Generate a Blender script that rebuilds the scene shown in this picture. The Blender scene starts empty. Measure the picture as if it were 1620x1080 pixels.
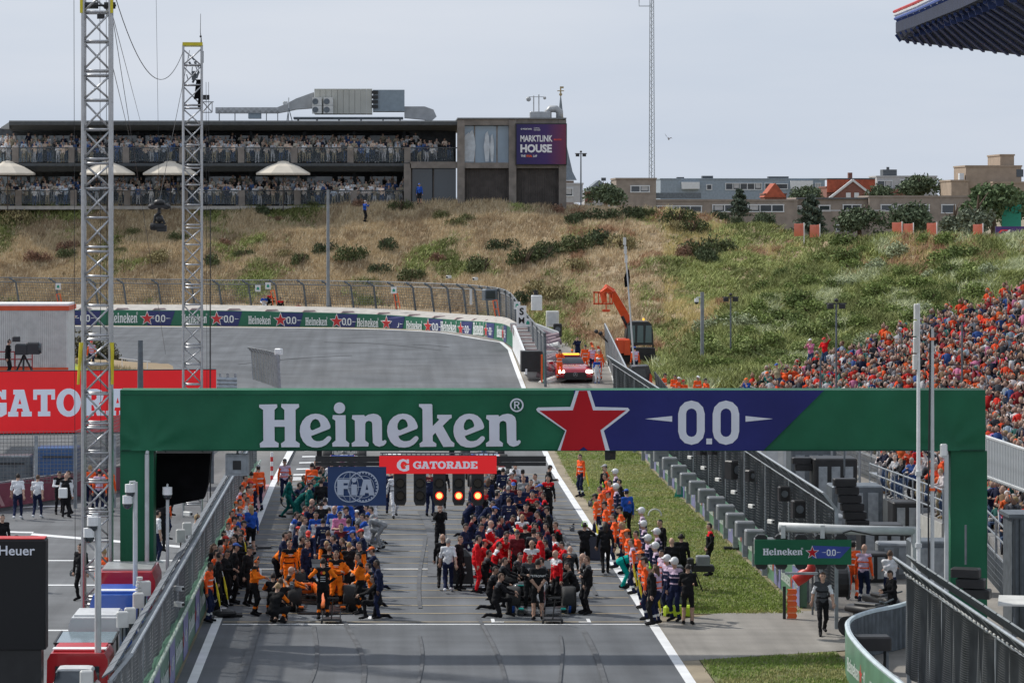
import bpy, bmesh, math, random
import numpy as np
from mathutils import Vector, Matrix, noise as mnoise
R = math.radians
rnd = random.Random(7)
scene = bpy.context.scene
COL = scene.collection

# ------------------------------------------------------------------ camera
CAM_H, FOC, VX, HY = 11.5, 5000.0, 606.0, 337.0     # measured from the photograph
cam_d = bpy.data.cameras.new('camera'); cam = bpy.data.objects.new('camera', cam_d); COL.objects.link(cam)
cam.location = (0, 0, CAM_H); cam.rotation_euler = (R(90), 0, 0)
cam_d.sensor_width = 36; cam_d.lens = FOC/1620*36
cam_d.shift_x = (810-VX)/1620; cam_d.shift_y = -(540-HY)/1620
cam_d.clip_start = 1; cam_d.clip_end = 6000
scene.camera = cam

# ------------------------------------------------------------------ light
SUN_DIR = Vector((0.84, -0.52, -1.0)).normalized()      # the way the light travels
sun_d = bpy.data.lights.new('sun', 'SUN'); sun = bpy.data.objects.new('sun', sun_d); COL.objects.link(sun)
sun.rotation_euler = SUN_DIR.to_track_quat('-Z', 'Y').to_euler()
sun_d.energy = 3.4; sun_d.angle = R(2.0); sun_d.color = (1, 0.955, 0.88)
world = bpy.data.worlds.new('World'); scene.world = world; world.use_nodes = True
nt = world.node_tree; nt.nodes.clear()
wo = nt.nodes.new('ShaderNodeOutputWorld'); bg = nt.nodes.new('ShaderNodeBackground')
sky = nt.nodes.new('ShaderNodeTexSky'); sky.sky_type = 'NISHITA'; sky.sun_disc = False
sky.sun_elevation = math.asin(-SUN_DIR.z); sky.sun_rotation = math.atan2(-SUN_DIR.x, -SUN_DIR.y)
sky.dust_density = 3; sky.air_density = 1.0
tc = nt.nodes.new('ShaderNodeTexCoord'); mp = nt.nodes.new('ShaderNodeMapping'); mp.inputs['Scale'].default_value = (1.2, 1.2, 7)
nz = nt.nodes.new('ShaderNodeTexNoise'); nz.inputs['Scale'].default_value = 3.0; nz.inputs['Detail'].default_value = 5
rp = nt.nodes.new('ShaderNodeValToRGB')
rp.color_ramp.elements[0].position = .3; rp.color_ramp.elements[0].color = (4.4, 5.05, 6.05, 1)
rp.color_ramp.elements[1].position = .75; rp.color_ramp.elements[1].color = (5.75, 6.1, 6.75, 1)
mx = nt.nodes.new('ShaderNodeMix'); mx.data_type = 'RGBA'; mx.inputs[0].default_value = .94
nt.links.new(tc.outputs['Generated'], mp.inputs[0]); nt.links.new(mp.outputs[0], nz.inputs['Vector'])
nt.links.new(nz.outputs['Fac'], rp.inputs[0]); nt.links.new(sky.outputs[0], mx.inputs[6]); nt.links.new(rp.outputs[0], mx.inputs[7])
nt.links.new(mx.outputs[2], bg.inputs['Color']); bg.inputs['Strength'].default_value = 0.116
nt.links.new(bg.outputs[0], wo.inputs[0])
vs = scene.view_settings; vs.view_transform = 'Standard'; vs.look = 'None'; vs.gamma = 1; vs.exposure = 0.10; vs.use_curve_mapping = False
scene.cycles.max_bounces = 5; scene.cycles.transparent_max_bounces = 16; scene.cycles.volume_bounces = 0
scene.cycles.diffuse_bounces = 3; scene.cycles.glossy_bounces = 2; scene.cycles.transmission_bounces = 3

# ------------------------------------------------------------------ pixel <-> place
def P(px, py, d): return Vector(((px-VX)*d/FOC, d, CAM_H-(py-HY)*d/FOC))
def DG(py, z=0.0): return (CAM_H-z)*FOC/(py-HY)
def ZR(y):
    t = [(-1e5,0),(140,0),(160,.6),(180,1.4),(190,1.9),(202,2.3),(214,2.75),(233,3),(290,3.2),(330,7.5),(1e5,8)]
    for (a,za),(b,zb) in zip(t, t[1:]):
        if y <= b: return za+(zb-za)*(y-a)/(b-a) if a > -1e4 else 0.0
    return 8

# ------------------------------------------------------------------ materials
_M = {}
def mat(name, col=(.5,.5,.5), rough=.6, metal=0, var=.12, vs_=3.0, bump=0, bs=20, spec=.5, emit=None, alpha=None, coat=0, gen=True, vcol=False, trans=0, col2=None):
    if name in _M: return _M[name]
    m = bpy.data.materials.new(name); m.use_nodes = True; _M[name] = m
    n = m.node_tree; b = n.nodes['Principled BSDF']
    b.inputs['Roughness'].default_value = rough; b.inputs['Metallic'].default_value = metal
    b.inputs['Specular IOR Level'].default_value = spec
    if coat: b.inputs['Coat Weight'].default_value = coat
    if trans: b.inputs['Transmission Weight'].default_value = trans
    c = n.nodes.new('ShaderNodeTexCoord')
    if vcol:
        a = n.nodes.new('ShaderNodeAttribute'); a.attribute_name = 'Col'; base = a.outputs['Color']
    else:
        base = None
    if var or col2:
        t = n.nodes.new('ShaderNodeTexNoise'); t.inputs['Scale'].default_value = vs_; t.inputs['Detail'].default_value = 4
        n.links.new(c.outputs['Object'], t.inputs['Vector'])
        if vcol:
            mr = n.nodes.new('ShaderNodeMapRange'); mr.inputs[1].default_value = .3; mr.inputs[2].default_value = .7
            mr.inputs[3].default_value = 1-var; mr.inputs[4].default_value = 1+var; n.links.new(t.outputs['Fac'], mr.inputs[0])
            vm = n.nodes.new('ShaderNodeVectorMath'); vm.operation = 'SCALE'
            n.links.new(base, vm.inputs[0]); n.links.new(mr.outputs[0], vm.inputs['Scale']); n.links.new(vm.outputs[0], b.inputs['Base Color'])
        else:
            r = n.nodes.new('ShaderNodeValToRGB'); r.color_ramp.elements[0].position = .32; r.color_ramp.elements[1].position = .68
            k = col2 or tuple(x*(1+var) for x in col)
            r.color_ramp.elements[0].color = (*[x*(1-var) for x in col], 1); r.color_ramp.elements[1].color = (*[min(x,1) for x in k], 1)
            n.links.new(t.outputs['Fac'], r.inputs[0]); n.links.new(r.outputs[0], b.inputs['Base Color'])
    elif vcol: n.links.new(base, b.inputs['Base Color'])
    else: b.inputs['Base Color'].default_value = (*col, 1)
    if bump:
        t2 = n.nodes.new('ShaderNodeTexNoise'); t2.inputs['Scale'].default_value = bs; t2.inputs['Detail'].default_value = 3
        n.links.new(c.outputs['Object'], t2.inputs['Vector'])
        bp = n.nodes.new('ShaderNodeBump'); bp.inputs['Strength'].default_value = bump; bp.inputs['Distance'].default_value = .05
        n.links.new(t2.outputs['Fac'], bp.inputs['Height']); n.links.new(bp.outputs[0], b.inputs['Normal'])
    if emit:
        b.inputs['Emission Color'].default_value = (*emit[:3], 1); b.inputs['Emission Strength'].default_value = emit[3]
    if alpha is not None: b.inputs['Alpha'].default_value = alpha
    return m
def simple(name, c, rough=.6, metal=0, **k): return mat(name, c, rough, metal, **k)
ALU = mat('aluminium_truss', (.46,.465,.48), .42, .8, var=.08, vs_=9)
STEEL = mat('galvanised_steel', (.33,.36,.39), .5, .6, var=.18, vs_=5)
DKSTEEL = mat('dark_grey_steel', (.14,.16,.18), .5, .5, var=.2, vs_=4)
GREY = mat('grey_painted_metal', (.22,.235,.25), .5, .1, var=.15)
LGREY = mat('light_grey_paint', (.55,.57,.58), .5, .1, var=.1)
WHITE = mat('white_paint', (.78,.79,.8), .45, 0, var=.07)
OFFW = mat('offwhite_plastic', (.62,.62,.60), .6, 0, var=.1)
BLACK = mat('black_plastic', (.018,.018,.02), .5, 0, var=.25)
MATTBLACK = mat('matt_black_cloth', (.006,.006,.007), .95, 0, var=.3, spec=.1)
RUBBER = mat('tyre_rubber', (.02,.02,.021), .75, 0, var=.2, vs_=14)
GREEN = mat('green_banner_fabric', (.012,.125,.062), .6, 0, var=.16, vs_=.5, bump=.7, bs=1.3, spec=.3)
BLUE = mat('navy_banner_fabric', (.018,.022,.15), .6, 0, var=.14, vs_=.5, bump=.7, bs=1.3, spec=.3)
REDST = mat('red_star_print', (.46,.014,.022), .75, 0, var=.06, vs_=1, spec=.2)
LETTER = mat('white_letter_print', (.72,.74,.82), .7, 0, var=.04, vs_=2, spec=.2)
CONC = mat('concrete', (.42,.40,.37), .9, 0, var=.15, vs_=2)
ORANGE = mat('orange_paint', (.85,.13,.025), .45, 0, var=.1)
YELLOW = mat('yellow_fabric', (.80,.66,.03), .7, 0, var=.12)
GLASS = mat('dark_window_glass', (.03,.04,.05), .08, 0, var=0, spec=.8)

# ------------------------------------------------------------------ mesh building
class MB:
    def __init__(s): s.v = []; s.f = []; s.m = []
    def add(s, vs, fs, mi=0):
        o = len(s.v); s.v.extend([tuple(v) for v in vs]); s.f.extend([tuple(i+o for i in f) for f in fs]); s.m.extend([mi]*len(fs)); return s
    def box(s, c, d, mi=0, rz=0, mtx=None, taper=1):
        x, y, z = [k/2 for k in d]; t = taper
        vs = [Vector(p) for p in ((-x,-y,-z),(x,-y,-z),(x,y,-z),(-x,y,-z),(-x*t,-y*t,z),(x*t,-y*t,z),(x*t,y*t,z),(-x*t,y*t,z))]
        if rz: q = Matrix.Rotation(rz, 3, 'Z'); vs = [q@v for v in vs]
        if mtx is not None: vs = [mtx@v for v in vs]
        vs = [v+Vector(c) for v in vs]
        return s.add(vs, [(0,3,2,1),(4,5,6,7),(0,1,5,4),(1,2,6,5),(2,3,7,6),(3,0,4,7)], mi)
    def rbox(s, c, d, b, mi=0, rz=0):
        # box with bevelled vertical and top edges
        x, y, z = [k/2 for k in d]; q = Matrix.Rotation(rz, 3, 'Z'); rings = []
        for zz, ins in ((-z, 0), (z-b, 0), (z, b)):
            rings.append([(-x+b+ins*0, -y+ins),(x-b, -y+ins),(x-ins, -y+b),(x-ins, y-b),(x-b, y-ins),(-x+b, y-ins),(-x+ins, y-b),(-x+ins, -y+b)])
        vs = []
        for (zz, r_) in zip((-z, z-b, z), rings): vs += [q@Vector((p[0], p[1], zz))+Vector(c) for p in r_]
        fs = [tuple(range(7,-1,-1)), tuple(range(16,24))]
        for k in range(2):
            for i in range(8): fs.append((k*8+i, k*8+(i+1)%8, k*8+8+(i+1)%8, k*8+8+i))
        return s.add(vs, fs, mi)
    def tube(s, pts, r, n=6, mi=0, caps=True):
        pts = [Vector(p) for p in pts]; rs = r if isinstance(r, (list, tuple)) else [r]*len(pts); vs = []; fs = []
        prev = None
        for i, p in enumerate(pts):
            t = (pts[min(i+1,len(pts)-1)]-pts[max(i-1,0)]).normalized()
            a = t.orthogonal().normalized() if prev is None else (prev - t*prev.dot(t)).normalized()
            prev = a; b = t.cross(a)
            for k in range(n):
                w = 2*math.pi*k/n; vs.append(p+(a*math.cos(w)+b*math.sin(w))*rs[i])
        for i in range(len(pts)-1):
            for k in range(n): fs.append((i*n+k, i*n+(k+1)%n, (i+1)*n+(k+1)%n, (i+1)*n+k))
        if caps: fs.append(tuple(range(n-1,-1,-1))); fs.append(tuple(range((len(pts)-1)*n, len(pts)*n)))
        return s.add(vs, fs, mi)
    def cyl(s, c, r, h, axis='Z', n=12, mi=0):
        a = {'X':Vector((1,0,0)),'Y':Vector((0,1,0)),'Z':Vector((0,0,1))}[axis]*h/2; c = Vector(c)
        return s.tube([c-a, c+a], r, n, mi)
    def loft(s, rings, mi=0, caps=True):
        n = len(rings[0]); vs = [p for r_ in rings for p in r_]; fs = []
        for i in range(len(rings)-1):
            for k in range(n): fs.append((i*n+k, i*n+(k+1)%n, (i+1)*n+(k+1)%n, (i+1)*n+k))
        if caps: fs.append(tuple(range(n-1,-1,-1))); fs.append(tuple(range((len(rings)-1)*n, len(rings)*n)))
        return s.add(vs, fs, mi)
    def prism(s, poly, axis, a, b, mi=0):
        # poly: 2D points; axis 'X' -> (a..b, p0, p1), 'Y' -> (p0, a..b, p1), 'Z' -> (p0,p1,a..b)
        def mk(p, t): return {'X':(t,p[0],p[1]),'Y':(p[0],t,p[1]),'Z':(p[0],p[1],t)}[axis]
        return s.loft([[mk(p,a) for p in poly],[mk(p,b) for p in poly]], mi)
    def ball(s, c, r, n=8, m=5, mi=0, sc=(1,1,1)):
        vs = []; fs = []; c = Vector(c)
        vs.append(c+Vector((0,0,-r*sc[2])))
        for j in range(1, m):
            ph = math.pi*j/m-math.pi/2
            for k in range(n):
                w = 2*math.pi*k/n; vs.append(c+Vector((r*sc[0]*math.cos(ph)*math.cos(w), r*sc[1]*math.cos(ph)*math.sin(w), r*sc[2]*math.sin(ph))))
        vs.append(c+Vector((0,0,r*sc[2]))); L = len(vs)-1
        for k in range(n): fs.append((0, 1+(k+1)%n, 1+k)); fs.append((L, L-n+k, L-n+(k+1)%n))
        for j in range(m-2):
            for k in range(n): fs.append((1+j*n+k, 1+j*n+(k+1)%n, 1+(j+1)*n+(k+1)%n, 1+(j+1)*n+k))
        return s.add(vs, fs, mi)
    def mesh(s, name, mats, smooth=False):
        me = bpy.data.meshes.new(name); me.from_pydata(s.v, [], s.f)
        for m in (mats if isinstance(mats, (list, tuple)) else [mats]): me.materials.append(m)
        if any(s.m): me.polygons.foreach_set('material_index', s.m)
        if smooth: me.polygons.foreach_set('use_smooth', [True]*len(s.f))
        me.update(); return me
    def build(s, name, mats, parent=None, loc=None, rz=0, smooth=False):
        return link(name, s.mesh(name, mats, smooth), parent, loc, rz)
def link(name, me, parent=None, loc=None, rz=0):
    o = bpy.data.objects.new(name, me); COL.objects.link(o)
    if parent is not None: o.parent = parent
    if loc is not None: o.location = loc
    if rz: o.rotation_euler = (0, 0, rz)
    return o
def tag(o, label=None, cat=None, group=None, kind=None):
    if label: o['label'] = label
    if cat: o['category'] = cat
    if group: o['group'] = group
    if kind: o['kind'] = kind
    return o
def thing(name, label, cat, loc=(0,0,0), rz=0, group=None):
    o = bpy.data.objects.new(name, None); COL.objects.link(o); o.empty_display_size = .2
    o.location = loc; o.rotation_euler = (0,0,rz)
    return tag(o, label, cat, group)
def struct(o): o['kind'] = 'structure'; return o
def stuff(o): o['kind'] = 'stuff'; return o
def copy_tree(o, parent=None):
    c = o.copy(); COL.objects.link(c)
    if parent is not None: c.parent = parent
    for ch in o.children: copy_tree(ch, c)
    return c
def at(o, loc, rz=None):
    o.location = loc
    if rz is not None: o.rotation_euler = (0,0,rz)
    return o
ORD = ['nearest','second nearest','third nearest','fourth nearest','fifth nearest','sixth nearest','seventh nearest','eighth nearest','ninth nearest','tenth nearest']
def nth(i):
    w = ['first','second','third','fourth','fifth','sixth','seventh','eighth','ninth','tenth','eleventh','twelfth']
    if i < 12: return w[i]
    n = i+1; return str(n)+('th' if 10 <= n%100 <= 20 else {1:'st',2:'nd',3:'rd'}.get(n%10,'th'))
def np_mesh(name, V, Fc, mats, mi=None, colors=None, smooth=False, quads=True):
    """V (n,3), Fc (m,k) numpy -> mesh, colours per vertex"""
    me = bpy.data.meshes.new(name); k = Fc.shape[1]
    me.vertices.add(len(V)); me.vertices.foreach_set('co', np.asarray(V, dtype=np.float32).ravel())
    me.loops.add(Fc.size); me.loops.foreach_set('vertex_index', Fc.astype(np.int32).ravel())
    me.polygons.add(len(Fc)); me.polygons.foreach_set('loop_start', np.arange(0, Fc.size, k, dtype=np.int32))
    me.polygons.foreach_set('loop_total', np.full(len(Fc), k, dtype=np.int32))
    for m in (mats if isinstance(mats, (list, tuple)) else [mats]): me.materials.append(m)
    if mi is not None: me.polygons.foreach_set('material_index', mi.astype(np.int32))
    if smooth: me.polygons.foreach_set('use_smooth', np.ones(len(Fc), dtype=bool))
    me.update(calc_edges=True)
    if colors is not None:
        a = me.color_attributes.new('Col', 'FLOAT_COLOR', 'POINT')
        c = np.ones((len(V), 4), dtype=np.float32); c[:, :3] = colors; a.data.foreach_set('color', c.ravel())
    return me

# ------------------------------------------------------------------ lettering
def shape_mesh(name, polys, m, ext=.004):
    """polys: closed 2D outlines, holes by even-odd -> thin extruded mesh in the XZ plane facing -Y"""
    cu = bpy.data.curves.new(name, 'CURVE'); cu.dimensions = '2D'; cu.fill_mode = 'BOTH'; cu.extrude = ext
    for pl in polys:
        sp = cu.splines.new('POLY'); sp.points.add(len(pl)-1)
        for i, p in enumerate(pl): sp.points[i].co = (p[0], p[1], 0, 1)
        sp.use_cyclic_u = True
    o = bpy.data.objects.new(name, cu); COL.objects.link(o)
    me = bpy.data.meshes.new_from_object(o); bpy.data.objects.remove(o); bpy.data.curves.remove(cu)
    me.transform(Matrix.Rotation(R(90), 4, 'X')); me.materials.clear(); me.materials.append(m); me.name = name
    return me
def text_mesh(s, m, size=1.0, bold=.0, ext=.004, align='CENTER', sx=1.0):
    cu = bpy.data.curves.new('lettering', 'FONT'); cu.body = s; cu.size = size; cu.align_x = align; cu.align_y = 'CENTER'; cu.offset = bold*size; cu.extrude = ext
    cu.resolution_u = 3
    o = bpy.data.objects.new('lettering', cu); COL.objects.link(o); me = bpy.data.meshes.new_from_object(o)
    bpy.data.objects.remove(o); bpy.data.curves.remove(cu)
    me.transform(Matrix.Scale(sx, 4, (1,0,0))); me.transform(Matrix.Rotation(R(90), 4, 'X')); me.materials.clear(); me.materials.append(m); me.name = 'lettering'
    return me
def circ(cx, cy, rx, ry=None, n=24, a0=0): ry = ry or rx; return [(cx+rx*math.cos(a0+2*math.pi*i/n), cy+ry*math.sin(a0+2*math.pi*i/n)) for i in range(n)]
_H = [(68,178),(275,175),(278,210),(245,240),(245,358),(360,358),(360,240),(323,208),(325,172),(530,172),(533,208),(490,240),(492,600),(540,632),(537,675),(325,675),(320,632),(365,600),(365,437),(245,437),(247,600),(295,630),(292,675),(78,678),(72,632),(115,600),(112,240),(65,210)]
_e = [(672,545),(885,462),(897,445),(897,425),(885,390),(860,345),(820,308),(775,290),(725,284),(670,292),(615,320),(570,370),(545,430),(540,490),(550,550),(580,610),(625,655),(685,676),(745,680),(800,670),(850,645),(890,605),(908,575),(900,552),(880,545),(862,550),(840,570),(810,595),(770,605),(735,605),(700,590),(680,565)]
_ec = [(660,440),(665,400),(690,358),(722,345),(755,358),(775,390),(783,425),(775,440),(690,478),(668,470)]
_i = [(925,302),(1075,302),(1078,595),(1118,628),(1113,668),(922,668),(918,628),(958,595),(955,365),(920,342)]
_n = [(1152,302),(1290,300),(1300,318),(1340,295),(1400,284),(1450,295),(1485,325),(1498,370),(1500,598),(1515,602),(1530,590),(1550,600),(1548,625),(1520,655),(1465,670),(1420,655),(1392,620),(1385,400),(1375,378),(1345,366),(1315,378),(1303,405),(1303,595),(1345,628),(1340,666),(1148,668),(1145,628),(1185,600),(1182,365),(1147,342)]
_k = [(385,158),(530,158),(540,170),(545,415),(620,340),(595,318),(598,283),(765,283),(767,318),(740,335),(662,412),(760,585),(798,615),(795,655),(668,657),(575,492),(545,525),(545,590),(588,620),(585,655),(395,658),(390,620),(428,590),(425,225),(415,205),(385,188)]
def _sh(p, dx, dy=0): return [(a+dx, b+dy) for a, b in p]
def word_green(w):
    """outlines of the beer word, w wide, baseline 0, left 0"""
    ps = [_H, _e, _ec, circ(1003,218,66), _i, _n, _sh(_e,1018), _sh(_ec,1018), _sh(_k,1546,14), _sh(_e,1792), _sh(_ec,1792), _sh(_n,1566)]
    ps += [circ(3071,185,80), circ(3071,185,62)]
    ps += [[(3040,228),(3040,140),(3080,140),(3100,150),(3104,170),(3095,182),(3084,188),(3106,228),(3088,228),(3070,192),(3056,192),(3056,228)], [(3056,153),(3078,153),(3088,160),(3086,174),(3076,180),(3056,180)]]
    k = w/3055.0
    return [[((x-65)*k, (677-y)*k) for x, y in p] for p in ps]
_S = {
'A': ([[(0,0),(0,18),(9,18),(30,82),(22,82),(22,100),(68,100),(91,18),(100,18),(100,0),(56,0),(56,18),(63,18),(60,30),(38,30),(35,18),(43,18),(43,0)],[(43,46),(56,46),(50,68)]],100),
'T': ([[(0,62),(0,100),(92,100),(92,62),(76,62),(76,80),(60,80),(60,18),(72,18),(72,0),(20,0),(20,18),(32,18),(32,80),(16,80),(16,62)]],92),
'O': ([circ(52,50,52,53,22), circ(52,50,23,32,22)],104),
'R': ([[(0,0),(0,18),(10,18),(10,82),(0,82),(0,100),(62,100),(82,94),(90,74),(84,54),(70,46),(82,18),(94,18),(94,0),(62,0),(46,40),(38,40),(38,18),(48,18),(48,0)],[(38,58),(38,82),(52,82),(60,76),(60,64),(52,58)]],94),
'D': ([[(0,0),(0,18),(10,18),(10,82),(0,82),(0,100),(55,100),(80,90),(94,66),(94,34),(80,10),(55,0)],[(38,20),(38,80),(52,80),(64,66),(64,34),(52,20)]],94),
'E': ([[(0,0),(0,18),(10,18),(10,82),(0,82),(0,100),(84,100),(84,66),(66,66),(66,80),(38,80),(38,60),(56,60),(56,40),(38,40),(38,20),(68,20),(68,36),(86,36),(86,0)]],86),
'G': ([[(98,100),(98,64),(80,64),(74,76),(56,84),(38,76),(29,50),(38,24),(56,16),(72,22),(72,36),(58,36),(58,52),(100,52),(100,10),(80,0),(56,-3),(24,8),(4,30),(0,50),(4,72),(24,94),(50,103),(70,98),(80,90),(80,100)]],100)}
def slab_word(s, h, gap=7, xs=1.0):
    out = []; x = 0
    for ch in s:
        ps, w = _S[ch]
        out += [[((x+a)*h/100*xs, b*h/100) for a, b in p] for p in ps]; x += w+gap
    return out, (x-gap)*h/100*xs
def star(cx, cy, r, rot=0, inner=.42):
    return [(cx+(r if i%2==0 else r*inner)*math.sin(rot+math.pi*i/5), cy+(r if i%2==0 else r*inner)*math.cos(rot+math.pi*i/5)) for i in range(10)]
def zero_polys(cx, cy, w, h, t):
    def rr(w, h, n=6):
        r = w/2; pts = []
        for k in range(n+1): a = math.pi*k/n; pts.append((cx+r*math.cos(a), cy+h/2-r+r*math.sin(a)))
        for k in range(n+1): a = math.pi+math.pi*k/n; pts.append((cx+r*math.cos(a), cy-h/2+r+r*math.sin(a)))
        return pts
    return [rr(w, h), rr(w-2*t, h-2*t)]
def zerozero(cx, cy, h):
    """0.0 with the two side bars, h = digit height"""
    w = h*.60; t = h*.17; ps = zero_polys(cx-w*.66, cy, w, h, t)+zero_polys(cx+w*.66, cy, w, h, t)
    ps.append([(cx-.07*h, cy-h/2), (cx+.07*h, cy-h/2), (cx+.07*h, cy-h/2+.13*h), (cx-.07*h, cy-h/2+.13*h)])
    for s in (-1, 1): ps.append([(cx+s*h*.85, cy+.10*h-.02*h), (cx+s*h*.85, cy-.03*h), (cx+s*h*1.45, cy+.015*h), (cx+s*h*1.45, cy+.035*h)][::s])
    return ps
def put(name, me, parent, loc, rz=0): return link(name, me, parent, loc, rz)
# ------------------------------------------------------------------ ground, roads, grass
def fbm(x, y, s, seed=0): return mnoise.fractal(Vector((x/s+seed*7.3, y/s-seed*3.1, seed*1.7)), 1.0, 2.0, 4)
ROWS = sorted(set([-60,0,40,55] + list(range(60,141,4)) + [140,150,160,170,180,190,196,202,208,214,218,222,226,230,233,236,239,245,255,270,290,300,310,320,330,345,380,450,600,900,1500,2500,4500]))
XS = [-3000,-1200,-500,-250,-120,-70,-40,-25,-15,-8,0,8,15,25,40,60,90,130,250,600,1500,4000]
mb = MB()
for y in ROWS:
    for x in XS: mb.v.append((x, y, ZR(y)-.02))
n = len(XS)
for j in range(len(ROWS)-1):
    for i in range(n-1): mb.f.append((j*n+i, j*n+i+1, (j+1)*n+i+1, (j+1)*n+i)); mb.m.append(0)
SOIL = mat('sandy_ground', (.24,.20,.13), .95, 0, var=.25, vs_=.35, bump=.4, bs=6)
struct(mb.build('ground', SOIL))

def sheet(name, m, xl, xr, y0, y1, off, parent=None, nx=1):
    """strip of ground between xl(y) and xr(y), following the terrain"""
    ys = sorted(set([y0, y1]+[y for y in ROWS if y0 < y < y1])); b = MB()
    for y in ys:
        for i in range(nx+1):
            t = i/nx; b.v.append((xl(y)*(1-t)+xr(y)*t, y, ZR(y)+off))
    for j in range(len(ys)-1):
        for i in range(nx): b.f.append((j*(nx+1)+i, j*(nx+1)+i+1, (j+1)*(nx+1)+i+1, (j+1)*(nx+1)+i)); b.m.append(0)
    return b.build(name, m, parent)
def lerp_tab(tab):
    def f(y):
        if y <= tab[0][0]: return tab[0][1]
        for (a,xa),(b,xb) in zip(tab, tab[1:]):
            if y <= b: return xa+(xb-xa)*(y-a)/(b-a)
        return tab[-1][1]
    return f
EDGE = [(50,7.5),(150,7.62),(165,7.85),(180,8.06),(190,8.1),(202,8.24),(208,8.32),(211,8.3),(214,8.0),(218,6.7),(222,5.5),(226.5,4.1),(229,2.2),(231,-.3),(232.4,-3.2),(233.4,-6.7),(234.2,-10.5),(235,-14.4),(236,-20.1),(237,-28.7),(238.5,-40),(241,-58)]
edge = lerp_tab(EDGE)
# asphalt: grain, tyre-worn lines along the road and pale dust in the banked bend
def asphalt(name, base, dust=.0):
    m = bpy.data.materials.new(name); m.use_nodes = True; n = m.node_tree; b = n.nodes['Principled BSDF']
    b.inputs['Roughness'].default_value = .78; b.inputs['Specular IOR Level'].default_value = .35
    c = n.nodes.new('ShaderNodeTexCoord')
    def noise(sc, det, scale=(1,1,1)):
        mp = n.nodes.new('ShaderNodeMapping'); mp.inputs['Scale'].default_value = scale; n.links.new(c.outputs['Object'], mp.inputs[0])
        t = n.nodes.new('ShaderNodeTexNoise'); t.inputs['Scale'].default_value = sc; t.inputs['Detail'].default_value = det; n.links.new(mp.outputs[0], t.inputs['Vector']); return t.outputs['Fac']
    def mr(x, a, b_, c_, d): q = n.nodes.new('ShaderNodeMapRange'); q.inputs[1].default_value=a; q.inputs[2].default_value=b_; q.inputs[3].default_value=c_; q.inputs[4].default_value=d; n.links.new(x, q.inputs[0]); return q.outputs[0]
    def mul(a, b_): q = n.nodes.new('ShaderNodeMath'); q.operation='MULTIPLY'; n.links.new(a, q.inputs[0]); n.links.new(b_, q.inputs[1]); return q.outputs[0]
    f = mul(mr(noise(.35, 5), .3, .7, .76, 1.24), mr(noise(1.0, 4, (1.5,.035,1)), .3, .7, .82, 1.2))
    f = mul(f, mr(noise(30, 3), .3, .7, .9, 1.1))
    f = mul(f, mr(noise(.8, 3, (.12,1.6,1)), .35, .65, .93, 1.06))
    v = n.nodes.new('ShaderNodeVectorMath'); v.operation='SCALE'; v.inputs[0].default_value = base; n.links.new(f, v.inputs['Scale'])
    out = v.outputs[0]
    if dust:
        mxn = n.nodes.new('ShaderNodeMix'); mxn.data_type='RGBA'; sx = n.nodes.new('ShaderNodeSeparateXYZ'); n.links.new(c.outputs['Object'], sx.inputs[0])
        d1 = mr(sx.outputs['Y'], 150, 200, 1, 0); d0 = mr(sx.outputs['Y'], 120, 150, 0, 1)
        d2 = mul(mul(d1, d0), mr(noise(.05, 5, (1,.6,1)), .4, .62, .1, 1)); dd = n.nodes.new('ShaderNodeMath'); dd.operation='MULTIPLY'; dd.inputs[1].default_value = dust; n.links.new(d2, dd.inputs[0])
        n.links.new(dd.outputs[0], mxn.inputs[0]); n.links.new(out, mxn.inputs[6]); mxn.inputs[7].default_value = (.36,.33,.29,1); out = mxn.outputs[2]
    n.links.new(out, b.inputs['Base Color'])
    bp = n.nodes.new('ShaderNodeBump'); bp.inputs['Strength'].default_value = .35; bp.inputs['Distance'].default_value=.01; n.links.new(noise(60,2), bp.inputs['Height']); n.links.new(bp.outputs[0], b.inputs['Normal'])
    return m
ASPH = asphalt('race_asphalt', (.105,.112,.122), .75); PITASPH = asphalt('pit_asphalt', (.125,.13,.137)); WORN = asphalt('worn_asphalt', (.235,.22,.20))
struct(sheet('race_track', ASPH, lambda y: -5.06 if y < 132 else (-5.06-(y-132)*1.0 if y < 145 else -18.5-(max(0,y-205))*1.4), lambda y: edge(y)+.02, 50, 241, 0, nx=4))
struct(sheet('pit_lane', PITASPH, lambda y: -45, lambda y: -5.2 if y < 132 else (-5.06-(y-132)*1.0 if y < 145 else -18.5-(max(0,y-205))*1.4), 50, 215, 0, nx=4))
struct(sheet('run_off', WORN, lambda y: edge(y)+.2, lambda y: 13.2 if y < 215 else edge(y)+5, 160, 230, -.004))
# access road crossing the verge, sandy service ground behind the fence
b = MB(); b.add([(7.7,81.2,.004),(12.2,83.2,.004),(20,85,.004),(26,89,.004),(26,94,.004),(14,91.8,.004),(9.6,90.9,.004),(7.7,88.6,.004)], [tuple(range(8))]); struct(b.build('access_road', WORN))
DIRT = mat('dusty_dirt', (.27,.225,.16), .95, 0, var=.22, vs_=.8, bump=.5, bs=8)
struct(sheet('service_track', WORN, lambda y: 12.6, lambda y: 60, 55, 200, -.008))
PAINT = mat('road_paint', (.72,.73,.74), .6, 0, var=.10, vs_=1.2)
THIN = mat('worn_line_paint', (.38,.36,.33), .7, 0, var=.3, vs_=2)
OCHRE = mat('ochre_joint_line', (.29,.235,.15), .8, 0, var=.3, vs_=1)
struct(sheet('edge_line', PAINT, lambda y: edge(y)-.12, lambda y: edge(y)+.14, 50, 222, .006))
struct(sheet('edge_line', PAINT, lambda y: -4.80, lambda y: -4.56, 50, 134, .006))
EB = [(x+0, y) for y, x in EDGE if y >= 218]
b = MB()
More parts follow.
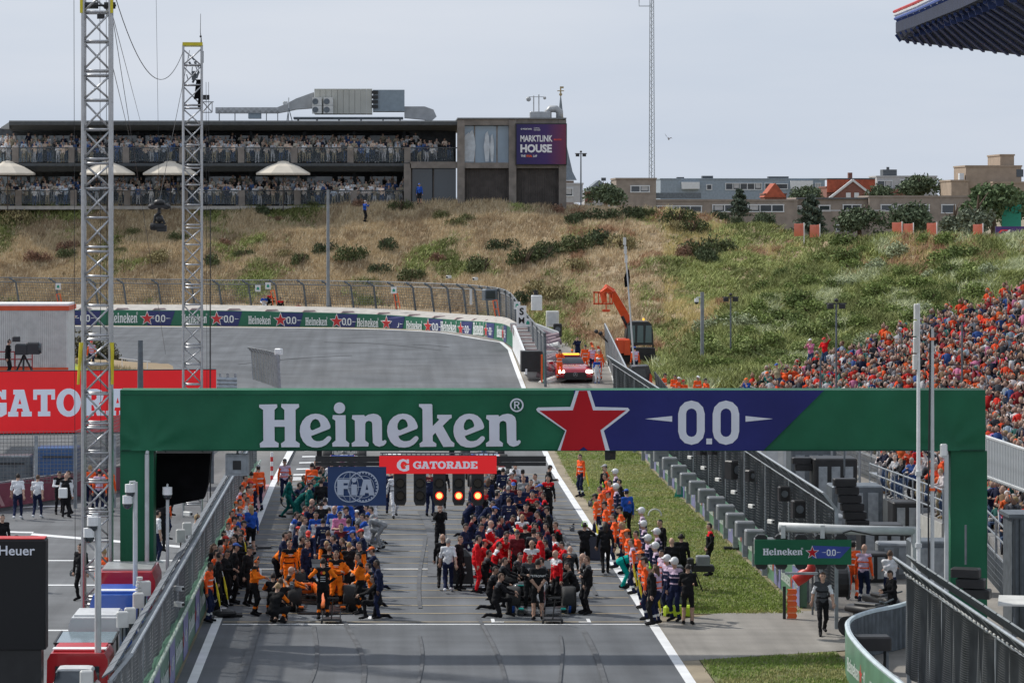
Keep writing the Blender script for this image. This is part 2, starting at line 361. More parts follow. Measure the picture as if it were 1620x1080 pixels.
for i, (x, y) in enumerate(EB):
    b.v += [(x-.0, y+.10, ZR(y)+.012), (x-.0, y+.75, ZR(y+.75)+.012)]
for i in range(len(EB)-1): b.f.append((2*i, 2*i+1, 2*i+3, 2*i+2)); b.m.append(0)
struct(b.build('edge_line', PAINT))
# pit exit markings
b = MB(); y0 = 118
b.add([(-4.80,134,.008),(-4.56,134,.008),(-3.9,160,.62),(-4.25,160,.62)], [(0,1,2,3)])
for k in range(16):
    y = 136+k*2.6; b.add([(-4.0+.06*k, y, ZR(y)+.01),(-3.2+.06*k, y+.2, ZR(y)+.01),(-3.2+.06*k, y+.75, ZR(y)+.02),(-4.0+.06*k, y+.55, ZR(y)+.02)], [(0,1,2,3)])
for k in range(14):
    x = -4.2+k*.62; y = 137+k*1.5; b.add([(x, y, ZR(y)+.01),(x+.75, y, ZR(y)+.01),(x+.75, y+.5, ZR(y)+.02),(x, y+.5, ZR(y)+.02)], [(0,1,2,3)])
struct(b.build('pit_exit_dashes', PAINT))
PINK = mat('faded_pink_kerb_paint', (.50,.26,.27), .8, 0, var=.25, vs_=2)
struct(sheet('pit_exit_hatching', PINK, lambda y: -5.6, lambda y: -4.82, 108, 134, .004))
# white curve in the pit lane
b = MB(); pr = []
for k in range(19):
    a = math.pi*(.5+k/18); pr.append((-12.6+3.3*math.cos(a)*1.0, 119+6*math.sin(a)*.9, a))
for i, (x, y, a) in enumerate(pr): b.v += [(x, y, .008), (x+.18*math.cos(a+math.pi), y+.5*math.sin(a+math.pi), .008)]
for i in range(18): b.f.append((2*i, 2*i+1, 2*i+3, 2*i+2)); b.m.append(0)
b.add([(-12.6,112.9,.008),(-5.5,107.5,.008),(-5.5,108.2,.008),(-12.6,113.6,.008)], [(0,1,2,3)])
for y in (104.5, 97.6, 87): b.add([(-45,y,.008),(-5.4,y,.008),(-5.4,y+.28,.008),(-45,y+.28,.008)], [(0,1,2,3)])
struct(b.build('pit_lane_lines', PAINT))
# grid: thin full-width lines, ochre joints and slot brackets
b = MB()
for y in (88.3, 102.1): b.add([(-4.5,y,.010),(7.35,y,.010),(7.35,y+.14,.010),(-4.5,y+.14,.010)], [(0,1,2,3)])
struct(b.build('grid_line', PAINT))
b = MB(); y = 88.9
k = 0
while y < 150:
    b.add([(-4.5,y,.008),(7.35,y+.0,.008),(7.35,y+.14,.008),(-4.5,y+.14,.008)], [(0,1,2,3)])
    y += 1.86; k += 1
struct(b.build('joint_lines', OCHRE))
b = MB()
for (cx, col) in ((-1.73,0),(4.45,1)):
    for k in range(8):
        y = 88.9+.6*(1-col)+k*7.6
        for s in (-1,1): b.add([(cx+s*1.35-.05,y-.1,.014),(cx+s*1.35+.05,y-.1,.014),(cx+s*1.35+.05,y+.7,.014),(cx+s*1.35-.05,y+.7,.014)], [(0,1,2,3)]); b.add([(cx+s*1.2-.15,y-.1,.018),(cx+s*1.2+.15,y-.1,.018),(cx+s*1.2+.15,y+.02,.018),(cx+s*1.2-.15,y+.02,.018)], [(0,1,2,3)])
struct(b.build('grid_slot_lines', PAINT))
# skid marks: rubber laid on the road
SKID = mat('tyre_rubber_marks', (.084,.088,.095), .8, 0, var=.3, vs_=1.5)
b = MB(); SKZ = [0]
def skid(pts, w):
    SKZ[0] += .002
    for i in range(len(pts)-1):
        (x0,y0),(x1,y1) = pts[i], pts[i+1]
        o = len(b.v); b.v += [(x0-w/2,y0,ZR(y0)+.016+SKZ[0]),(x0+w/2,y0,ZR(y0)+.016+SKZ[0]),(x1+w/2,y1,ZR(y1)+.016+SKZ[0]),(x1-w/2,y1,ZR(y1)+.016+SKZ[0])]; b.f.append((o,o+1,o+2,o+3)); b.m.append(0)
rs = random.Random(3)
for (x, y, L, c, w) in ((1.7,100,22,-.035,.32),(1.2,92,20,.02,.12),(-2.0,76,12,.03,.10),(-.7,76,13,-.04,.12),(.8,75,11,.02,.08),(2.2,104,26,.02,.2),(2.9,76,14,-.02,.1),(5.4,75,12,.012,.14),(-3.5,75,13,.0,.22),(1.9,118,24,.004,.16),(6.4,95,40,.002,.1),(-.4,112,30,.01,.16),(4.4,74,12,.03,.07)):
    pts = []; xx = x; s = 0
    for k in range(25):
        t = k/24; pts.append((x+math.sin(t*3.0+y)*1.1*abs(c)*7+c*L*t*.5, y+L*t))
    skid(pts, w)
for (x0,y0,x1,y1,h) in ((-4,214,3.8,207,1.8),(2.0,212,4.4,209.5,.7),(-9,196,-2,203,1.2)):
    pts = [(x0+(x1-x0)*k/14, y0+(y1-y0)*k/14+math.sin(k/14*3.1)*h) for k in range(15)]
    for i in range(14):
        (a,c),(d,e) = pts[i],pts[i+1]; o=len(b.v); b.v += [(a,c,ZR(c)+.016),(d,e,ZR(e)+.016),(d,e+.35,ZR(e+.35)+.016),(a,c+.35,ZR(c+.35)+.016)]; b.f.append((o,o+1,o+2,o+3)); b.m.append(0)
struct(b.build('skid_marks', SKID))

# ------------------------------------------------------------------ verge grass
VERGE = mat('verge_turf', (.13,.17,.045), .95, 0, var=.2, vs_=1.2, bump=.6, bs=14, col2=(.15,.15,.06))
struct(sheet('grass_verge', VERGE, lambda y: edge(y)+.55, lambda y: 12.02, 90.8, 165, 0))
struct(sheet('grass_verge', VERGE, lambda y: edge(y)+.6, lambda y: 11.9, 55, 83.6, -.002))
struct(sheet('verge_edge', DIRT, lambda y: edge(y)+.10, lambda y: edge(y)+.62, 55, 165, -.002))
def blades(name, pts, h, w, cols, per=4, lean=.35, seed=1, m=None):
    """pts (n,3) roots -> one mesh of single-triangle blades, colour per blade"""
    g = np.random.default_rng(seed); n = len(pts); N = n*per
    base = np.repeat(np.asarray(pts), per, 0)+np.c_[g.normal(0, w*2.2, (N,2)), np.zeros(N)]
    hh = (np.repeat(h, n*per) if np.isscalar(h) else np.repeat(h, per))*g.uniform(.5, 1.25, N); a = g.uniform(0, 2*np.pi, N)
    dx = np.c_[np.cos(a), np.sin(a), np.zeros(N)]*w/2
    tip = base+np.c_[g.normal(lean*.5, lean, (N,2))*hh[:,None], hh]
    V = np.stack([base-dx, base+dx, tip], 1).reshape(-1, 3); Fc = np.arange(N*3).reshape(-1, 3)
    c = np.repeat(np.asarray(cols), per, 0)*g.uniform(.75, 1.3, (N,1)); C = np.repeat(c, 3, 0)
    return stuff(link(name, np_mesh(name, V, Fc, m or GRASSM, colors=C)))
GRASSM = mat('grass_blades', (.1,.1,.05), .8, 0, var=0, vcol=True, spec=.2)
g = np.random.default_rng(5); N = 26000
yy = 90.9+(160-90.9)*g.random(N)**1.25; xx = 8.15+(12.0-8.15)*g.random(N)
k = np.array([fbm(a, c, 3.0, 2) for a, c in zip(xx, yy)]); cols = np.where(((k+g.normal(0,.22,N)) > -.05)[:,None], (.21,.28,.06), (.34,.34,.12))
blades('verge_grass', np.c_[xx, yy, np.array([ZR(v) for v in yy])], .055, .03, cols, 3, seed=6)
N = 9000; yy = 66+(82.9-66)*g.random(N); xx = 8.2+(11.8-8.2)*g.random(N); ok = yy < 81.1+(xx-7.7)*.42; yy, xx = yy[ok], xx[ok]; N = len(xx)
k = np.array([fbm(a, c, 2.0, 5) for a, c in zip(xx, yy)]); cols = np.where(((k+g.normal(0,.22,N)) > .0)[:,None], (.18,.25,.055), (.31,.30,.12))
blades('verge_grass', np.c_[xx, yy, np.zeros(N)], .06, .03, cols, 3, seed=8)

# ------------------------------------------------------------------ dunes
DT = [ # px, foot py, foot d, crest py, crest d
 (-500,480,256,330,278),(-100,480,256,328,276),(0,480,256,326,274),(300,480,254,328,272),(500,481,252,326,272),(600,484,249,322,272),(700,490,244,320,272),(800,510,233,320,272),
 (870,540,218,322,272),(940,580,198,326,272),(1000,596,191,327,272),(1050,606,187,331,270),(1100,612,184,337,268),(1150,614,182,349,265),(1200,622,178,360,261),(1260,640,172,378,257),(1300,650,170,380,254),(1400,660,168,378,248),(1500,670,166,376,240),(1620,680,164,369,236),(1800,700,160,360,230),(2400,700,160,350,225)]
def dcol(px):
    for a, c in zip(DT, DT[1:]):
        if px <= c[0]:
            t = max(0,(px-a[0])/(c[0]-a[0])); t = t*t*(3-2*t) if False else t
            return [a[i]+(c[i]-a[i])*t for i in range(1,5)]
    return DT[-1][1:]
def dune(px, t, rough=True):
    """t 0 foot .. 1 crest .. 1.6 behind"""
    fy, fd, cy, cd = dcol(px); tt = min(t, 1.0)
    b = math.sin(tt*math.pi)*10*math.sin(px/140.0+1)
    py = fy+(cy-fy)*tt + b*.5; d = fd+(cd-fd)*tt
    rr_ = max(0, min(1, (px-(1000+(600-py)*1.42)+25)/60)); d *= 1-.055*rr_*rr_*(3-2*rr_)
    p = P(px, py, d)
    if t > 1: p.y += (t-1)*60; p.z -= (t-1)*5.5; p.x *= (d+(t-1)*60)/d
    if rough: p.z += (fbm(p.x, p.y, 9, 3)*.55+fbm(p.x, p.y, 2.5, 4)*.18)*min(1, t*4+.1)
    return p
def dune_at(px, py):
    fy, fd, cy, cd = dcol(px); t = (py-fy)/(cy-fy); t = max(0, min(1, t))
    for _ in range(3):
        b = math.sin(t*math.pi)*5*math.sin(px/140.0+1); t = max(0, min(1, (py-b-fy)/(cy-fy)))
    return dune(px, t), t
NC, NR = 300, 46; b = MB()
for j in range(NR+1):
    for i in range(NC+1):
        p = dune(-480+i*(2850/NC), -.06+j*1.7/NR); b.v.append(tuple(p))
for j in range(NR):
    for i in range(NC): b.f.append((j*(NC+1)+i, j*(NC+1)+i+1, (j+1)*(NC+1)+i+1, (j+1)*(NC+1)+i)); b.m.append(0)
DUNE = mat('dune_soil', (.32,.235,.14), .95, 0, var=.25, vs_=.12, bump=.6, bs=3, col2=(.42,.32,.20))
struct(b.build('dunes', DUNE, smooth=True))
# which plants grow where (by pixel of the photograph, i.e. by place on the slope)
def greenness(px, py):
    fb = fbm(px, py*1.9, 95, 11)
    if px < 900: return fb*.8-.33
    ridge = 1 if (px > 1000+(600-py)*1.0) else 0
    rr = (px-(1000+(600-py)*1.40))/75
    gr = max(.30 if px > 1015 else .12, min(1, rr*.5+.5))
    if py < 425 and px > 1330: gr *= .42
    return fb*.75-.33+gr*.95
def rr_g(px, py): return (px-(1000+(600-py)*1.40))/75
g = np.random.default_rng(21)
dry, dryc, dryh, grn, grc, grh, red, redc = [], [], [], [], [], [], [], []
CROWN = []
for _ in range(64000):
    px = -60+1760*g.random(); fy, fd, cy, cd = dcol(px); t = g.random()**.95
    py = fy+(cy-fy)*t
    if py > 640 or (px > 1180 and py > 640-(px-1180)*.38+25): continue
    p = dune(px, t); gr = greenness(px, py)+g.normal(0, .10)
    if fbm(px, py*2.2, 45, 14) > .34 and gr < .1 and px > 900 or (px > 1330 and py < 440 and fbm(px, py*2, 60, 15) > .02 and g.random() < .5):
        red.append(p); redc.append((.34,.21,.125)); continue
    if gr > .0:
        bright = fbm(px, py*1.5, 60, 9)
        near = rr_g(px, py) > 0
        c = np.array((.17,.19,.065)) if bright < -.05 else np.array((.27,.30,.105))
        if bright > .3 and near: c = np.array((.40,.43,.25))
        grn.append(p); grc.append(c); grh.append(.62 if near else .38)
    else:
        c = np.array((.52,.405,.25)) if fbm(px, py*2, 70, 17) > -.12 else np.array((.38,.285,.175))
        if g.random() < .12: c = np.array((.66,.56,.39))
        if px > 1050: c = np.array((.52,.43,.20))
        dry.append(p); dryc.append(c); dryh.append(.42)
blades('dry_marram_grass', dry, np.array(dryh), .055, dryc, 7, .28, seed=31)
blades('green_dune_scrub', grn, np.array(grh)*.8, .11, grc, 9, .75, seed=32)
blades('red_brown_heather', red, .4, .07, redc, 9, .5, seed=33)
print('dune tufts', len(dry), len(grn), len(red))

# shrubs one can tell apart, each a low dome of leaves on a stem cluster
def leaf_dome(name, rx, ry, h, n, col, seed, size=.1):
    g = np.random.default_rng(seed)
    lob = [(g.uniform(-.55,.55)*rx, g.uniform(-.5,.5)*ry, g.uniform(.35,.62)) for _ in range(7)]
    P_ = []; 
    for i in range(n):
        a, c_, s = lob[g.integers(7)]; u = g.normal(size=3); u /= np.linalg.norm(u); u[2] = abs(u[2])
        r = g.uniform(.6, 1.05)
        P_.append((a+u[0]*rx*s*r, c_+u[1]*ry*s*r, u[2]*h*r*(s+.35)))
    P_ = np.array(P_); N = n; a = g.normal(size=(N,3)); a /= np.linalg.norm(a, axis=1)[:,None]; bb = np.cross(a, g.normal(size=(N,3))); bb /= np.linalg.norm(bb, axis=1)[:,None]
    s = size*g.uniform(.6,1.3,(N,1)); V = np.stack([P_-a*s, P_+bb*s*.5, P_+a*s, P_-bb*s*.5], 1).reshape(-1,3)
    c = np.array(col)*g.uniform(.6,1.45,(N,1))*np.array([1,1,1]); C = np.repeat(c, 4, 0)
    return np_mesh(name, V, np.arange(N*4).reshape(-1,4), GRASSM, colors=C)
STEMM = mat('woody_stem', (.09,.06,.04), .9, 0, var=.2)
def stems(rx, h, seed):
    r = random.Random(seed); b = MB()
    for k in range(6):
        a = r.uniform(0, 6.28); q = r.uniform(.2,.6); b.tube([(0,0,-.25),(math.cos(a)*rx*q*.5, math.sin(a)*rx*q*.5, h*.4),(math.cos(a)*rx*q, math.sin(a)*rx*q, h*.8)], [.05,.035,.015], 5)
    return b.mesh('stem', STEMM)
SHV = []
for k, (col) in enumerate(((.07,.09,.045),(.10,.118,.052),(.14,.15,.065),(.24,.14,.095),(.28,.24,.12))):
    SHV.append((leaf_dome('foliage', 1.5, 1.0, .75, 900, col, 50+k, .085), stems(1.5,.75,k)))
DIRS = ['left of','right of','below','above']
shr = [(415,332,1.0,0),(108,390,1.0,3),(108,402,.9,1),(213,368,.7,2),(285,375,.9,1),(358,378,.7,3),(385,400,.9,1),(190,398,.5,2),(435,345,.6,3),(497,325,.7,1),(632,328,1.1,1),(700,345,.8,2),(720,358,.8,2),(612,395,1.2,0),(515,398,1.1,0),(475,420,1.1,1),(560,412,1.4,1),(600,432,1.0,0),(655,436,1.1,1),(695,412,.8,3),(450,402,.8,4),(795,392,1.2,0),(740,350,.7,2),(760,428,1.6,1),(830,415,1.6,1),(860,405,1.3,0),(885,330,.9,3),(905,352,1.2,0),(925,345,1.1,0),(955,342,1.3,0),(870,395,1.2,1),(1000,338,1.2,0),(1025,337,.9,1),(1072,348,1.5,1),(1095,360,1.3,1),(950,380,1.5,0),(915,390,1.6,1),(985,388,1.4,4),(1065,362,1.0,4),(1110,400,1.5,1),(1140,392,1.6,1),(1120,412,1.3,0),(1080,405,1.0,3),(1165,340,.8,0),(250,410,1.2,4),(30,350,1.3,4),(60,410,1.1,3),(330,412,1.1,1),(570,325,.8,3),(845,455,1.4,4),(880,470,1.3,4),(835,480,1.2,0),(910,420,1.2,4)]
kindn = {0:'dark green',1:'olive green',2:'mid green',3:'red-brown',4:'dry brown'}
def dune_where(px, py):
    v = 'high up' if py < 355 else ('halfway up' if py < 400 else 'low down')
    h = ('below the left terrace' if px < 250 else 'below the middle terraces' if px < 520 else 'below the right terrace end' if px < 730 else 'below the billboard' if px < 900 else 'right of the clubhouse' if px < 1000 else 'below the brick flats')
    return v+' '+h
USED = {}
def uniq(lbl):
    """keeps labels apart: a second thing that reads the same is counted from the left"""
    USED.setdefault(lbl, 0); USED[lbl] += 1
    return lbl
LATE = []      # (object, base label) to be numbered at the end, by place
def late(o, base, px): LATE.append((o, base, px)); return o
for i, (px, py, s, k) in enumerate(shr):
    p, t = dune_at(px, py+8*s*.5)
    o = thing('shrub', None, 'shrub', p, rnd.uniform(0,6), 'low shrubs scattered over the dune'); o.scale = (s*.85, s*.85, s*1.35)
    link('foliage', SHV[k][0], o); link('stem', SHV[k][1], o)
    late(o, f'low {kindn[k]} dune shrub, {dune_where(px,py)}', px)
# leafy clumps of the green near slope
BR = [leaf_dome('foliage', 1.4, 1.0, 1.05, 1000, c, 80+k, .1) for k, c in enumerate(((.19,.24,.075),(.22,.265,.095),(.31,.345,.21),(.13,.17,.055)))]
rs = random.Random(12); CL = []
for _ in range(900):
    px = rs.uniform(1090, 1560); py = rs.uniform(378, 590)
    if px < 1010+(600-py)*1.42 or (px > 1185 and py > 640-(px-1180)*.40-5): continue
    if py < 425 and px > 1300 and rs.random() < .75: continue
    if any((px-a)**2+((py-c)*1.8)**2 < 26**2 for a, c in CL): continue
    CL.append((px, py))
    if len(CL) > 150: break
cn = {0:'green',1:'bright green',2:'silvery green',3:'deep green'}
for px, py in CL:
    p, t = dune_at(px, py); k = rs.choice([0,0,1,1,2,3]) ; s = rs.uniform(.6,1.25)
    o = thing('leafy_bush', None, 'bush', p, rs.uniform(0,6), 'leafy bushes on the near green slope'); o.scale = (s, s, s*1.05)
    link('foliage', BR[k], o); link('stem', SHV[0][1], o)
    w = 'top' if py < 440 else 'middle' if py < 510 else 'foot'
    w2 = 'by thin masts' if px < 1200 else 'left of the stand' if px < 1330 else 'above the stand'
    late(o, f'{cn[k]} leafy bush, {w} of near slope, {w2}', px)
# ------------------------------------------------------------------ shared fence pieces
WIRE = mat('fence_wire', (.22,.23,.24), .5, .5, var=.15, vs_=2)
DWIRE = mat('dark_fence_wire', (.11,.118,.125), .55, .5, var=.2, vs_=2)
def wires(b, p00, p10, p01, p11, du, dv, r, fold=0, diag=False):
    """wire net on the patch p00-p10 (along) and p00-p01 (up)"""
    p00, p10, p01, p11 = map(Vector, (p00, p10, p01, p11)); L = (p10-p00).length; Hh = (p01-p00).length
    nu = max(1, int(L/du)); nv = max(1, int(Hh/dv)); nrm = (p10-p00).cross(p01-p00).normalized()
    def S(u, v):
        a = p00.lerp(p10, u); c = p01.lerp(p11, u); p = a.lerp(c, v)
        return p+nrm*(fold*math.sin(u*L*2.1)+fold*.5*math.sin(u*L*5.3+v*3)) if fold else p
    def seg(a, c, w):
        d = (c-a).normalized(); s1 = d.cross(nrm).normalized()*w; s2 = nrm*w; o = len(b.v)
        b.v += [tuple(a+s1), tuple(a+s2*.7-s1*.4), tuple(a-s2*.7-s1*.4), tuple(c+s1), tuple(c+s2*.7-s1*.4), tuple(c-s2*.7-s1*.4)]
        b.f += [(o,o+1,o+4,o+3),(o+1,o+2,o+5,o+4),(o+2,o,o+3,o+5)]; b.m += [0,0,0]
    for i in range(nu+1):
        u = i/nu
        if diag:
            v2 = min(1, 1.0); u2 = u+Hh/L*.9
            if u2 <= 1: seg(S(u,0), S(u2,1), r)
            u3 = u-Hh/L*.9
            if u3 >= 0: seg(S(u,0), S(u3,1), r)
        else: seg(S(u,0), S(u,1), r)
    m_ = max(1, int(nu/4)) if fold else 1
    for j in range(nv+1):
        v = j/nv
        for k in range(m_): seg(S(k/m_, v), S((k+1)/m_, v), r*1.1)

# ------------------------------------------------------------------ sponsor bridge over the road
GD = 84.0
def gx(px): return (px-VX)*GD/FOC
def gz(py): return CAM_H-(py-HY)*GD/FOC
br = thing('sponsor_bridge', 'wide green and navy fabric covered bridge spanning the race track', 'bridge', (0, GD, 0))
def banner_part(name, x0, x1, z0, z1, y0, y1, m, nx=90, nz=8, parent=None, amp=.02, pucker=None):
    """front face with slack cloth relief + back, top, bottom and sides"""
    b = MB()
    def zt(x): return z1
    for j in range(nz+1):
        for i in range(nx+1):
            x = x0+(x1-x0)*i/nx; z = z0+(z1-z0)*j/nz
            e = math.sin(math.pi*j/nz)**.5 if 0<j<nz else 0
            dy = e*(amp*math.sin(x*2.7+z)+amp*.7*math.sin(x*6.1-z*3))+.0
            if pucker:
                for (px_, pz_) in pucker:
                    r_ = math.hypot(x-px_, z-pz_); a_ = math.atan2(z-pz_, x-px_)
                    dy += .05*math.exp(-(r_/1.1)**2)*math.sin(a_*9)*min(1,r_*3)-.10*math.exp(-(r_/.35)**2)
            b.v.append((x, y0+dy, z))
    w = nx+1
    for j in range(nz):
        for i in range(nx): b.f.append((j*w+i, j*w+i+1, (j+1)*w+i+1, (j+1)*w+i)); b.m.append(0)
    b.add([(x0,y1,z0),(x1,y1,z0),(x1,y1,z1),(x0,y1,z1),(x0,y0,z0),(x1,y0,z0),(x1,y0,z1),(x0,y0,z1)], [(1,0,3,2),(4,0,1,5),(7,6,2,3),(4,7,3,0),(5,1,2,6)])
    return b.build(name, m, parent, smooth=True)
ZB, ZT = gz(712.5), gz(617)
banner_part('banner', gx(190), gx(1559), ZB, ZT, 0, 1.0, GREEN, parent=br, nx=220, nz=14, pucker=[(gx(232), ZB+.05), (gx(1495), ZB+.05)])
banner_part('pillar_cover', gx(190), gx(243), 0, ZB-.01, .02, .98, GREEN, 8, 20, br, .015)
banner_part('pillar_cover', gx(1504), gx(1562), 0, ZB-.01, .02, .98, GREEN, 8, 20, br, .015)
# print on the banner: thin cloth panels and letters, each a little proud of the one below
def flat(name, polys, m, loc, parent, ext=.004): return put(name, shape_mesh(name, polys, m, ext), parent, loc)
s_ = GD/FOC
def bpoly(pp): return [((x-VX)*s_, CAM_H-(y-HY)*s_) for x, y in pp]
flat('navy_print_panel', [bpoly([(908,617.3),(1303,617.3),(1207,712),(905,712)])], BLUE, (0,-.055,0), br)
wz = [[(x+gx(410), z+gz(707)) for x, z in p] for p in word_green(gx(824)-gx(410)+.0)]
flat('lettering', wz, LETTER, (0,-.065,0), br)
def clip_star(pts, lo, hi):
    out = []
    def inside(p, k, s): return s*(p[1]-k) <= 0
    for k, s in ((hi, 1), (lo, -1)):
        res = []
        for i in range(len(pts)):
            a, c = pts[i-1], pts[i]
            ia, ic = s*(a[1]-k) <= 0, s*(c[1]-k) <= 0
            if ia != ic:
                t = (k-a[1])/(c[1]-a[1]); res.append((a[0]+(c[0]-a[0])*t, k))
            if ic: res.append(c)
        pts = res
    return pts
def px_star(pts): return clip_star(bpoly(pts), ZB+.01, ZT-.01)
so = [(922,580),(944,645),(1000,644),(1003,648),(1000,652),(951,681),(973,740),(923,699),(869,740),(895,681),(849,652),(846,647),(849,643),(905,642)]
so = [(x-4+(0 if x<922 else 0), y) for x, y in so]
flat('star_outline', [clip_star(bpoly([(922,583),(941.5,643),(993,644.5),(996,648),(992,652),(955,680.5),(973,742),(923,700),(870,742),(894,681),(850,650.5),(848,647),(851,644),(902,643)]), ZB+.01, ZT-.01)], LETTER, (0,-.068,0), br)
flat('red_star', [clip_star(bpoly([(922,597),(938,648.5),(990,648.5),(949.5,680),(965,742),(923,706),(877.5,742),(896,680),(853,649),(906,648.5)]), ZB+.012, ZT-.012)], REDST, (0,-.075,0), br)
zz = zero_polys(gx(1093.5), gz(668), 42*s_, 70*s_, 12.5*s_)+zero_polys(gx(1148), gz(668), 42*s_, 70*s_, 12.5*s_)
zz.append(bpoly([(1117,693),(1126,693),(1126,702),(1117,702)]))
zz.append(bpoly([(1020,662),(1063,657.5),(1063,666.5)])); zz.append(bpoly([(1179,657.5),(1222,662),(1179,666.5)]))
flat('lettering', zz, LETTER, (0,-.068,0), br)
SEAM = mat('dark_seam', (.004,.05,.03), .8, 0, var=.1)
b = MB(); b.box((gx(549), -.062, ZT-.12), (gx(905)-gx(190), .006, .012)); b.box((gx(875),-.045,ZB+.008),(gx(1557)-gx(192),.02,.03)); b.build('hem', SEAM, br)
for px in (233, 1496):
    b = MB(); b.tube([(gx(px), -.12, 0), (gx(px), -.12, gz(718))], .06, 8); b.tube([(gx(px),-.12,gz(718)),(gx(px)+.02,.05,gz(706))],.05,8); b.build('support_pole', LGREY, br)
b = MB()
for px in (505, 715, 962): b.box((gx(px), .2, ZB-.12), (.14,.14,.3))
b.build('hanger', BLACK, br)

# start-light unit hanging from the bridge
sl = thing('start_light_gantry', 'black start light beam under the bridge with five signals, three lit red', 'start lights', (0, GD-.35, 0))
b = MB(); b.box((gx(681), 0, gz(724)), (gx(863)-gx(500), .16, .14)); b.box((gx(681), .0, gz(732)), (gx(863)-gx(500), .13, .09)); b.build('beam', BLACK, sl)
b = MB()
for i in range(24): b.box((gx(605+i*7.6), .05, gz(717.5)), (.03,.05,.10))
b.box((gx(693), .05, gz(715)), (gx(786)-gx(603), .06, .03)); b.box((gx(693),.05,gz(719)),(gx(786)-gx(603),.06,.03)); b.build('cable_tray', DKSTEEL, sl)
REDS = mat('bright_red_sign', (.78,.012,.016), .5, 0, var=.03, emit=(.8,.01,.015,.28))
WHS = mat('white_sign_letters', (.75,.72,.80), .5, 0, var=.03, emit=(.75,.72,.8,.12))
b = MB(); b.box((gx(692.3), -.14, gz(732.5)), (gx(784.5)-gx(599.8), .06, gz(718.5)-gz(746.5))); b.build('sponsor_sign', REDS, sl)
w, L = slab_word('GATORADE', 1); k = (gx(754.5)-gx(653)); w, L = slab_word('GATORADE', gz(727)-gz(738.5), 3, 1.0); f_ = k/L
flat('lettering', [[(x*f_+gx(653), z+gz(738.5)) for x, z in p] for p in w], WHS, (0,-.176,0), sl)
gg, L2 = slab_word('G', gz(724)-gz(742.5)); f_ = (gx(647)-gx(627.5))/L2
flat('emblem', [[(x*f_+gx(627.5), z+gz(742.3)) for x, z in p] for p in gg], WHS, (0,-.176,0), sl)
flat('bolt', [bpoly([(637,736),(644,728.5),(642,732.5),(644.5,731.5),(635.5,739),(638.5,735.5)])], mat('orange_bolt', (.8,.12,.02), .5), (0,-.186,0), sl)
LENS = mat('dark_lens', (.02,.02,.022), .15, 0, var=0)
LAMP = mat('lit_signal_lamp', (1,.6,.3), .4, 0, var=0, emit=(1,.50,.13,1.8)); HALO = mat('lit_signal_rim', (.9,.05,.03), .4, 0, var=0, emit=(1,.03,.015,1.3))
hd = MB()
hw, hh = .165, .43
prof = [(-hw,hh),(hw,hh),(hw,-hh+.12),(hw-.05,-hh),(-hw+.05,-hh),(-hw,-hh+.12)]
hd.prism(prof, 'Y', -.07, .12)
headm = hd.mesh('signal_head', BLACK)
for i, px in enumerate((633, 664, 694.5, 725, 755)):
    h = link('signal_head', headm, sl, (gx(px), -.05, gz(771)))
    b = MB(); b.tube([(0,-.07,.16),(0,-.2,.16)], [.125,.125], 14, caps=False); b.tube([(0,-.07,-.17),(0,-.2,-.17)], [.125,.125], 14, caps=False); b.build('visor', BLACK, h)
    for zz_ in (.16, -.17):
        lit = i >= 2 and zz_ < 0
        b = MB(); b.cyl((0,-.085,zz_), .105, .02, 'Y', 18)
        q = b.build('lamp', HALO if lit else LENS, h)
        if lit: b = MB(); b.ball((0,-.095,zz_), .078, 14, 8, sc=(1,.35,1)); b.build('bulb', LAMP, q, smooth=True)
# federation board
FIAB = mat('federation_navy', (.012,.04,.13), .6, 0, var=.15, vs_=1.5)
fb = thing('navy_board', 'square navy board with round emblem hanging left of the start lights', 'sign', (0, GD-.5, 0))
b = MB(); b.box((gx(565), 0, gz(766)), (gx(611)-gx(519), .05, gz(735.5)-gz(796.5))); b.build('board', FIAB, fb)
FW = mat('emblem_pale_blue', (.42,.47,.58), .6, 0, var=.05)
cx1, cx2, cz, r1 = gx(554), gx(574.5), gz(767), 24.5*s_
ring = [circ(cx1,cz,r1,n=40), circ(cx1,cz,r1*.93,n=40)]
ring2 = [circ(cx2,cz,r1,n=40), circ(cx2,cz,r1*.93,n=40), circ(cx2,cz,r1*.72,n=40), circ(cx2,cz,r1*.69,n=40)]
flat('emblem_ring', ring, FW, (0,-.030,0), fb, .003); flat('emblem_ring', ring2, FW, (0,-.036,0), fb, .003)
teeth = []
for k in range(28):
    a = 2*math.pi*k/28
    if math.cos(a) < -.35: continue
    c_, s2 = math.cos(a), math.sin(a); u = (c_,s2); v = (-s2,c_)
    teeth.append([(cx2+u[0]*r1*q+v[0]*r1*p, cz+u[1]*r1*q+v[1]*r1*p) for q,p in ((.84,-.045),(.935,-.045),(.935,.045),(.84,.045))])
flat('emblem_teeth', teeth, FW, (0,-.042,0), fb, .003)
gl = []
for q in (.0,.55):
    if q == 0: gl.append([(cx1-.008,cz-r1*.94),(cx1+.008,cz-r1*.94),(cx1+.008,cz+r1*.94),(cx1-.008,cz+r1*.94)])
    else: gl += [circ(cx1,cz,r1*q,r1*.94,30), circ(cx1,cz,r1*q-.016,r1*.93,30)]
flat('emblem_globe', gl, FW, (0,-.048,0), fb, .003)
gl = [[(cx1-r1*.94,cz+zq-.007),(cx1+r1*.94,cz+zq-.007),(cx1+r1*.94,cz+zq+.007),(cx1-r1*.94,cz+zq+.007)] for zq in (0,)]
gl += [[(cx1-r1*.75,cz+zq-.007),(cx1+r1*.75,cz+zq-.007),(cx1+r1*.75,cz+zq+.007),(cx1-r1*.75,cz+zq+.007)] for zq in (r1*.55,-r1*.6)]
flat('emblem_globe', gl, FW, (0,-.054,0), fb, .003)
def fz(y): return gz(y)
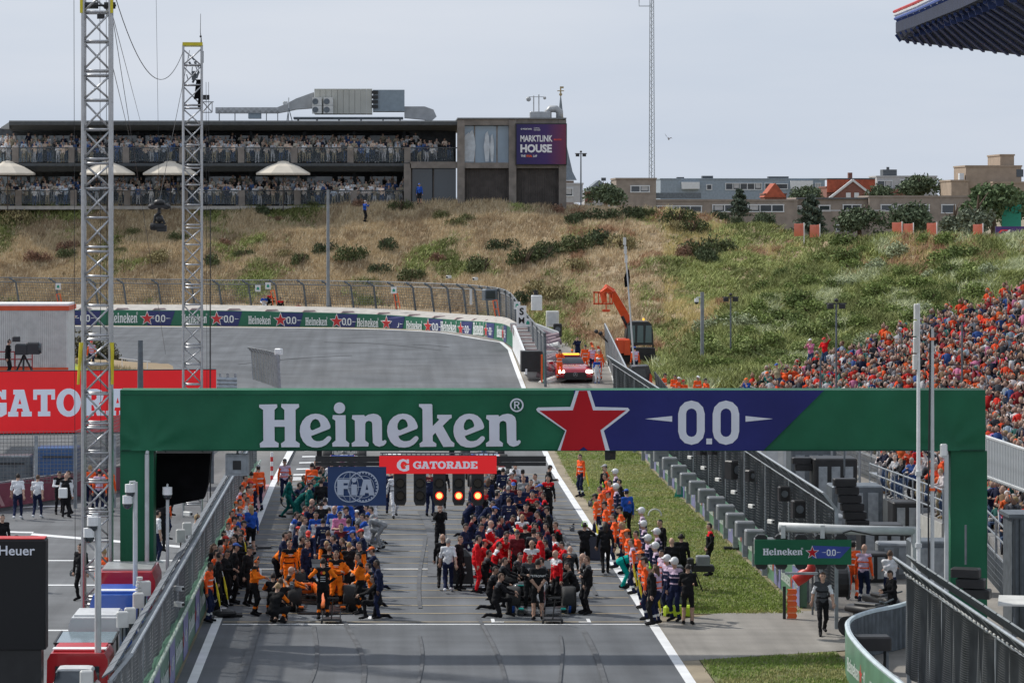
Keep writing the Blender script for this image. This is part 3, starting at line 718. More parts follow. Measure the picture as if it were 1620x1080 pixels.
FIA = [bpoly([(534,755),(552.5,755),(552.5,761),(544,761),(544,764.5),(551,764.5),(551,770),(544,770),(544,780),(534,780)]),
       circ(gx(560.5),gz(756),3.9*s_), bpoly([(556,763),(565,763),(565,780),(556,780)]),
       bpoly([(569,780),(575,755),(586.5,755),(593,780),(584,780),(583.2,776.5),(577.8,776.5),(577,780)]), bpoly([(578.6,771.5),(582.6,771.5),(580.7,762)])]
flat('lettering', FIA, FW, (0,-.062,0), fb, .003)
# black-draped loudspeaker bundle and grey camera box left under the bridge
o = thing('draped_speaker_stack', 'tall black cloth covered stack under the left end of the bridge', 'speaker', (gx(285), GD+1.6, 0))
b = MB(); W = .75
b.loft([[( -W,-.4,gz(805)-.1),(W*.75,-.4,gz(795)),(W*.75,.4,gz(795)),(-W,.4,gz(805)-.1)],[(-W,-.45,gz(770)),(W*.9,-.45,gz(772)),(W*.9,.45,gz(772)),(-W,.45,gz(770))],[(-W,-.45,gz(722)),(W,-.45,gz(722)),(W,.45,gz(722)),(-W,.45,gz(722))]]); b.build('cloth', MATTBLACK, o)
b = MB(); b.tube([(-.5,0,gz(722)),(-.5,0,gz(700))],.02,5); b.tube([(.5,0,gz(722)),(.5,0,gz(700))],.02,5); b.build('strap', BLACK, o)
o = thing('monitor_box', 'grey square equipment box hung under the bridge above the left fence', 'box', (gx(374), GD+.6, gz(737)))
b = MB(); b.box((0,0,0),(.62,.5,.56)); b.box((0,-.27,0),(.5,.04,.44)); b.build('case', STEEL, o); b = MB(); b.box((0,-.30,0),(.22,.02,.24)); b.build('lens_window', BLACK, o)
b = MB(); b.tube([(0,0,.28),(0,0,.55)],.03,6); b.build('bracket', STEEL, o)
o = thing('signal_box', 'small black box hanging under the bridge beside the red star', 'box', (gx(968), GD+.3, gz(720)))
b = MB(); b.box((0,0,0),(.22,.2,.26),taper=1.1); b.build('case', BLACK, o); b = MB(); b.cyl((0,-.11,0),.05,.03,'Y'); b.build('lens', LENS, o)

# ------------------------------------------------------------------ left debris fence + sponsor wall
def post_profile(h1, lean, h2): return h1, lean, h2
LEDG = mat('led_wall_green', (.11,.235,.16), .35, 0, var=.2, vs_=1.0); LEDB = mat('led_wall_violet', (.22,.22,.42), .35, 0, var=.15); LEDW = mat('led_wall_white', (.55,.60,.58), .35, 0, var=.1); LEDR = mat('led_wall_red', (.5,.06,.06), .35, 0, var=.1)
def sponsor_wall(name, label, X, y0, y1, h, side, rim=True, words=True, seg=5.2):
    """wall along the road at X; side +1: shows its face towards +X"""
    w = thing(name, label, 'wall', (X, y0, 0))
    b = MB(); b.box((-side*.12, (y1-y0)/2, h/2), (.22, y1-y0, h)); b.build('panel', LEDG, w)
    if rim: b = MB(); b.tube([(0,k*.25,h+.03+(.012 if k%2 else 0)) for k in range(int((y1-y0)/.25)+1)], .045, 5); b.build('rim', mat('pale_green_rim', (.42,.50,.43), .6, 0, var=.3, vs_=3), w)
    n = int((y1-y0)/seg)
    f = side*.004
    me = shape_mesh('lettering', word_green(seg*.5), LEDW, .002)
    rot = Matrix.Rotation(R(90), 4, 'Z') if side > 0 else Matrix.Rotation(R(-90), 4, 'Z')
    me.transform(rot)
    sm = shape_mesh('red_star', [star(0,0,.24)], LEDR, .002); sm.transform(rot)
    zm = shape_mesh('lettering', zerozero(0,0,.36), LEDW, .002); zm.transform(rot)
    for i in range(n):
        ya = i*seg+.3 if side > 0 else (i+1)*seg-.3
        sg = 1 if side > 0 else -1
        q = MB(); q.box((f*1.2, ya+sg*seg*.78, h/2), (.006, seg*.36, h*.96)); q.build('navy_print', LEDB, w)
        put('lettering', me, w, (f*3, ya, h*.32)); put('red_star', sm, w, (f*5, ya+sg*seg*.57, h*.5)); put('lettering', zm, w, (f*4.2, ya+sg*seg*.78, h*.5))
    return w
sponsor_wall('sponsor_wall', 'low green sponsor wall below the left debris fence', -5.12, 62, 132, 1.15, 1)
# the lower part of the far side is concrete
def debris_fence(label, X, y0, y1, z0, h1, hx, h2, group=None, du=.085, dv=.17, m=WIRE, step=2.0, fold=.0, r=.009, kink=True, postw=.1):
    f = thing('debris_fence', label, 'fence', (X, y0, 0), 0, group)
    pm = MB(); pm.box((0,0,h1/2),(postw,.08,h1)); pm.tube([(0,0,h1),(hx,0,h2)], .05, 4); pmesh = pm.mesh('post', STEEL)
    n = int((y1-y0)/step)
    for i in range(n+1): link('post', pmesh, f, (0, i*step, 0))
    sgn = 1 if hx > 0 else -1
    b = MB(); wires(b, (sgn*.05,0,z0),(sgn*.05,y1-y0,z0),(sgn*.05,0,h1),(sgn*.05,y1-y0,h1), du, dv, r, fold); stuff(b.build('wire_mesh', m, f))
    b = MB(); wires(b, (sgn*.05,0,h1),(sgn*.05,y1-y0,h1),(hx,0,h2),(hx,y1-y0,h2), du, dv, r*1.1); stuff(b.build('wire_mesh', m, f))
    b = MB(); b.tube([(hx,0,h2),(hx,y1-y0,h2)], .035, 6); b.build('top_cable', STEEL, f)
    b = MB(); b.tube([(sgn*.06,0,h1),(sgn*.06,y1-y0,h1)], .03, 6); b.build('cable', STEEL, f)
    # pale ties bunched along the top cable
    b = MB()
    for i in range(int((y1-y0)/.35)): b.box((hx*.5+sgn*.03, i*.35+rnd.uniform(-.05,.05), (h1+h2)/2), (.05,.05,.05))
    return f
lf = debris_fence('tall grey wire fence along the left side of the race track', -5.35, 62, 132, 1.15, 2.35, .42, 2.85, du=.07, dv=.08, r=.011, fold=.03)
TPM = mat('slate_plate', (.11,.125,.145), .65, .1, var=.2, vs_=2)
q = MB(); q.box((0,0,0),(.26,1.42,.03), mtx=Matrix.Rotation(R(-35),3,'Y')); tp1 = q.mesh('top_plate', TPM)
for i in range(46): link('top_plate', tp1, lf, (-.06, i*1.5+.75, 2.46))
# small white transmitters and cameras along the fence top
WBOX = MB(); WBOX.rbox((0,0,0),(.26,.12,.36),.03); WBM = WBOX.mesh('case', OFFW)
BRK = MB(); BRK.tube([(0,0,-.18),(0,.05,-.5)],.02,5); BRKM = BRK.mesh('bracket', BLACK)
for i, (px, py, dd) in enumerate(((219,949,74),(194,979,70),(206,973,71),(296,836,88),(286,847,87),(137,1074,62),(230,930,76))):
    o = thing('antenna_box', None, 'antenna', P(px, py, dd), .3, 'white antenna boxes on the left fence'); link('case', WBM, o); link('bracket', BRKM, o)
    late(o, 'small white antenna box clamped on top of the left fence', px)
CC = MB(); CC.rbox((0,0,0),(.12,.3,.12),.02); CCM = CC.mesh('housing', OFFW); CL_ = MB(); CL_.cyl((0,-.16,0),.04,.03,'Y'); CLM = CL_.mesh('lens', BLACK)
for i, (px, py, dd) in enumerate(((283,930,80),(283,955,78),(297,812,93))):
    o = thing('track_camera', None, 'camera', P(px, py, dd), .8, 'small cameras on the left fence'); link('housing', CCM, o); link('lens', CLM, o)
    late(o, 'small white camera on the track side of the left fence', px)

# ------------------------------------------------------------------ right side: wall, boxes, fence
sponsor_wall('sponsor_wall', 'low green and white sponsor wall along the right grass verge', 12.15, 92.3, 170, 1.1, -1, seg=4.4)
debris_fence('tall dark wire fence behind the right grass verge', 12.55, 87.5, 172, 1.0, 3.3, -.35, 3.75, du=.065, dv=.09, m=DWIRE, r=.013, fold=.05)
BX = MB(); BX.rbox((0,0,.25),(.62,.5,.5),.04); BX.box((0,-.26,.42),(.5,.03,.06)); BXM = BX.mesh('cabinet', GREY)
BL = MB(); BL.box((.0,0,-.33),(.16,.16,.66)); BLM = BL.mesh('leg', STEEL)
BV = MB(); BV.box((0,-.262,.2),(.22,.012,.10)); BVM = BV.mesh('plate', DKSTEEL)
ybs = [97.6,100.2,102.9,105.7,108.7,111.8,115.0,118.4,122.0,125.8,129.8,134,138.4,143,148,153]
for i, y in enumerate(ybs):
    o = thing('marshal_light_box', None, 'box', (11.78, y, .98), 0, 'grey boxes along the right wall'); link('cabinet', BXM, o); link('leg', BLM, o); link('plate', BVM, o)
    o['label'] = f'{ORD[i] if i < 10 else nth(i)+" nearest"} grey metal box standing along the right sponsor wall'
for i in range(9):
    o = thing('track_camera', None, 'camera', (12.15, 99+i*5.2, 1.85), .4, 'small cameras on the right fence'); link('housing', CCM, o); link('lens', CLM, o)
    o['label'] = f'{ORD[i]} small white camera above the grey boxes on the right fence'
for i, (y, z, s) in enumerate(((118,2.7,.32),(122,2.4,.35),(111,2.5,.5),(97,2.9,.35),(93.6,2.75,.4),(130,2.9,.3),(106,2.7,.3))):
    o = thing('hanging_speaker', None, 'speaker', (12.3, y, z), rnd.random(), 'black speakers hung on the right fence')
    b = MB(); b.rbox((0,0,0),(s,s*.8,s*1.3),.04); b.build('case', BLACK, o); b = MB(); b.cyl((0,-s*.42,0),s*.3,.03,'Y',10); b.build('cone', DKSTEEL, o)
    late(o, 'black speaker hung on the dark right fence', -y)
o = thing('panel_antenna', 'tall narrow white box hung on the dark right fence', 'antenna', P(1179, 735, 112)); b = MB()
for k in range(3): b.rbox((0,0,-.4+k*.4),(.24,.1,.36),.02)
b.build('case', OFFW, o); b = MB(); b.tube([(0,.06,-.7),(0,.06,.7)],.03,6); b.build('bracket', STEEL, o)
SG = mat('sign_white', (.72,.72,.72), .6, 0, var=.04); SGR = mat('sign_red', (.6,.03,.03), .6, 0, var=.05)
o = thing('warning_sign', 'small white sign with red mark hung on the right fence', 'sign', P(1131, 717, 128)); b = MB(); b.box((0,0,0),(.22,.02,.3)); b.build('plate', SG, o)
flat('red_mark', [[(-.05,-.08),(-.01,-.08),(-.01,0),(.06,.05),(.06,.09),(-.05,.02)]], SGR, (0,-.018,0), o)
# near right fence and its curved wall
nf = debris_fence('near dark wire fence with heavy grey top plates at bottom right', 12.15, 52, 73, .9, 3.15, -.35, 3.55, du=.036, dv=.05, m=DWIRE, r=.011, fold=.07, step=1.5)
PLT = mat('fence_top_plate', (.17,.19,.20), .55, .3, var=.25, vs_=3)
q = MB(); q.box((0,0,0),(.46,1.26,.04), mtx=Matrix.Rotation(R(50),3,'Y')); tp0 = q.mesh('top_plate', PLT)
for i in range(16): link('top_plate', tp0, nf, (.12, i*1.35+.3, 3.42))
b = MB(); b.tube([(-.1+.03*math.sin(k*2.2), k*.15, 3.2+.05*abs(math.sin(k*1.15))) for k in range(140)], .028, 5); b.build('white_cable', OFFW, nf)
b = MB()
for i in range(15): b.box((.2,i*1.4+.3,.5),(.14,.7,1.0))
b.build('base_block', DKSTEEL, nf)
def curved_wall():
    pts = [(11.45,52),(11.45,66),(11.35,70),(11.3,73),(11.35,76),(11.5,78.5),(11.85,80.6),(12.6,82.2),(13.5,83.4),(14.5,85.2)]
    # smooth
    S = []
    for i in range(len(pts)-1):
        for k in range(6):
            t = k/6; p0 = pts[max(0,i-1)]; p1 = pts[i]; p2 = pts[i+1]; p3 = pts[min(len(pts)-1,i+2)]
            S.append(tuple(.5*((2*p1[q])+(-p0[q]+p2[q])*t+(2*p0[q]-5*p1[q]+4*p2[q]-p3[q])*t*t+(-p0[q]+3*p1[q]-3*p2[q]+p3[q])*t**3) for q in (0,1)))
    S.append(pts[-1]); return S
cw = curved_wall(); w = thing('curved_wall', 'curved low wall with green lettered face at the access road corner', 'wall', (0,0,0))
b = MB(); b2 = MB(); h = 1.1
for i, (x, y) in enumerate(cw):
    a = cw[max(0,i-1)]; c = cw[min(len(cw)-1,i+1)]; dx, dy = c[0]-a[0], c[1]-a[1]; L = math.hypot(dx,dy); nx_, ny_ = dy/L, -dx/L
    b.v += [(x,y,0),(x,y,h),(x+nx_*.12,y+ny_*.12,h),(x+nx_*.12,y+ny_*.12,0)]
    b2.v.append((x+nx_*.06,y+ny_*.06,h+.03))
for i in range(len(cw)-1):
    for k in range(4): b.f.append((i*4+k, i*4+(k+1)%4, i*4+4+(k+1)%4, i*4+4+k)); b.m.append(1 if k == 2 else 0)
b.build('panel', [LEDG, DKSTEEL], w); q = MB(); q.tube(b2.v, .07, 6); q.build('rim', mat('pale_blue_rim', (.5,.58,.62), .5, 0, var=.15), w)
me = shape_mesh('lettering', word_green(2.0), LEDW, .002); me.transform(Matrix.Rotation(R(-90),4,'Z')); sm = shape_mesh('red_star', [star(0,0,.26)], LEDR, .002); sm.transform(Matrix.Rotation(R(-90),4,'Z'))
zm = shape_mesh('lettering', zerozero(0,0,.36), LEDW, .002); zm.transform(Matrix.Rotation(R(-90),4,'Z'))
for k in range(3):
    y = 77.2-k*4.0; xx = 11.36 if k == 0 else (11.3 if k == 1 else 11.4)
    put('lettering', me, w, (xx-.03, y, .35)); put('red_star', sm, w, (xx-.045, y-2.3, .55)); q = MB(); q.box((xx-.03, y-3.05, .55),(.012,.85,.96)); q.build('navy_print', LEDB, w); put('lettering', zm, w, (xx-.05, y-3.05, .55))
# vertical ribs on the dark inner face
for i in range(30, len(cw)-1, 1):
    x, y = cw[i]; q = MB(); q.box((x+.16,y+.02,h/2),(.06,.05,h-.02)); link('rib', q.mesh('rib', DKSTEEL), w)
# coiled cable heap and dark boxes behind it
o = thing('cable_heap', 'heap of black cables and silver sheeting behind the curved wall', 'cables', (12.1, 75, 0))
b = MB(); rs = random.Random(2)
for k in range(16):
    r_ = rs.uniform(.25,.5); b.tube([(r_*math.cos(a*.5)+rs.uniform(-.05,.05), 1.4*r_*math.sin(a*.5), .05+.015*k) for a in range(14)], .025, 5)
b.build('cable', BLACK, o); b = MB(); b.loft([[(-.5,1.2,.1),(.5,1.3,.1),(.5,2.2,.05),(-.5,2.2,.05)],[(-.3,1.4,.35),(.4,1.5,.28),(.3,2.0,.3),(-.3,2.0,.3)]]); b.build('sheeting', mat('silver_sheet', (.5,.5,.52), .35, .6, var=.2), o)
o = thing('equipment_case', 'black equipment case on legs inside the curved wall', 'case', (12.25, 79.2, 0)); b = MB(); b.rbox((0,0,.75),(.9,.6,.35),.04); b.build('case', BLACK, o)
for sx in (-.35,.35): b = MB(); b.box((sx,0,.3),(.06,.5,.6)); b.build('leg', DKSTEEL, o)

# cantilever signal arm with sponsor box
ca = thing('signal_gantry', 'grey cantilever arm with green lettered signal box over the access road', 'signal arm', (0, 86.2, 0))
def cx_(px): return (px-VX)*86.2/FOC
def cz_(py): return CAM_H-(py-HY)*86.2/FOC
b = MB(); b.tube([(cx_(1232),0,cz_(833)),(cx_(1350),0,cz_(838)),(cx_(1449),0,cz_(840))], .13, 12); b.build('arm', LGREY, ca, smooth=True)
b = MB(); b.tube([(cx_(1449),0,0),(cx_(1449),0,cz_(835))], .14, 10); b.build('post', LGREY, ca)
for px in (1238, 1300): b = MB(); b.box((cx_(px),0,cz_(840)),(.12,.3,.36)); b.build('clamp', LGREY, ca)
b = MB(); b.tube([(cx_(1332),-.14,cz_(842)),(cx_(1345),-.15,cz_(838)),(cx_(1380),-.15,cz_(845)),(cx_(1440),-.15,cz_(846))], .02, 5); b.build('cable', BLACK, ca)
sgx0, sgx1, sgz0, sgz1 = cx_(1192.5), cx_(1345), cz_(891), cz_(852)
b = MB(); b.box(((sgx0+sgx1)/2, -.2, (sgz0+sgz1)/2), (sgx1-sgx0, .08, sgz1-sgz0)); b.build('sponsor_sign', GREEN, ca)
flat('navy_print', [[(cx_(1283),cz_(861)),(cx_(1344),cz_(863)),(cx_(1327),cz_(881)),(cx_(1283),cz_(881))]], mat('royal_blue_print', (.03,.06,.32), .6), (0,-.246,0), ca)
k = cx_(1268)-cx_(1205); flat('lettering', [[(x+cx_(1205), z+cz_(876)) for x,z in p] for p in word_green(k)], LETTER, (0,-.252,0), ca)
flat('star_outline', [star(cx_(1283),cz_(872),.195)], LETTER, (0,-.254,0), ca); flat('red_star', [star(cx_(1283),cz_(872),.155)], REDST, (0,-.262,0), ca)
flat('lettering', zerozero(cx_(1313),cz_(872),.18), LETTER, (0,-.256,0), ca)
for k in range(5):
    px = 1204+k*31.5
    b = MB(); b.prism([(-.16,.40),(-.10,.46),(.10,.46),(.16,.40),(.16,-.40),(.10,-.48),(-.10,-.48),(-.16,-.40)],'Y',-.1,.1); b.build('signal_head', BLACK, ca, (cx_(px), -.02, (sgz0+sgz1)/2))
b = MB(); b.box(((sgx0+sgx1)/2, .12, sgz0-.28), (.9,.12,.06)); b.box((cx_(1240),.12,(sgz0+sgz1)/2),(.08,.08,1.2)); b.box((cx_(1300),.12,(sgz0+sgz1)/2),(.08,.08,1.2)); b.build('frame', STEEL, ca)
# orange chevron board, red recovery hose and black roll behind
o = thing('chevron_marker', 'upright orange marker with zigzag edges at the end of the right wall', 'marker', (cx_(1258)*1.03, 89.6, 0)); b = MB()
for k in range(5): b.prism([(-.13,.02+k*.17),(.13,.02+k*.17),(.16,.10+k*.17),(.13,.17+k*.17),(-.13,.17+k*.17),(-.10,.10+k*.17)],'Y',-.04,.04)
b.build('board', ORANGE, o); b = MB(); b.box((-.2,.02,.45),(.08,.1,.95)); b.build('post', BLACK, o)
o = thing('hose_reel', 'black hose reel behind the lettered signal box', 'reel', (13.1, 92, 0)); b = MB(); b.cyl((0,0,.75),.42,.8,'X',16); b.build('drum', BLACK, o); b = MB(); b.cyl((-.42,0,.75),.5,.04,'X',16); b.cyl((.42,0,.75),.5,.04,'X',16); b.build('flange', DKSTEEL, o)
o = thing('red_crane_hook', 'red curved plastic chute hanging behind the signal box', 'chute', (12.1, 90.5, 0)); b = MB(); b.tube([(-.3,0,.95),(-.1,0,1.1),(.12,0,1.25),(.2,0,1.5)], [.17,.2,.18,.12], 8); b.build('tube', mat('red_plastic', (.5,.03,.02), .4), o, smooth=True); b = MB(); b.tube([(.2,0,0),(.2,0,1.5)],.03,6); b.build('post', DKSTEEL, o)

# ------------------------------------------------------------------ lattice camera towers
def truss_tower(name, label, x, y, ztop, w, rz=0, r=.032, top=True, zb=0):
    t = thing(name, label, 'tower', (x, y, zb), rz); H = ztop-zb
    for sx, sy in ((-1,-1),(1,-1),(1,1),(-1,1)): b = MB(); b.tube([(sx*w/2,sy*w/2,0),(sx*w/2,sy*w/2,H)], r, 8); b.build('chord', ALU, t)
    bay = w*1.08; seg = bay*3; n = int(H/bay); bb = MB(); hh = MB()
    for k in range(n+1):
        z = H-k*bay
        for a, c in (((-1,-1),(1,-1)),((1,-1),(1,1)),((1,1),(-1,1)),((-1,1),(-1,-1))):
            A = (a[0]*w/2,a[1]*w/2); C = (c[0]*w/2,c[1]*w/2)
            hh.tube([(A[0],A[1],z),(C[0],C[1],z)], r*.62, 6)
            if k%3 == 0 and k: hh.tube([(A[0],A[1],z-.12),(C[0],C[1],z-.12)], r*.62, 6)
            if z-bay > 0:
                bb.tube([(C[0],C[1],z-(.14 if k%3==0 else .03)),(A[0],A[1],z-bay)], r*.62, 6)
    stuff(bb.build('diagonal_brace', ALU, t, smooth=True)); stuff(hh.build('horizontal_brace', ALU, t, smooth=True))
    return t
def tw(px, d): return (px-VX)*d/FOC
tA = truss_tower('camera_tower', 'tall aluminium lattice tower at far left, cut by the top of the photo', tw(154,84), 84, 17.6, .72, R(2), .05)
tB = truss_tower('camera_tower', 'shorter looking lattice tower ending below the top of the photo', tw(304.5,120), 120, P(0,72,120).z, .70, R(4), .045)
SLING = mat('yellow_sling', (.62,.52,.03), .7, 0, var=.1)
zs = P(0, 547, 84).z
for sx in (-1,1): b = MB(); b.tube([(sx*.40,-.42,zs+.1),(sx*.42,-.45,zs-.1),(sx*(.42 if sx>0 else .48),-.45,zs-1.0)],[.06,.05,.035],6); b.build('yellow_sling', SLING, tA)
z1 = P(0,12,84).z
for sx in (-1,1): b = MB(); b.box((sx*.40,-.4,z1+.1),(.07,.08,.55)); b.build('yellow_sling', SLING, tA)
b = MB(); b.cyl((-.15,0,z1+.05),.09,.35,'X',8); b.cyl((.33,0,z1+.05),.09,.3,'X',8); b.tube([(-.3,0,z1+.05),(.5,0,z1+.05)],.03,5); b.box((.1,-.1,z1-.25),(.2,.1,.12)); b.build('pulley', BLACK, tA)
zt = P(0,72,120).z
for sx in (-1,1): b = MB(); b.box((0,sx*.38,zt+.03),(.76,.08,.13)); b.build('yellow_sling', SLING, tB)
b = MB(); rs = random.Random(9)
for k in range(14):
    q = (rs.uniform(-.28,.28), rs.uniform(-.3,.3), zt-rs.uniform(.3,1.5)); b.tube([q,(q[0]+rs.uniform(-.12,.12),q[1],q[2]-rs.uniform(.1,.35))], rs.uniform(.015,.05), 5)
b.box((.05,-.1,zt-1.15),(.16,.16,.34)); b.box((.36,-.2,zt-.45),(.12,.1,.45)); b.build('rigging', DKSTEEL, tB)
b = MB(); b.loft([[(.05,-.1,zt-2.05),(.30,-.1,zt-2.0),(.3,.1,zt-2.0),(.05,.1,zt-2.05)],[(.15,-.15,zt-1.3),(.34,-.15,zt-1.3),(.34,.1,zt-1.3),(.15,.1,zt-1.3)]]); b.loft([[(.2,-.1,zt-2.35),(.34,-.1,zt-2.35),(.34,.1,zt-2.3),(.2,.1,zt-2.3)],[(.22,-.1,zt-1.9),(.36,-.1,zt-1.9),(.36,.1,zt-1.9),(.22,.1,zt-1.9)]]); b.build('black_cover', MATTBLACK, tB)
b = MB(); b.box((.52,-.2,zt-1.98),(.24,.2,.18)); b.build('lamp', BLACK, tB)
b = MB()
for q in (((.38,-.3,zt-2.15),(.80,-.3,zt-2.15)),((.38,-.3,zt-2.55),(.74,-.3,zt-2.55)),((.74,-.3,zt-2.15),(.74,-.3,zt-2.55)),((.38,-.3,zt-2.15),(.74,-.3,zt-2.55)),((.38,-.3,zt-2.55),(.74,-.3,zt-2.15)),((.52,-.3,zt-2.1),(.52,-.3,zt-1.9))): b.tube(q,.022,5)
b.build('outrigger', ALU, tB)
b = MB(); b.tube([(.33,0,zt+.05),(.33,0,zt+.25),(.30,0,zt+.5),(.31,0,zt+1.2)],[.03,.02,.012,.008],5); b.ball((.31,0,zt+.34),.045); b.build('antenna', BLACK, tB)
def cable(label, pts, r=.012, sag=0, name='cable', m=BLACK, group=None):
    o = thing(name, label, 'cable', pts[0], 0, group); a = Vector(pts[0]); c = Vector(pts[-1]); q = [a.lerp(c, k/24)-Vector((0,0,sag*4*(k/24)*(1-k/24)))-a for k in range(25)]
    b = MB(); b.tube(q, r, 4); b.build('strand', m, o); return o
cable('black cable sagging between the two lattice towers', [P(182,-6,84), P(290,81,120)], .013, 1.6)
for i, (a, c, da, dc) in enumerate((((177,20),(222,192),84,180),((177,20),(262,560),84,200),((177,100),(208,230),84,150),((300,80),(252,318),120,112))):
    cable(['thin guy cable running down right of the tall lattice tower','thin cable from the tall tower down behind the red board','short thin guy cable low beside the tall lattice tower','cable from the shorter lattice tower down to the hanging camera'][i], [P(*a,da), P(*c,dc)], .011)
for i, px in enumerate((117,158,168,243,330,326)):
    d_ = 84 if i < 3 else 110
    if i == 3: cable('upright cable holding the hanging camera from above', [P(247,-5,110), P(252,316,110)], .008)
    else: cable(['vertical cable just left of the tall lattice tower','vertical cable inside the tall lattice tower','second vertical cable inside the tall lattice tower','','outer vertical cable right of the shorter lattice tower','inner vertical cable right of the shorter lattice tower'][i], [P(px,-5 if i<3 else 130,d_), P(px+2,905 if i<3 else 800,d_)], .009)
# hanging cable camera
o = thing('cable_camera', 'black stabilised camera hanging on cables in front of the dune', 'camera', P(252,342,110))
b = MB(); b.ball((0,0,.42),.16,12,8,sc=(1.1,1,.7)); b.ball((-.22,0,.3),.13,10,6,sc=(1.1,1,.7)); b.ball((.22,0,.3),.13,10,6,sc=(1.1,1,.7)); b.box((0,0,.3),(.5,.3,.1)); b.build('winch_head', BLACK, o, smooth=False)
b = MB(); b.tube([(0,0,.25),(0,0,.1),(-.12,0,.0),(-.16,0,-.2)],[.05,.06,.05,.04],8); b.tube([(.1,0,-.1),(.18,0,-.25)],.04,6); b.build('gimbal_arm', BLACK, o)
b = MB(); b.ball((0,0,-.08),.13,10,6); b.cyl((-.05,0,-.32),.12,.42,'X',12); b.box((.08,0,-.38),(.3,.2,.2)); b.cyl((-.22,-.1,-.32),.09,.1,'X',10); b.build('camera_body', BLACK, o); o.scale = (1.12,)*3

# ------------------------------------------------------------------ red sponsor board on the left
gb = thing('red_board', 'large red board with white slab lettering left of the bridge', 'board', (0,0,0))
rd = 134.0; A = P(-90,596,rd-2); B_ = P(342,585,rd); A2 = P(-90,689,rd-2); 
b = MB(); hgt = (P(0,585,rd)-P(0,681,rd)).z
a = Vector((A.x,A.y,0)); c = Vector((B_.x,B_.y,0)); ang = math.atan2(c.y-a.y, c.x-a.x); Lb = (c-a).length; zb0 = B_.z-hgt
REDB = mat('red_led_board', (.72,.015,.02), .5, 0, var=.04, vs_=1, emit=(.8,.01,.015,.22))
gb.location = (a.x, a.y, 0); gb.rotation_euler = (0,0,ang)
b.box((Lb/2, .15, zb0+hgt/2), (Lb, .3, hgt)); b.build('panel', REDB, gb)
b = MB(); b.box((Lb/2,.16,zb0-.04),(Lb,.34,.06)); b.box((Lb/2,.16,zb0+hgt+.02),(Lb,.32,.03)); b.build('frame', BLACK, gb)
WL = mat('board_white_letters', (.68,.74,.84), .5, 0, var=.03, emit=(.68,.74,.84,.15))
hL = (P(0,616,rd)-P(0,658,rd)).z; w, L = slab_word('GATORADE', hL, 6); x0 = Lb*((-28+90)/432.0); x1 = Lb*((275+90)/432.0); f_ = (x1-x0)/L
flat('lettering', [[(x*f_+x0, z+zb0+hgt*.27) for x,z in p] for p in w], WL, (0,-.01,0), gb)
b = MB(); b.tube([(Lb*.99,.5,0),(Lb*.99,.5,zb0+hgt)],.08,6); b.tube([(Lb*.6,.5,0),(Lb*.6,.5,zb0+hgt)],.08,6); b.tube([(Lb*.2,.5,0),(Lb*.2,.5,zb0+hgt)],.08,6); b.build('support', DKSTEEL, gb)

# pit-side wall with fence behind it (below the red board)
pw = thing('pit_wall', 'grey concrete pit wall with large pale letters behind the walking men', 'wall', (0,0,0))
b = MB(); b.loft([[(-30,119,0),(-30,119.4,0),(-30,119.4,1.1),(-30,119,1.1)],[(-15.2,121.5,0),(-15.2,121.9,0),(-15.2,121.9,1.1),(-15.2,121.5,1.1)],[(-10.2,131.5,0),(-10,131.8,0),(-10,131.8,1.1),(-10.2,131.5,1.1)],[(-9,150,.3),(-8.7,150,.3),(-8.7,150,1.4),(-9,150,1.4)]]); b.build('panel', mat('grey_pit_wall', (.23,.23,.25), .8, 0, var=.1), pw)
FR_ = mat('faded_red_letters', (.36,.20,.21), .7)
for k, ch in enumerate('SHARANA'):
    q = put('lettering', text_mesh(ch, FR_, 1.0, .02), pw, (-20.6+k*.95, 120.55+k*.16, .56), R(9))
b = MB(); b.prism([(-15.1,121.42),(-10.15,131.42),(-10.16,131.46),(-15.12,121.46)],'Z',.12,1.05); b.build('maroon_print', mat('maroon_print', (.22,.05,.08), .7), pw)
pf = thing('catch_fence', 'grey post and wire fence on the pit wall under the red board', 'fence', (0,0,0))
pm = MB(); pm.box((0,0,1.4),(.13,.13,2.9)); pmm = pm.mesh('post', STEEL)
for k in range(14): link('post', pmm, pf, (-30+k*1.5, 120.6+.22*k, 0))
b = MB(); wires(b, (-30,120.5,1.0),(-12,123.4,1.0),(-30,120.5,3.0),(-12,123.4,3.0), .14,.14,.012); wires(b, (-12,123.4,1.0),(-9.0,150,1.2),(-12,123.4,3.0),(-9,150,3.2), .14,.14,.012); stuff(b.build('wire_mesh', WIRE, pf))
for k in range(9):
    o = thing('storage_crate', None, 'crate', (-28.5+k*1.9, 127+rnd.uniform(-1,3), 0), 0, 'crates behind the pit fence'); hz = rnd.uniform(1.0,2.0)
    b = MB(); b.rbox((0,0,hz/2),(1.7,1.2,hz),.05); b.build('case', [mat('crate_blue',(.05,.12,.28),.6), GREY, OFFW, DKSTEEL][k%4], o); b = MB(); b.box((0,-.62,hz*.8),(1.2,.03,.08)); b.build('handle', BLACK, o)
    late(o, ['blue','grey','off-white','dark grey'][k%4]+' crate standing behind the wire fence under the red board', -28+k)
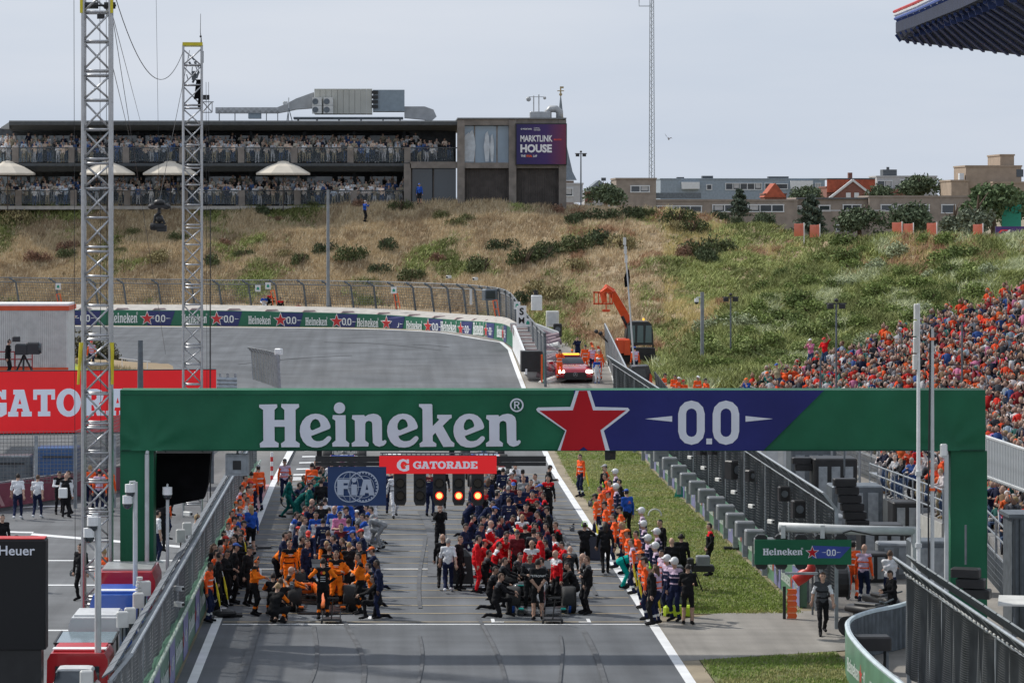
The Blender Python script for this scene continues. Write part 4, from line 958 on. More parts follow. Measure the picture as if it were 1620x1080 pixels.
# board tower bottom left
o = thing('timing_tower', 'black timing tower with white lettering at the bottom left corner', 'display', P(0, 853, 70)*1.0); o.location.z = 0
def x70(px): return (px-0)*70/FOC
z0_ = P(0,853,70).z; z1_ = P(0,1027,70).z
b = MB(); b.rbox((x70(36)-.9,.3,(z0_+z1_)/2),(x70(72)+1.8-.0,.6,z0_-z1_),.04); b.build('cabinet', mat('gloss_black', (.006,.006,.008), .7, 0, var=0), o)
b = MB(); b.box((x70(38)-.8,.32,(z1_-.02)/2),(x70(68)+1.4,.5,z1_-.02)); b.build('column', BLACK, o)
b = MB(); b.box((x70(36)-.9,.3,z0_+.012),(x70(72)+1.74,.54,.02)); b.build('red_top_trim', mat('red_trim', (.5,.02,.02), .5), o)
tm = text_mesh('Heuer', LETTER, .30, .012, align='RIGHT', sx=1.05); put('lettering', tm, o, (x70(55), -.012, P(0,871,70).z))

# ------------------------------------------------------------------ poles with domes, lamps, speakers
def dome_pole(label, px, pybase, d, heads, top, r=.06, m=LGREY):
    x = tw(px, d); o = thing('camera_pole', label, 'camera pole', (x, d, 0)); zt = P(0,top,d).z
    b = MB(); b.tube([(0,0,P(0,pybase,d).z),(0,0,zt)], r, 8); b.build('pole', m, o)
    for (dx, py) in heads:
        z = P(0,py,d).z; q = dx*d/FOC; b = MB(); b.tube([(0,0,z+.28),(q,-.05,z+.28),(q,-.05,z+.2)],.03,6); b.build('bracket', LGREY, o)
        b = MB(); b.cyl((q,-.05,z+.12),.13,.2,'Z',12); h_ = b.build('housing', WHITE, o); b = MB(); b.ball((q,-.05,z),.12,12,8); b.build('dome', GLASS, h_, smooth=True)
    return o
dome_pole('grey pole with two dome cameras in front of the left bridge pillar', 214, 930, 80, [(-12,797),(-8,779)], 762)
dome_pole('thick grey pole with dome cameras in front of the tall lattice tower', 155, 1085, 72, [(-8,832),(-14,850)], 818, .075)
dome_pole('slim grey pole with one white dome camera at the left bridge pillar', 265, 935, 84, [(0,783)], 779, .045)
dome_pole('grey lamp pole with white dome camera below the green slope', 1111, 720, 185, [(-9,478)], 462, .11, GREY)
o = thing('insulator_mast', 'white ribbed mast tip beside the left fence', 'mast', (tw(221,76),76,0)); b = MB(); b.tube([(0,0,0),(0,0,P(0,925,76).z)],.05,6); b.build('pole', LGREY, o); b = MB()
for k in range(5): b.cyl((0,0,P(0,938-k*6,76).z),.12-.012*k,.06,'Z',10)
b.build('rib', OFFW, o)
def mast(label, px, py0, d, r, m=WHITE, z0=0, cat='pole', name='mast'):
    o = thing(name, label, cat, (tw(px,d), d, z0)); b = MB(); zt = P(0,py0,d).z-z0; b.tube([(0,0,0),(0,0,zt*.55),(0,0,zt)], [r,r,r*.8], 8); b.build('pole', m, o); return o, zt
o, zt = mast('tall white mast with stacked grey boxes at its top in front of the stand', 1453, 480, 79, .05); 
for k in range(4): b = MB(); b.rbox((-.05-.01*k,0,zt-.2-k*.42),(.12,.14,.38),.02); b.build('antenna_box', OFFW, o)
for z in (3.2,5.0): b = MB(); b.cyl((0,0,z),.09,.1,'Z',10); b.build('collar', LGREY, o)
o, zt = mast('tall thin grey mast with orange collars right of the white mast', 1475, 520, 79, .05, LGREY); b = MB(); b.tube([(-.08,0,0),(-.1,0,zt*.5),(-.05,0,zt)],.022,5); b.build('cable', BLACK, o)
for z in (2.2,4.6,zt-.25): b = MB(); b.cyl((0,0,z),.075,.07,'Z',8); b.build('collar', ORANGE, o)
for i, (px, py, d, lab) in enumerate(((1156,470,185,'thin mast with dark lamp cluster below the green slope'),(1323,480,150,'dark light mast standing in front of the crowded stand'),(1522,510,140,'thin dark mast with cross arm in front of the stand'),(1298,565,140,'thin dark short mast beside the light mast'),(919,243,262,'thin mast with small sensors beside the clubhouse'))):
    z0 = 0 if d < 200 else P(0,325,d).z; o, zt = mast(lab, px, py, d, .05 if d < 200 else .06, DKSTEEL, ZR(d) if d < 200 else z0)
    b = MB(); zt = zt
    if i == 2 or i == 3: b.box((0,0,zt-.35 if i==3 else zt*.72),(1.3 if i==2 else .3,.05,.05))
    else:
        for s in (-1,1): b.rbox((s*.28,0,zt-.12),(.3,.25,.26),.04); 
        b.box((0,0,zt),(1.0,.06,.06)); b.ball((0,0,zt+.15),.1)
    b.build('lamp_cluster', BLACK, o)
o = thing('leaning_pole', 'thin leaning pole with dark flag and white panels near the orange loader', 'pole', P(1006,612,176)); b = MB(); t_ = P(988,378,176)-P(1006,612,176); b.tube([(0,0,0), tuple(t_)], [.05,.04], 6); b.build('pole', LGREY, o)
b = MB(); 
for k in range(3): b.box(tuple(t_*(.985-.06*k)), (.16,.08,.42))
b.build('panel', OFFW, o); b = MB(); q = t_*.74; b.loft([[(q.x-.15,0,q.z-.55),(q.x+.1,.1,q.z-.5),(q.x+.1,.2,q.z-.5)],[(q.x-.2,0,q.z),(q.x+.15,.1,q.z),(q.x+.1,.2,q.z)],[(q.x-.05,0,q.z+.4),(q.x+.1,.1,q.z+.45),(q.x+.1,.15,q.z+.4)]]); b.build('flag', MATTBLACK, o)
o, zt = mast('grey lamp post standing behind the far curved fence', 519, 300, 240, .13, GREY, 3)
o, zt = mast('dark wooden post behind the red board', 222, 538, 128, .13, DKSTEEL, 0)
o, zt = mast('thin pole rising through the right end of the red board', 333, 330, 118, .02, BLACK, 0)
# line-array speakers on the right
def line_array(label, px, py, d, n, lean, s=.42, rz=0):
    o = thing('line_array', label, 'speakers', P(px,py,d), rz)
    for k in range(n): b = MB(); b.rbox((lean*k*s*.35,0,-k*s*.62),(s*1.7,s,s*.56),.03,rz=0); b.build('speaker', BLACK, o)
    b = MB(); b.tube([(0,0,.2),(0,0,1.2)],.03,5); b.build('hanger', DKSTEEL, o)
    return o
line_array('black line array speakers hung behind the right fence end', 1336, 762, 100, 6, .55); line_array('black leaning speaker stack beside the right bridge pillar', 1528, 905, 80, 3, .9, .42, R(-20)); line_array('black line array hanging beneath the bridge by the viewing deck', 1268, 728, 118, 2, .8)
o = thing('floodlight', 'upright white floodlight at the right end of the bridge', 'lamp', P(1493,712,82.5)); b = MB(); b.rbox((0,0,0),(.18,.14,.34),.03); b.build('case', LGREY, o); b = MB(); b.box((0,-.08,0),(.12,.02,.26)); b.build('lens', WHITE, o)
# ------------------------------------------------------------------ banked bend: sponsor wall and curved fence
edgepts = [(x, y) for y, x in EDGE if y >= 190]
def resample(pts, step):
    out = [pts[0]]; acc = 0
    for (a, b_) in zip(pts, pts[1:]):
        L = math.dist(a, b_); 
        s = step-acc
        while s <= L: out.append((a[0]+(b_[0]-a[0])*s/L, a[1]+(b_[1]-a[1])*s/L)); s += step
        acc = L-(s-step)
    return out
# the board follows the white line, drawn by pixel of the photograph
LEDTOP = [(60,489,240.5),(112,490.5,240),(233,491,239),(343,491.5,238),(444,493.5,237),(533,495.5,236),(612,498.5,234),(678,503,230.5),(730,507,226.5),(770,509.5,221),(797,513,214.5),(812,521,206)]
def hermite(tab, n):
    out = []
    for i in range(len(tab)-1):
        p0=tab[max(0,i-1)];p1=tab[i];p2=tab[i+1];p3=tab[min(len(tab)-1,i+2)]
        for k in range(n):
            t=k/n; out.append(tuple(.5*((2*p1[q])+(-p0[q]+p2[q])*t+(2*p0[q]-5*p1[q]+4*p2[q]-p3[q])*t*t+(-p0[q]+3*p1[q]-3*p2[q]+p3[q])*t**3) for q in range(3)))
    out.append(tab[-1]); return out
led = [P(*q) for q in hermite([(-60,489,242)]+LEDTOP, 8)]
HB = 1.2
LG2 = mat('led_board_green', (.02,.15,.085), .5, 0, var=.08, vs_=.3); LB2 = mat('led_board_navy', (.025,.035,.15), .5, 0, var=.08, vs_=.3); LW2 = mat('led_board_white', (.75,.78,.78), .5, 0, var=.03); LR2 = mat('led_board_red', (.55,.03,.035), .5, 0, var=.04)
bw = thing('bend_sponsor_wall', 'long curved green lettered board around the banked bend', 'wall', (0,0,0))
b = MB()
for p in led: b.v += [tuple(p), tuple(p-Vector((0,0,HB))), (p.x+.05,p.y+.4,p.z-HB), (p.x+.05,p.y+.4,p.z)]
for i in range(len(led)-1):
    for k in range(4): b.f.append((i*4+k, i*4+(k+1)%4, i*4+4+(k+1)%4, i*4+4+k)); b.m.append(0)
b.build('panel', LG2, bw)
cum = [0]
for a, c in zip(led, led[1:]): cum.append(cum[-1]+math.dist((a.x,a.y),(c.x,c.y)))
def on_led(s, z, off):
    s = max(0, min(cum[-1]-1e-3, s)); i = max(k for k in range(len(cum)-1) if cum[k] <= s); t = (s-cum[i])/(cum[i+1]-cum[i]); a, c = led[i], led[i+1]
    p = a.lerp(c, t); d = Vector((c.x-a.x, c.y-a.y, 0)).normalized(); nrm = Vector((d.y,-d.x,0)); return Vector((p.x,p.y,p.z-HB+z))+nrm*off
def wrap(me, s0, off):
    for v in me.vertices: q = on_led(s0+v.co.x, v.co.z, off+(-v.co.y)); v.co = q
    me.update(); return me
def s_of(px):
    best = min(range(len(led)), key=lambda i: abs((led[i].x*FOC/led[i].y+VX)-px)); return cum[best]
def subdiv(polys, step=.25):
    out = []
    for p in polys:
        q = []
        for i in range(len(p)):
            a, c = p[i-1], p[i]; L = math.dist(a,c); n = max(1,int(L/step))
            for k in range(n): q.append((a[0]+(c[0]-a[0])*k/n, a[1]+(c[1]-a[1])*k/n))
        out.append(q)
    return out
stars = [-12,112,233,343.6,444,533,612,678,730.5,770.5,797]
for i, px in enumerate(stars):
    s = s_of(px) if px > -60 else 0; nxt = s_of(stars[i+1])-s if i+1 < len(stars) else 5.5
    q = min(nxt, 6.4) if i else 6
    nav = shape_mesh('navy_print', subdiv([[(0,.03),(q*.33,.03),(q*.40,HB-.03),(0,HB-.03)]]), LB2, .002); link('navy_print', wrap(nav, s+.0, .02), bw)
    link('star_outline', wrap(shape_mesh('star_outline', [star(0,HB/2,.60)], LW2, .002), s, .05), bw)
    link('red_star', wrap(shape_mesh('red_star', [star(0,HB/2,.48)], LR2, .002), s, .07), bw)
    link('lettering', wrap(shape_mesh('lettering', subdiv(zerozero(0,HB/2,.55), .3), LW2, .002), s+q*.19, .045), bw)
    link('lettering', wrap(shape_mesh('lettering', [[(x, z*2.1+.25) for x, z in p] for p in word_green(q*.40)], LW2, .002), s-q*.40-.75 if True else 0, .045), bw)
# concrete ledge with blocks on top of the board
lg = thing('concrete_ledge', 'pale concrete ledge with small blocks above the curved board', 'ledge', (0,0,0)); b = MB()
for p in led: b.v += [(p.x,p.y+.45,p.z-.4),(p.x,p.y+.45,p.z+.02),(p.x+.3,p.y+3.2,p.z+.35),(p.x+.3,p.y+3.2,p.z-.6)]
for i in range(len(led)-1):
    for k in range(4): b.f.append((i*4+k, i*4+(k+1)%4, i*4+4+(k+1)%4, i*4+4+k)); b.m.append(0)
b.build('slab', CONC, lg)
s = 1.0; PB = mat('pinkish_block', (.36,.27,.26), .9, 0, var=.2)
while s < cum[-1]-1:
    q = on_led(s, HB+.06, -.7); bb = MB(); bb.box((0,0,.04),(1.1,.5,.14),taper=.7); link('block', bb.mesh('block', PB), lg, q, .2); s += 2.9
# white stripes wall: stepped tyre stack beside the run-off
sw = thing('stepped_barrier', 'pale barrier of pinkish stacked blocks where the curved board ends', 'barrier', (0,0,0))
for k in range(17):
    t = k/16; p = P(812+t*33, 514+t*45, 207-t*14); bb = MB(); bb.box((.55,0,-.10),(1.5+.4*t,.42,.5)); o = link('block', bb.mesh('block', PB if k%2 else OFFW), sw, p, -.12)
b = MB(); b.loft([[P(811,514,206)+Vector((0,0,0)),P(811,514,206)-Vector((0,0,1.6)),P(815,514,206)-Vector((0,0,1.6)),P(815,514,206)],[P(829,557,191),P(829,557,191)-Vector((0,0,1.3)),P(832,557,191)-Vector((0,0,1.3)),P(832,557,191)],[P(831,584,185),P(831,584,185)-Vector((0,0,.3)),P(834,584,185)-Vector((0,0,.3)),P(834,584,185)]]); b.build('white_face', WHITE, sw)
b = MB(); b.box(tuple(P(840,571,186)),(1.2,1.6,1.2)); b.build('opening_frame', BLACK, sw)
# bend fence: steel posts leaning over the track, wire net
ff = thing('bend_fence', 'grey wire fence with bent posts curving behind the far board', 'fence', (0,0,0))
FT = [(-40,437,474,252),(22,437,476,252),(85,438,478,251),(147,439,479,250),(192,439,480,249),(247,440,482,249),(300,440,482,248),(343,441,483,247),(390,441,484,246),(433,441,486,245),(477,441,488,244),(516,442,489,243),(552,443,489,242),(588,443,491,241),(620,444,492,240),(650,445,493,239),(679,446,494,237),(705,447,496,235),(730,448,497,233),(748,449,499,231),(765,451,501,229),(778,452,503,227),(790,454,505,224),(800,457,507,221),(808,462,508,218),(815,470,510,215),(821,480,520,211),(828,488,532,207),(836,498,545,203),(843,506,560,198),(850,514,575,193),(856,520,592,187),(861,524,604,182)]
ft = []
for i, (px, yt, yb, d) in enumerate(FT):
    lean = -8 if px < 790 else -3*(1-(px-790)/70)
    bse = P(px+9 if px < 790 else px+2, yb, d); top = P(px, yt+2, d); mid = P(px+ (3 if px<790 else 1), yt+9, d-.1); ft.append((bse, mid, top))
    b = MB(); b.tube([bse-Vector((0,0,.4)), mid, top+Vector((lean*.012*4,-.25,.02))], .085, 5); link('post', b.mesh('post', DKSTEEL), ff)
b = MB()
for (a, c) in zip(ft, ft[1:]):
    wires(b, a[0], c[0], a[1], c[1], .20, .20, .016); wires(b, a[1], c[1], a[2], c[2], .2, .15, .018)
stuff(b.build('wire_mesh', WIRE, ff))
for q in (1,2): b = MB(); b.tube([t[q] for t in ft], .045, 5); b.build('cable', WIRE, ff)
LAD = MB(); LAD.box((-.14,0,.55),(.07,.05,1.1)); LAD.box((.14,0,.55),(.07,.05,1.1)); LAD.box((0,0,1.1),(.35,.06,.05)); LAD.box((0,0,.5),(.3,.04,.05)); LADM = LAD.mesh('frame', ORANGE)
SIG = MB(); SIG.box((0,0,0),(.42,.04,.5)); SIGM = SIG.mesh('plate', SG); GM = mat('sign_green', (.02,.3,.2), .6, 0, var=0)
SM_ = MB(); SM_.prism([(-.1,-.12),(.1,-.12),(.1,.02),(.0,.14),(-.1,.02)],'Y',-.03,-.024); SMM = SM_.mesh('green_mark', GM)
for i, (px, py, d) in enumerate(((96,487,246),(435,482,241),(630,488,235),(787,500,219))):
    o = thing('access_ladder', None, 'ladder', P(px,py,d), .0, 'orange ladders at the far fence'); link('frame', LADM, o); o.rotation_euler = (0, R(-10), 0)
    late(o, 'small orange ladder leaning on the far curved fence', px)
for i, (px, py, d) in enumerate(((92,453,247),(408,456,243),(424,452,243),(623,459,237),(818,483,208),(835,510,200))):
    o = thing('exit_sign', None, 'sign', P(px,py,d), 0, 'small white signs on the far fence'); link('plate', SIGM, o); link('green_mark', SMM, o)
    late(o, 'small white sign with green mark on the far fence', px)
o = thing('letter_sign', 'white hanging board with black letters S and M on the far fence', 'sign', P(825,500,203), R(8)); b = MB(); b.box((0,0,0),(.62,.06,1.35)); b.build('plate', SG, o)
tb_ = mat('black_letters', (.01,.01,.01), .6, 0, var=0)
put('lettering', text_mesh('S', tb_, .62, .03), o, (0,-.05,.28)); put('lettering', text_mesh('M', tb_, .58, .005), o, (0,-.05,-.30))
o = thing('fence_lamp', 'dark square floodlight on the far curved fence', 'lamp', P(775,466,224), R(20)); b = MB(); b.rbox((0,0,0),(1.0,.7,.8),.08); b.build('case', DKSTEEL, o); b = MB(); b.box((-.1,-.37,0),(.7,.03,.55)); b.build('glass', GLASS, o); b = MB(); b.tube([(.3,.3,.0),(.8,.6,.3)],.05,5); b.build('bracket', STEEL, o)
for i, (px,py) in enumerate(((710,438),(752,441))):
    o = thing('fence_camera', ['small white camera on top of the far fence, left one','small white camera on top of the far fence, right one'][i], 'camera', P(px,py,233), R(-30)); link('housing', CCM, o); link('lens', CLM, o); o.scale = (1.8,1.8,1.8)
o = thing('far_panel', 'narrow upright white panel on the far fence', 'panel', P(745,470,231)); b = MB(); b.box((0,0,0),(.18,.1,1.1)); b.build('plate', SG, o)
# small items behind the end of the fence
o = thing('white_cabinet', 'white cabinet with black top behind the far fence corner', 'cabinet', P(849,490,222)); b = MB(); b.rbox((0,0,.5),(.75,.6,1.05),.05); b.build('case', WHITE, o); b = MB(); b.cyl((-.05,0,1.2),.16,.35,'Z',8); b.build('cap', BLACK, o)
o = thing('grey_box_door', 'light grey cabinet with recessed door on the sandy path', 'cabinet', P(874,516,212)); b = MB(); b.rbox((0,0,.5),(.85,.6,1.05),.04); b.build('case', OFFW, o); b = MB(); b.box((0,-.31,.5),(.5,.02,.7)); b.build('door', LGREY, o)
o = thing('black_speaker', 'black upright loudspeaker on the sandy path', 'speaker', P(882,533,206)); b = MB(); b.rbox((0,0,.45),(.55,.5,.85),.04); b.build('case', BLACK, o); b = MB(); b.cyl((0,-.26,.5),.18,.03,'Y'); b.build('cone', DKSTEEL, o)
PINKT = mat('pink_tarp', (.27,.20,.22), .8, 0, var=.2, vs_=4)
o = thing('tyre_stack', 'low stack of pinkish wrapped tyres beside the safety car', 'barrier', (0,0,0))
rs = random.Random(5)
for k in range(16): p = P(862+k*.9+rs.uniform(-3,3), 524+k*5.2, 201-k*1.1); q = MB(); q.cyl((0,0,0),.2+rs.uniform(0,.12),1.2+rs.uniform(0,.6),'X',8); w_ = link('tyre_roll', q.mesh('tyre_roll', PINKT if k%5 else OFFW), o, p); w_.rotation_euler = (0, R(rs.uniform(-22,22)), R(rs.uniform(-40,40)))
o = thing('green_post_barrier', 'orange and green end post of the far fence', 'post', P(861,604,184)); b = MB(); b.box((0,0,.8),(.12,.12,1.7)); b.build('post', GM, o); b = MB(); b.box((-.14,0,.8),(.1,.1,1.6)); b.build('orange_strip', ORANGE, o)

# right-centre fence beside the recovery road, seen end on
rf = thing('run_off_fence', 'tall grey wire fence seen end on beside the red car', 'fence', (0,0,0)); b = MB(); tt = []
RF = [(960+30*t, 512+95*t, 584+85*t, 200-40*t) for t in [k/9 for k in range(10)]]
for (px,yt,yb,d) in RF:
    bs, tp = P(px,yb,d), P(px-3+(px-960)*.55,yt,d); tt.append((bs,tp)); q = MB(); q.tube([bs,tp],.06,4); link('post', q.mesh('post', STEEL), rf)
for a, c in zip(tt, tt[1:]): wires(b, a[0], c[0], a[1], c[1], .10, .10, .020)
stuff(b.build('wire_mesh', WIRE, rf))
b = MB(); b.tube([t[1] for t in tt], .05, 5); b.build('top_cable', STEEL, rf)
rw = thing('run_off_wall', 'low green and white wall under the end-on fence', 'wall', (0,0,0)); b = MB()
for (px,yt,yb,d) in RF:
    p = P(px-2,yb,d); b.v += [(p.x,p.y,ZR(d)), tuple(p), tuple(p+Vector((.2,0,0))), (p.x+.2,p.y,ZR(d))]
for i in range(len(RF)-1):
    for k in range(4): b.f.append((i*4+k, i*4+(k+1)%4, i*4+4+(k+1)%4, i*4+4+k)); b.m.append(k%2)
b.build('panel', [LG2, OFFW], rw)
rf2 = thing('short_fence', 'short dark leaning fence panel below the green slope', 'fence', (0,0,0)); tt = []
for k in range(6):
    t = k/5; bs = P(1040+t*22, 622+t*12, 170-t*6); tp = P(1036+t*24, 588+t*30, 170-t*6); tt.append((bs,tp)); q = MB(); q.tube([bs,tp],.06,4); link('post', q.mesh('post', DKSTEEL), rf2)
b = MB()
for a, c in zip(tt, tt[1:]): wires(b, a[0], c[0], a[1], c[1], .12,.12,.018)
stuff(b.build('wire_mesh', DWIRE, rf2))
# curved fence in the left middle with guard rails
lf2 = thing('loop_fence', 'grey curved fence end with overhanging top in the left middle', 'fence', (0,0,0)); tt = []
for k in range(16):
    t = k/15; a = math.pi*(.02+.5*t); px = 398+46*math.sin(a*1.0); d = 168-t*22+0*math.cos(a)
    yb = 600+22*t; yt = 553+15*t if px < 440 else 575
    bs, tp = P(px, yb, d), P(px-3, 556+14*t, d); ov = P(px-9+4*t, 549+12*t, d); tt.append((bs,tp,ov)); q = MB(); q.tube([bs,tp,ov],.055,4); link('post', q.mesh('post', STEEL), lf2)
b = MB()
for a, c in zip(tt, tt[1:]): wires(b, a[0], c[0], a[1], c[1], .16,.16,.012); wires(b, a[1], c[1], a[2], c[2], .16,.14,.014)
stuff(b.build('wire_mesh', WIRE, lf2))
o = thing('floodlight', 'small white floodlight on the loop fence', 'lamp', P(441,556,150), R(-30)); b = MB(); b.rbox((0,0,0),(.36,.25,.3),.04); b.build('case', WHITE, o); b = MB(); b.tube([(0,0,-.1),(0,.1,-.5)],.03,5); b.build('bracket', STEEL, o)
gr_ = thing('guard_rail', 'stacked grey guard rails left of the loop fence', 'guard rail', (0,0,0))
for k in range(3): b = MB(); a = P(343,600+k*6,158); c = P(375,601+k*6,158); b.loft([[a+Vector((0,0,.12)),a+Vector((0,-.06,0)),a-Vector((0,0,.06))],[c+Vector((0,0,.12)),c+Vector((0,-.06,0)),c-Vector((0,0,.06))]]); b.build('rail', STEEL, gr_)
for k in range(3): b = MB(); p = P(348+k*12,622,158); b.box((p.x,p.y+.1,p.z+.4),(.12,.1,1.2)); b.build('post', STEEL, gr_)

# ------------------------------------------------------------------ infield mound, bush, container on the left
IM = MB(); NN = 24
for j in range(13):
    for i in range(NN+1):
        x = -34+i*(22.0/NN); y = 160+j*3.2; e = math.sin(math.pi*min(1,max(0,(i/NN)*1.0)))**.4*math.sin(math.pi*j/12)**.5
        IM.v.append((x, y, ZR(y)-.1+e*(1.0+fbm(x,y,4,8)*.5)*(1 if x < -15 else max(0,(-12-x)/3))))
for j in range(12):
    for i in range(NN): IM.f.append((j*(NN+1)+i, j*(NN+1)+i+1, (j+1)*(NN+1)+i+1, (j+1)*(NN+1)+i)); IM.m.append(0)
struct(IM.build('grass_mound', DUNE, smooth=True))
g = np.random.default_rng(44); pts = []; cc = []
for _ in range(5200):
    px = g.uniform(84,262); py = g.uniform(562,600)
    if py < 562+(px-86)*.18: continue
    d = 196-(py-560)*.65; p = P(px,py,d); p.z -= .35; pts.append(p); cc.append((.36,.28,.16) if g.random()<.75 else (.2,.19,.09))
blades('infield_grass', pts, .5, .05, cc, 5, .25, seed=45)
BB = [leaf_dome('foliage', 1.7, 1.2, 1.7, 1700, (.125,.115,.07), 91, .1), leaf_dome('foliage', 1.5, 1.1, 1.4, 1400, (.105,.11,.06), 92, .1)]
for i, (px, py, s, k) in enumerate(((110,566,1.2,0),(140,574,1.15,1),(168,578,.95,0),(190,586,.6,1))):
    o = thing('dune_bush', ['tall dense grey-green bush beside the white container','second dense grey-green bush right of the container','third grey-green bush behind the tall lattice tower','small grey-green bush at the right end of the row'][i], 'bush', P(px,py,197), i*1.3, 'bushes on the infield mound'); o.scale = (s*1.15,s,s); link('foliage', BB[k], o); link('stem', SHV[0][1], o)
o = thing('container', 'white corrugated container with orange trim behind the red board', 'container', P(-20,600,150), R(-1)); o.location.z = P(0,592,150).z
WR = MB(); Wd = (85+110)*150/FOC; hz = (592-486)*150/FOC
for k in range(60): WR.box((-1.6+k*Wd/60-.4, -.02, hz/2),(Wd/60*.6,.05,hz))
WR.box((-1.6+Wd/2-.45,1.5,hz/2),(Wd,3,hz)); WR.build('wall', OFFW, o)
b = MB(); b.box((-1.6+Wd/2-.42,1.5,hz-.04),(Wd+.1,3.12,.22)); b.box((-1.6+Wd/2-.42,-.07,.18),(Wd+.05,.1,.3)); b.build('orange_trim', mat('orange_red_trim', (.65,.09,.03), .5), o)
b = MB(); b.box((-1.6+Wd/2-.42,1.5,hz+.12),(Wd,3,.1)); b.build('roof', WHITE, o)
o = thing('safety_barrier_pipe', 'thin white rail across the infield grass', 'rail', P(188,566,188)); b = MB(); e = P(238,572,188)-P(188,566,188); b.tube([(0,0,0), tuple(e)],.035,5); b.build('rail', WHITE, o)
for t in (.1,.9): b = MB(); b.tube([tuple(e*t), tuple(e*t-Vector((0,0,.8)))],.03,5); b.build('post', WHITE, o)
o = thing('yellow_roof_car', 'lime yellow sports car roof peeking above the red board', 'car', P(106,592,172)); b = MB(); CG = mat('lime_paint', (.55,.62,.04), .3, 0, var=.05, coat=.6)
b.loft([[(-.9,-1,0),(.95,-1,0),(.9,1,0),(-.9,1,0)],[(-.95,-1,.5),(1.4,-1,.15),(1.3,1,.15),(-.95,1,.5)],[(-.6,-.7,.72),(.3,-.7,.6),(.3,.7,.6),(-.6,.7,.72)]]); b.build('body', CG, o); b = MB(); b.box((-.2,-.9,.48),(.9,.3,.12)); b.build('window', GLASS, o)

# ------------------------------------------------------------------ clubhouse
BD = 275.0; k_ = BD/FOC
def bx_(px): return (px-VX)*k_
def bz_(py): return CAM_H-(py-HY)*k_
WOODG = mat('weathered_wood', (.21,.185,.165), .85, 0, var=.2, vs_=1.5); WOODD = mat('dark_cladding_wood', (.075,.065,.06), .85, 0, var=.25, vs_=1.5)
CHAR = mat('charcoal_fascia', (.085,.095,.105), .7, 0, var=.12); SLABT = mat('roof_edge', (.20,.21,.22), .7, 0, var=.1)
CGL = mat('clubhouse_glass', (.24,.30,.33), .06, 0, var=.12, vs_=.3, spec=.9); DRK = mat('dark_interior', (.085,.09,.095), .8, 0, var=.3)  # interior grey lifted in colour to stand in for sky light
BEIGE = mat('beige_ac_casing', (.44,.44,.40), .6, 0, var=.08, vs_=.7)
cb = thing('clubhouse', 'long two storey clubhouse with crowded terraces on the dune top', 'building', (0, BD, 0))
def part(name, m, x0, x1, y0, y1, z0, z1, parent=cb): b = MB(); b.box(((x0+x1)/2,(y0+y1)/2,(z0+z1)/2),(abs(x1-x0),abs(y1-y0),abs(z1-z0))); return b.build(name, m, parent)
XL, XR = bx_(-60), bx_(722)
def slab(name, x0, x1, zt, zb, y0, y1, taper=.9):
    b = MB(); b.prism([(y0, zt),(y1,zt),(y1,zb),(y0+taper,zb),(y0+.05,zt-.25)],'X',x0,x1); return b.build(name, CHAR, cb)
slab('roof', bx_(22), bx_(728), bz_(195), bz_(207), -3.6, 8, 1.8); part('roof_edge', SLABT, bx_(22), bx_(728), -3.62, -3.5, bz_(195), bz_(195)+.12)
b = MB(); b.loft([[(bx_(22),-3.5,bz_(195)),(bx_(22),-3.5,bz_(206)),(bx_(22),8,bz_(206)),(bx_(22),8,bz_(195))],[(bx_(7),-2.6,bz_(203)),(bx_(7),-2.6,bz_(205)),(bx_(7),8,bz_(205)),(bx_(7),8,bz_(203))]]); b.build('roof_tip', SLABT, cb)
slab('floor_slab', XL, bx_(645), bz_(259), bz_(272), -3.4, 8, .8)
part('terrace', CONC, XL, bx_(650), -3.6, 8, bz_(326)-.3, bz_(326))
part('back_wall', DRK, XL, XR, 6, 6.3, bz_(326), bz_(200))
for i, px in enumerate((40, 130, 215, 300, 395, 480, 560, 640)):
    for zt_, zb_ in ((bz_(207), bz_(259)), (bz_(272), bz_(326))): b = MB(); b.box((bx_(px), 2.5, (zt_+zb_)/2), (.25,.25,zt_-zb_)); b.build('column', CHAR, cb)
for i in range(14):
    x0, x1 = bx_(-40+i*52), bx_(-40+i*52+44)
    f = part('window', CGL if i%3 else mat('painted_lit_glass', (.35,.42,.42), .1, 0, var=.2), x0, x1, 5.9, 5.98, bz_(255), bz_(212)); part('frame', CHAR, x0-.05, x0+.05, 5.8, 5.9, bz_(255), bz_(212), f)  # some upper panes paler, their lit look is put into the colour
    f = part('window', CGL, x0, x1, 5.9, 5.98, bz_(322), bz_(278)); part('frame', CHAR, x0-.05, x0+.05, 5.8, 5.9, bz_(322), bz_(278), f)
# terrace rails with grey posts
RG = bpy.data.materials.new('rail_glass'); RG.use_nodes = True; q = RG.node_tree.nodes['Principled BSDF']; q.inputs['Base Color'].default_value = (.2,.24,.27,1); q.inputs['Alpha'].default_value = .10; q.inputs['Roughness'].default_value = .1
for lvl, (zf, xs_, x1) in enumerate(((bz_(258.5), [31,119,204,292,384,467,555,644], 722), (bz_(325.5), [36,122,206,296,385,472,560], 640))):
    for px in xs_: b = MB(); b.box((bx_(px), -3.1, zf+.66), (.55,.3,1.33)); b.build('rail_post', WOODG, cb)
    b = MB(); b.tube([(XL,-3.1,zf+1.28),(bx_(x1),-3.1,zf+1.28)], .05, 5); b.build('handrail', CHAR, cb)
    E = [-60]+xs_+[x1]
    for a, c in zip(E, E[1:]): part('glass_panel', RG, bx_(a)+.3, bx_(c)-.3, -3.12, -3.08, zf+.1, zf+1.2)
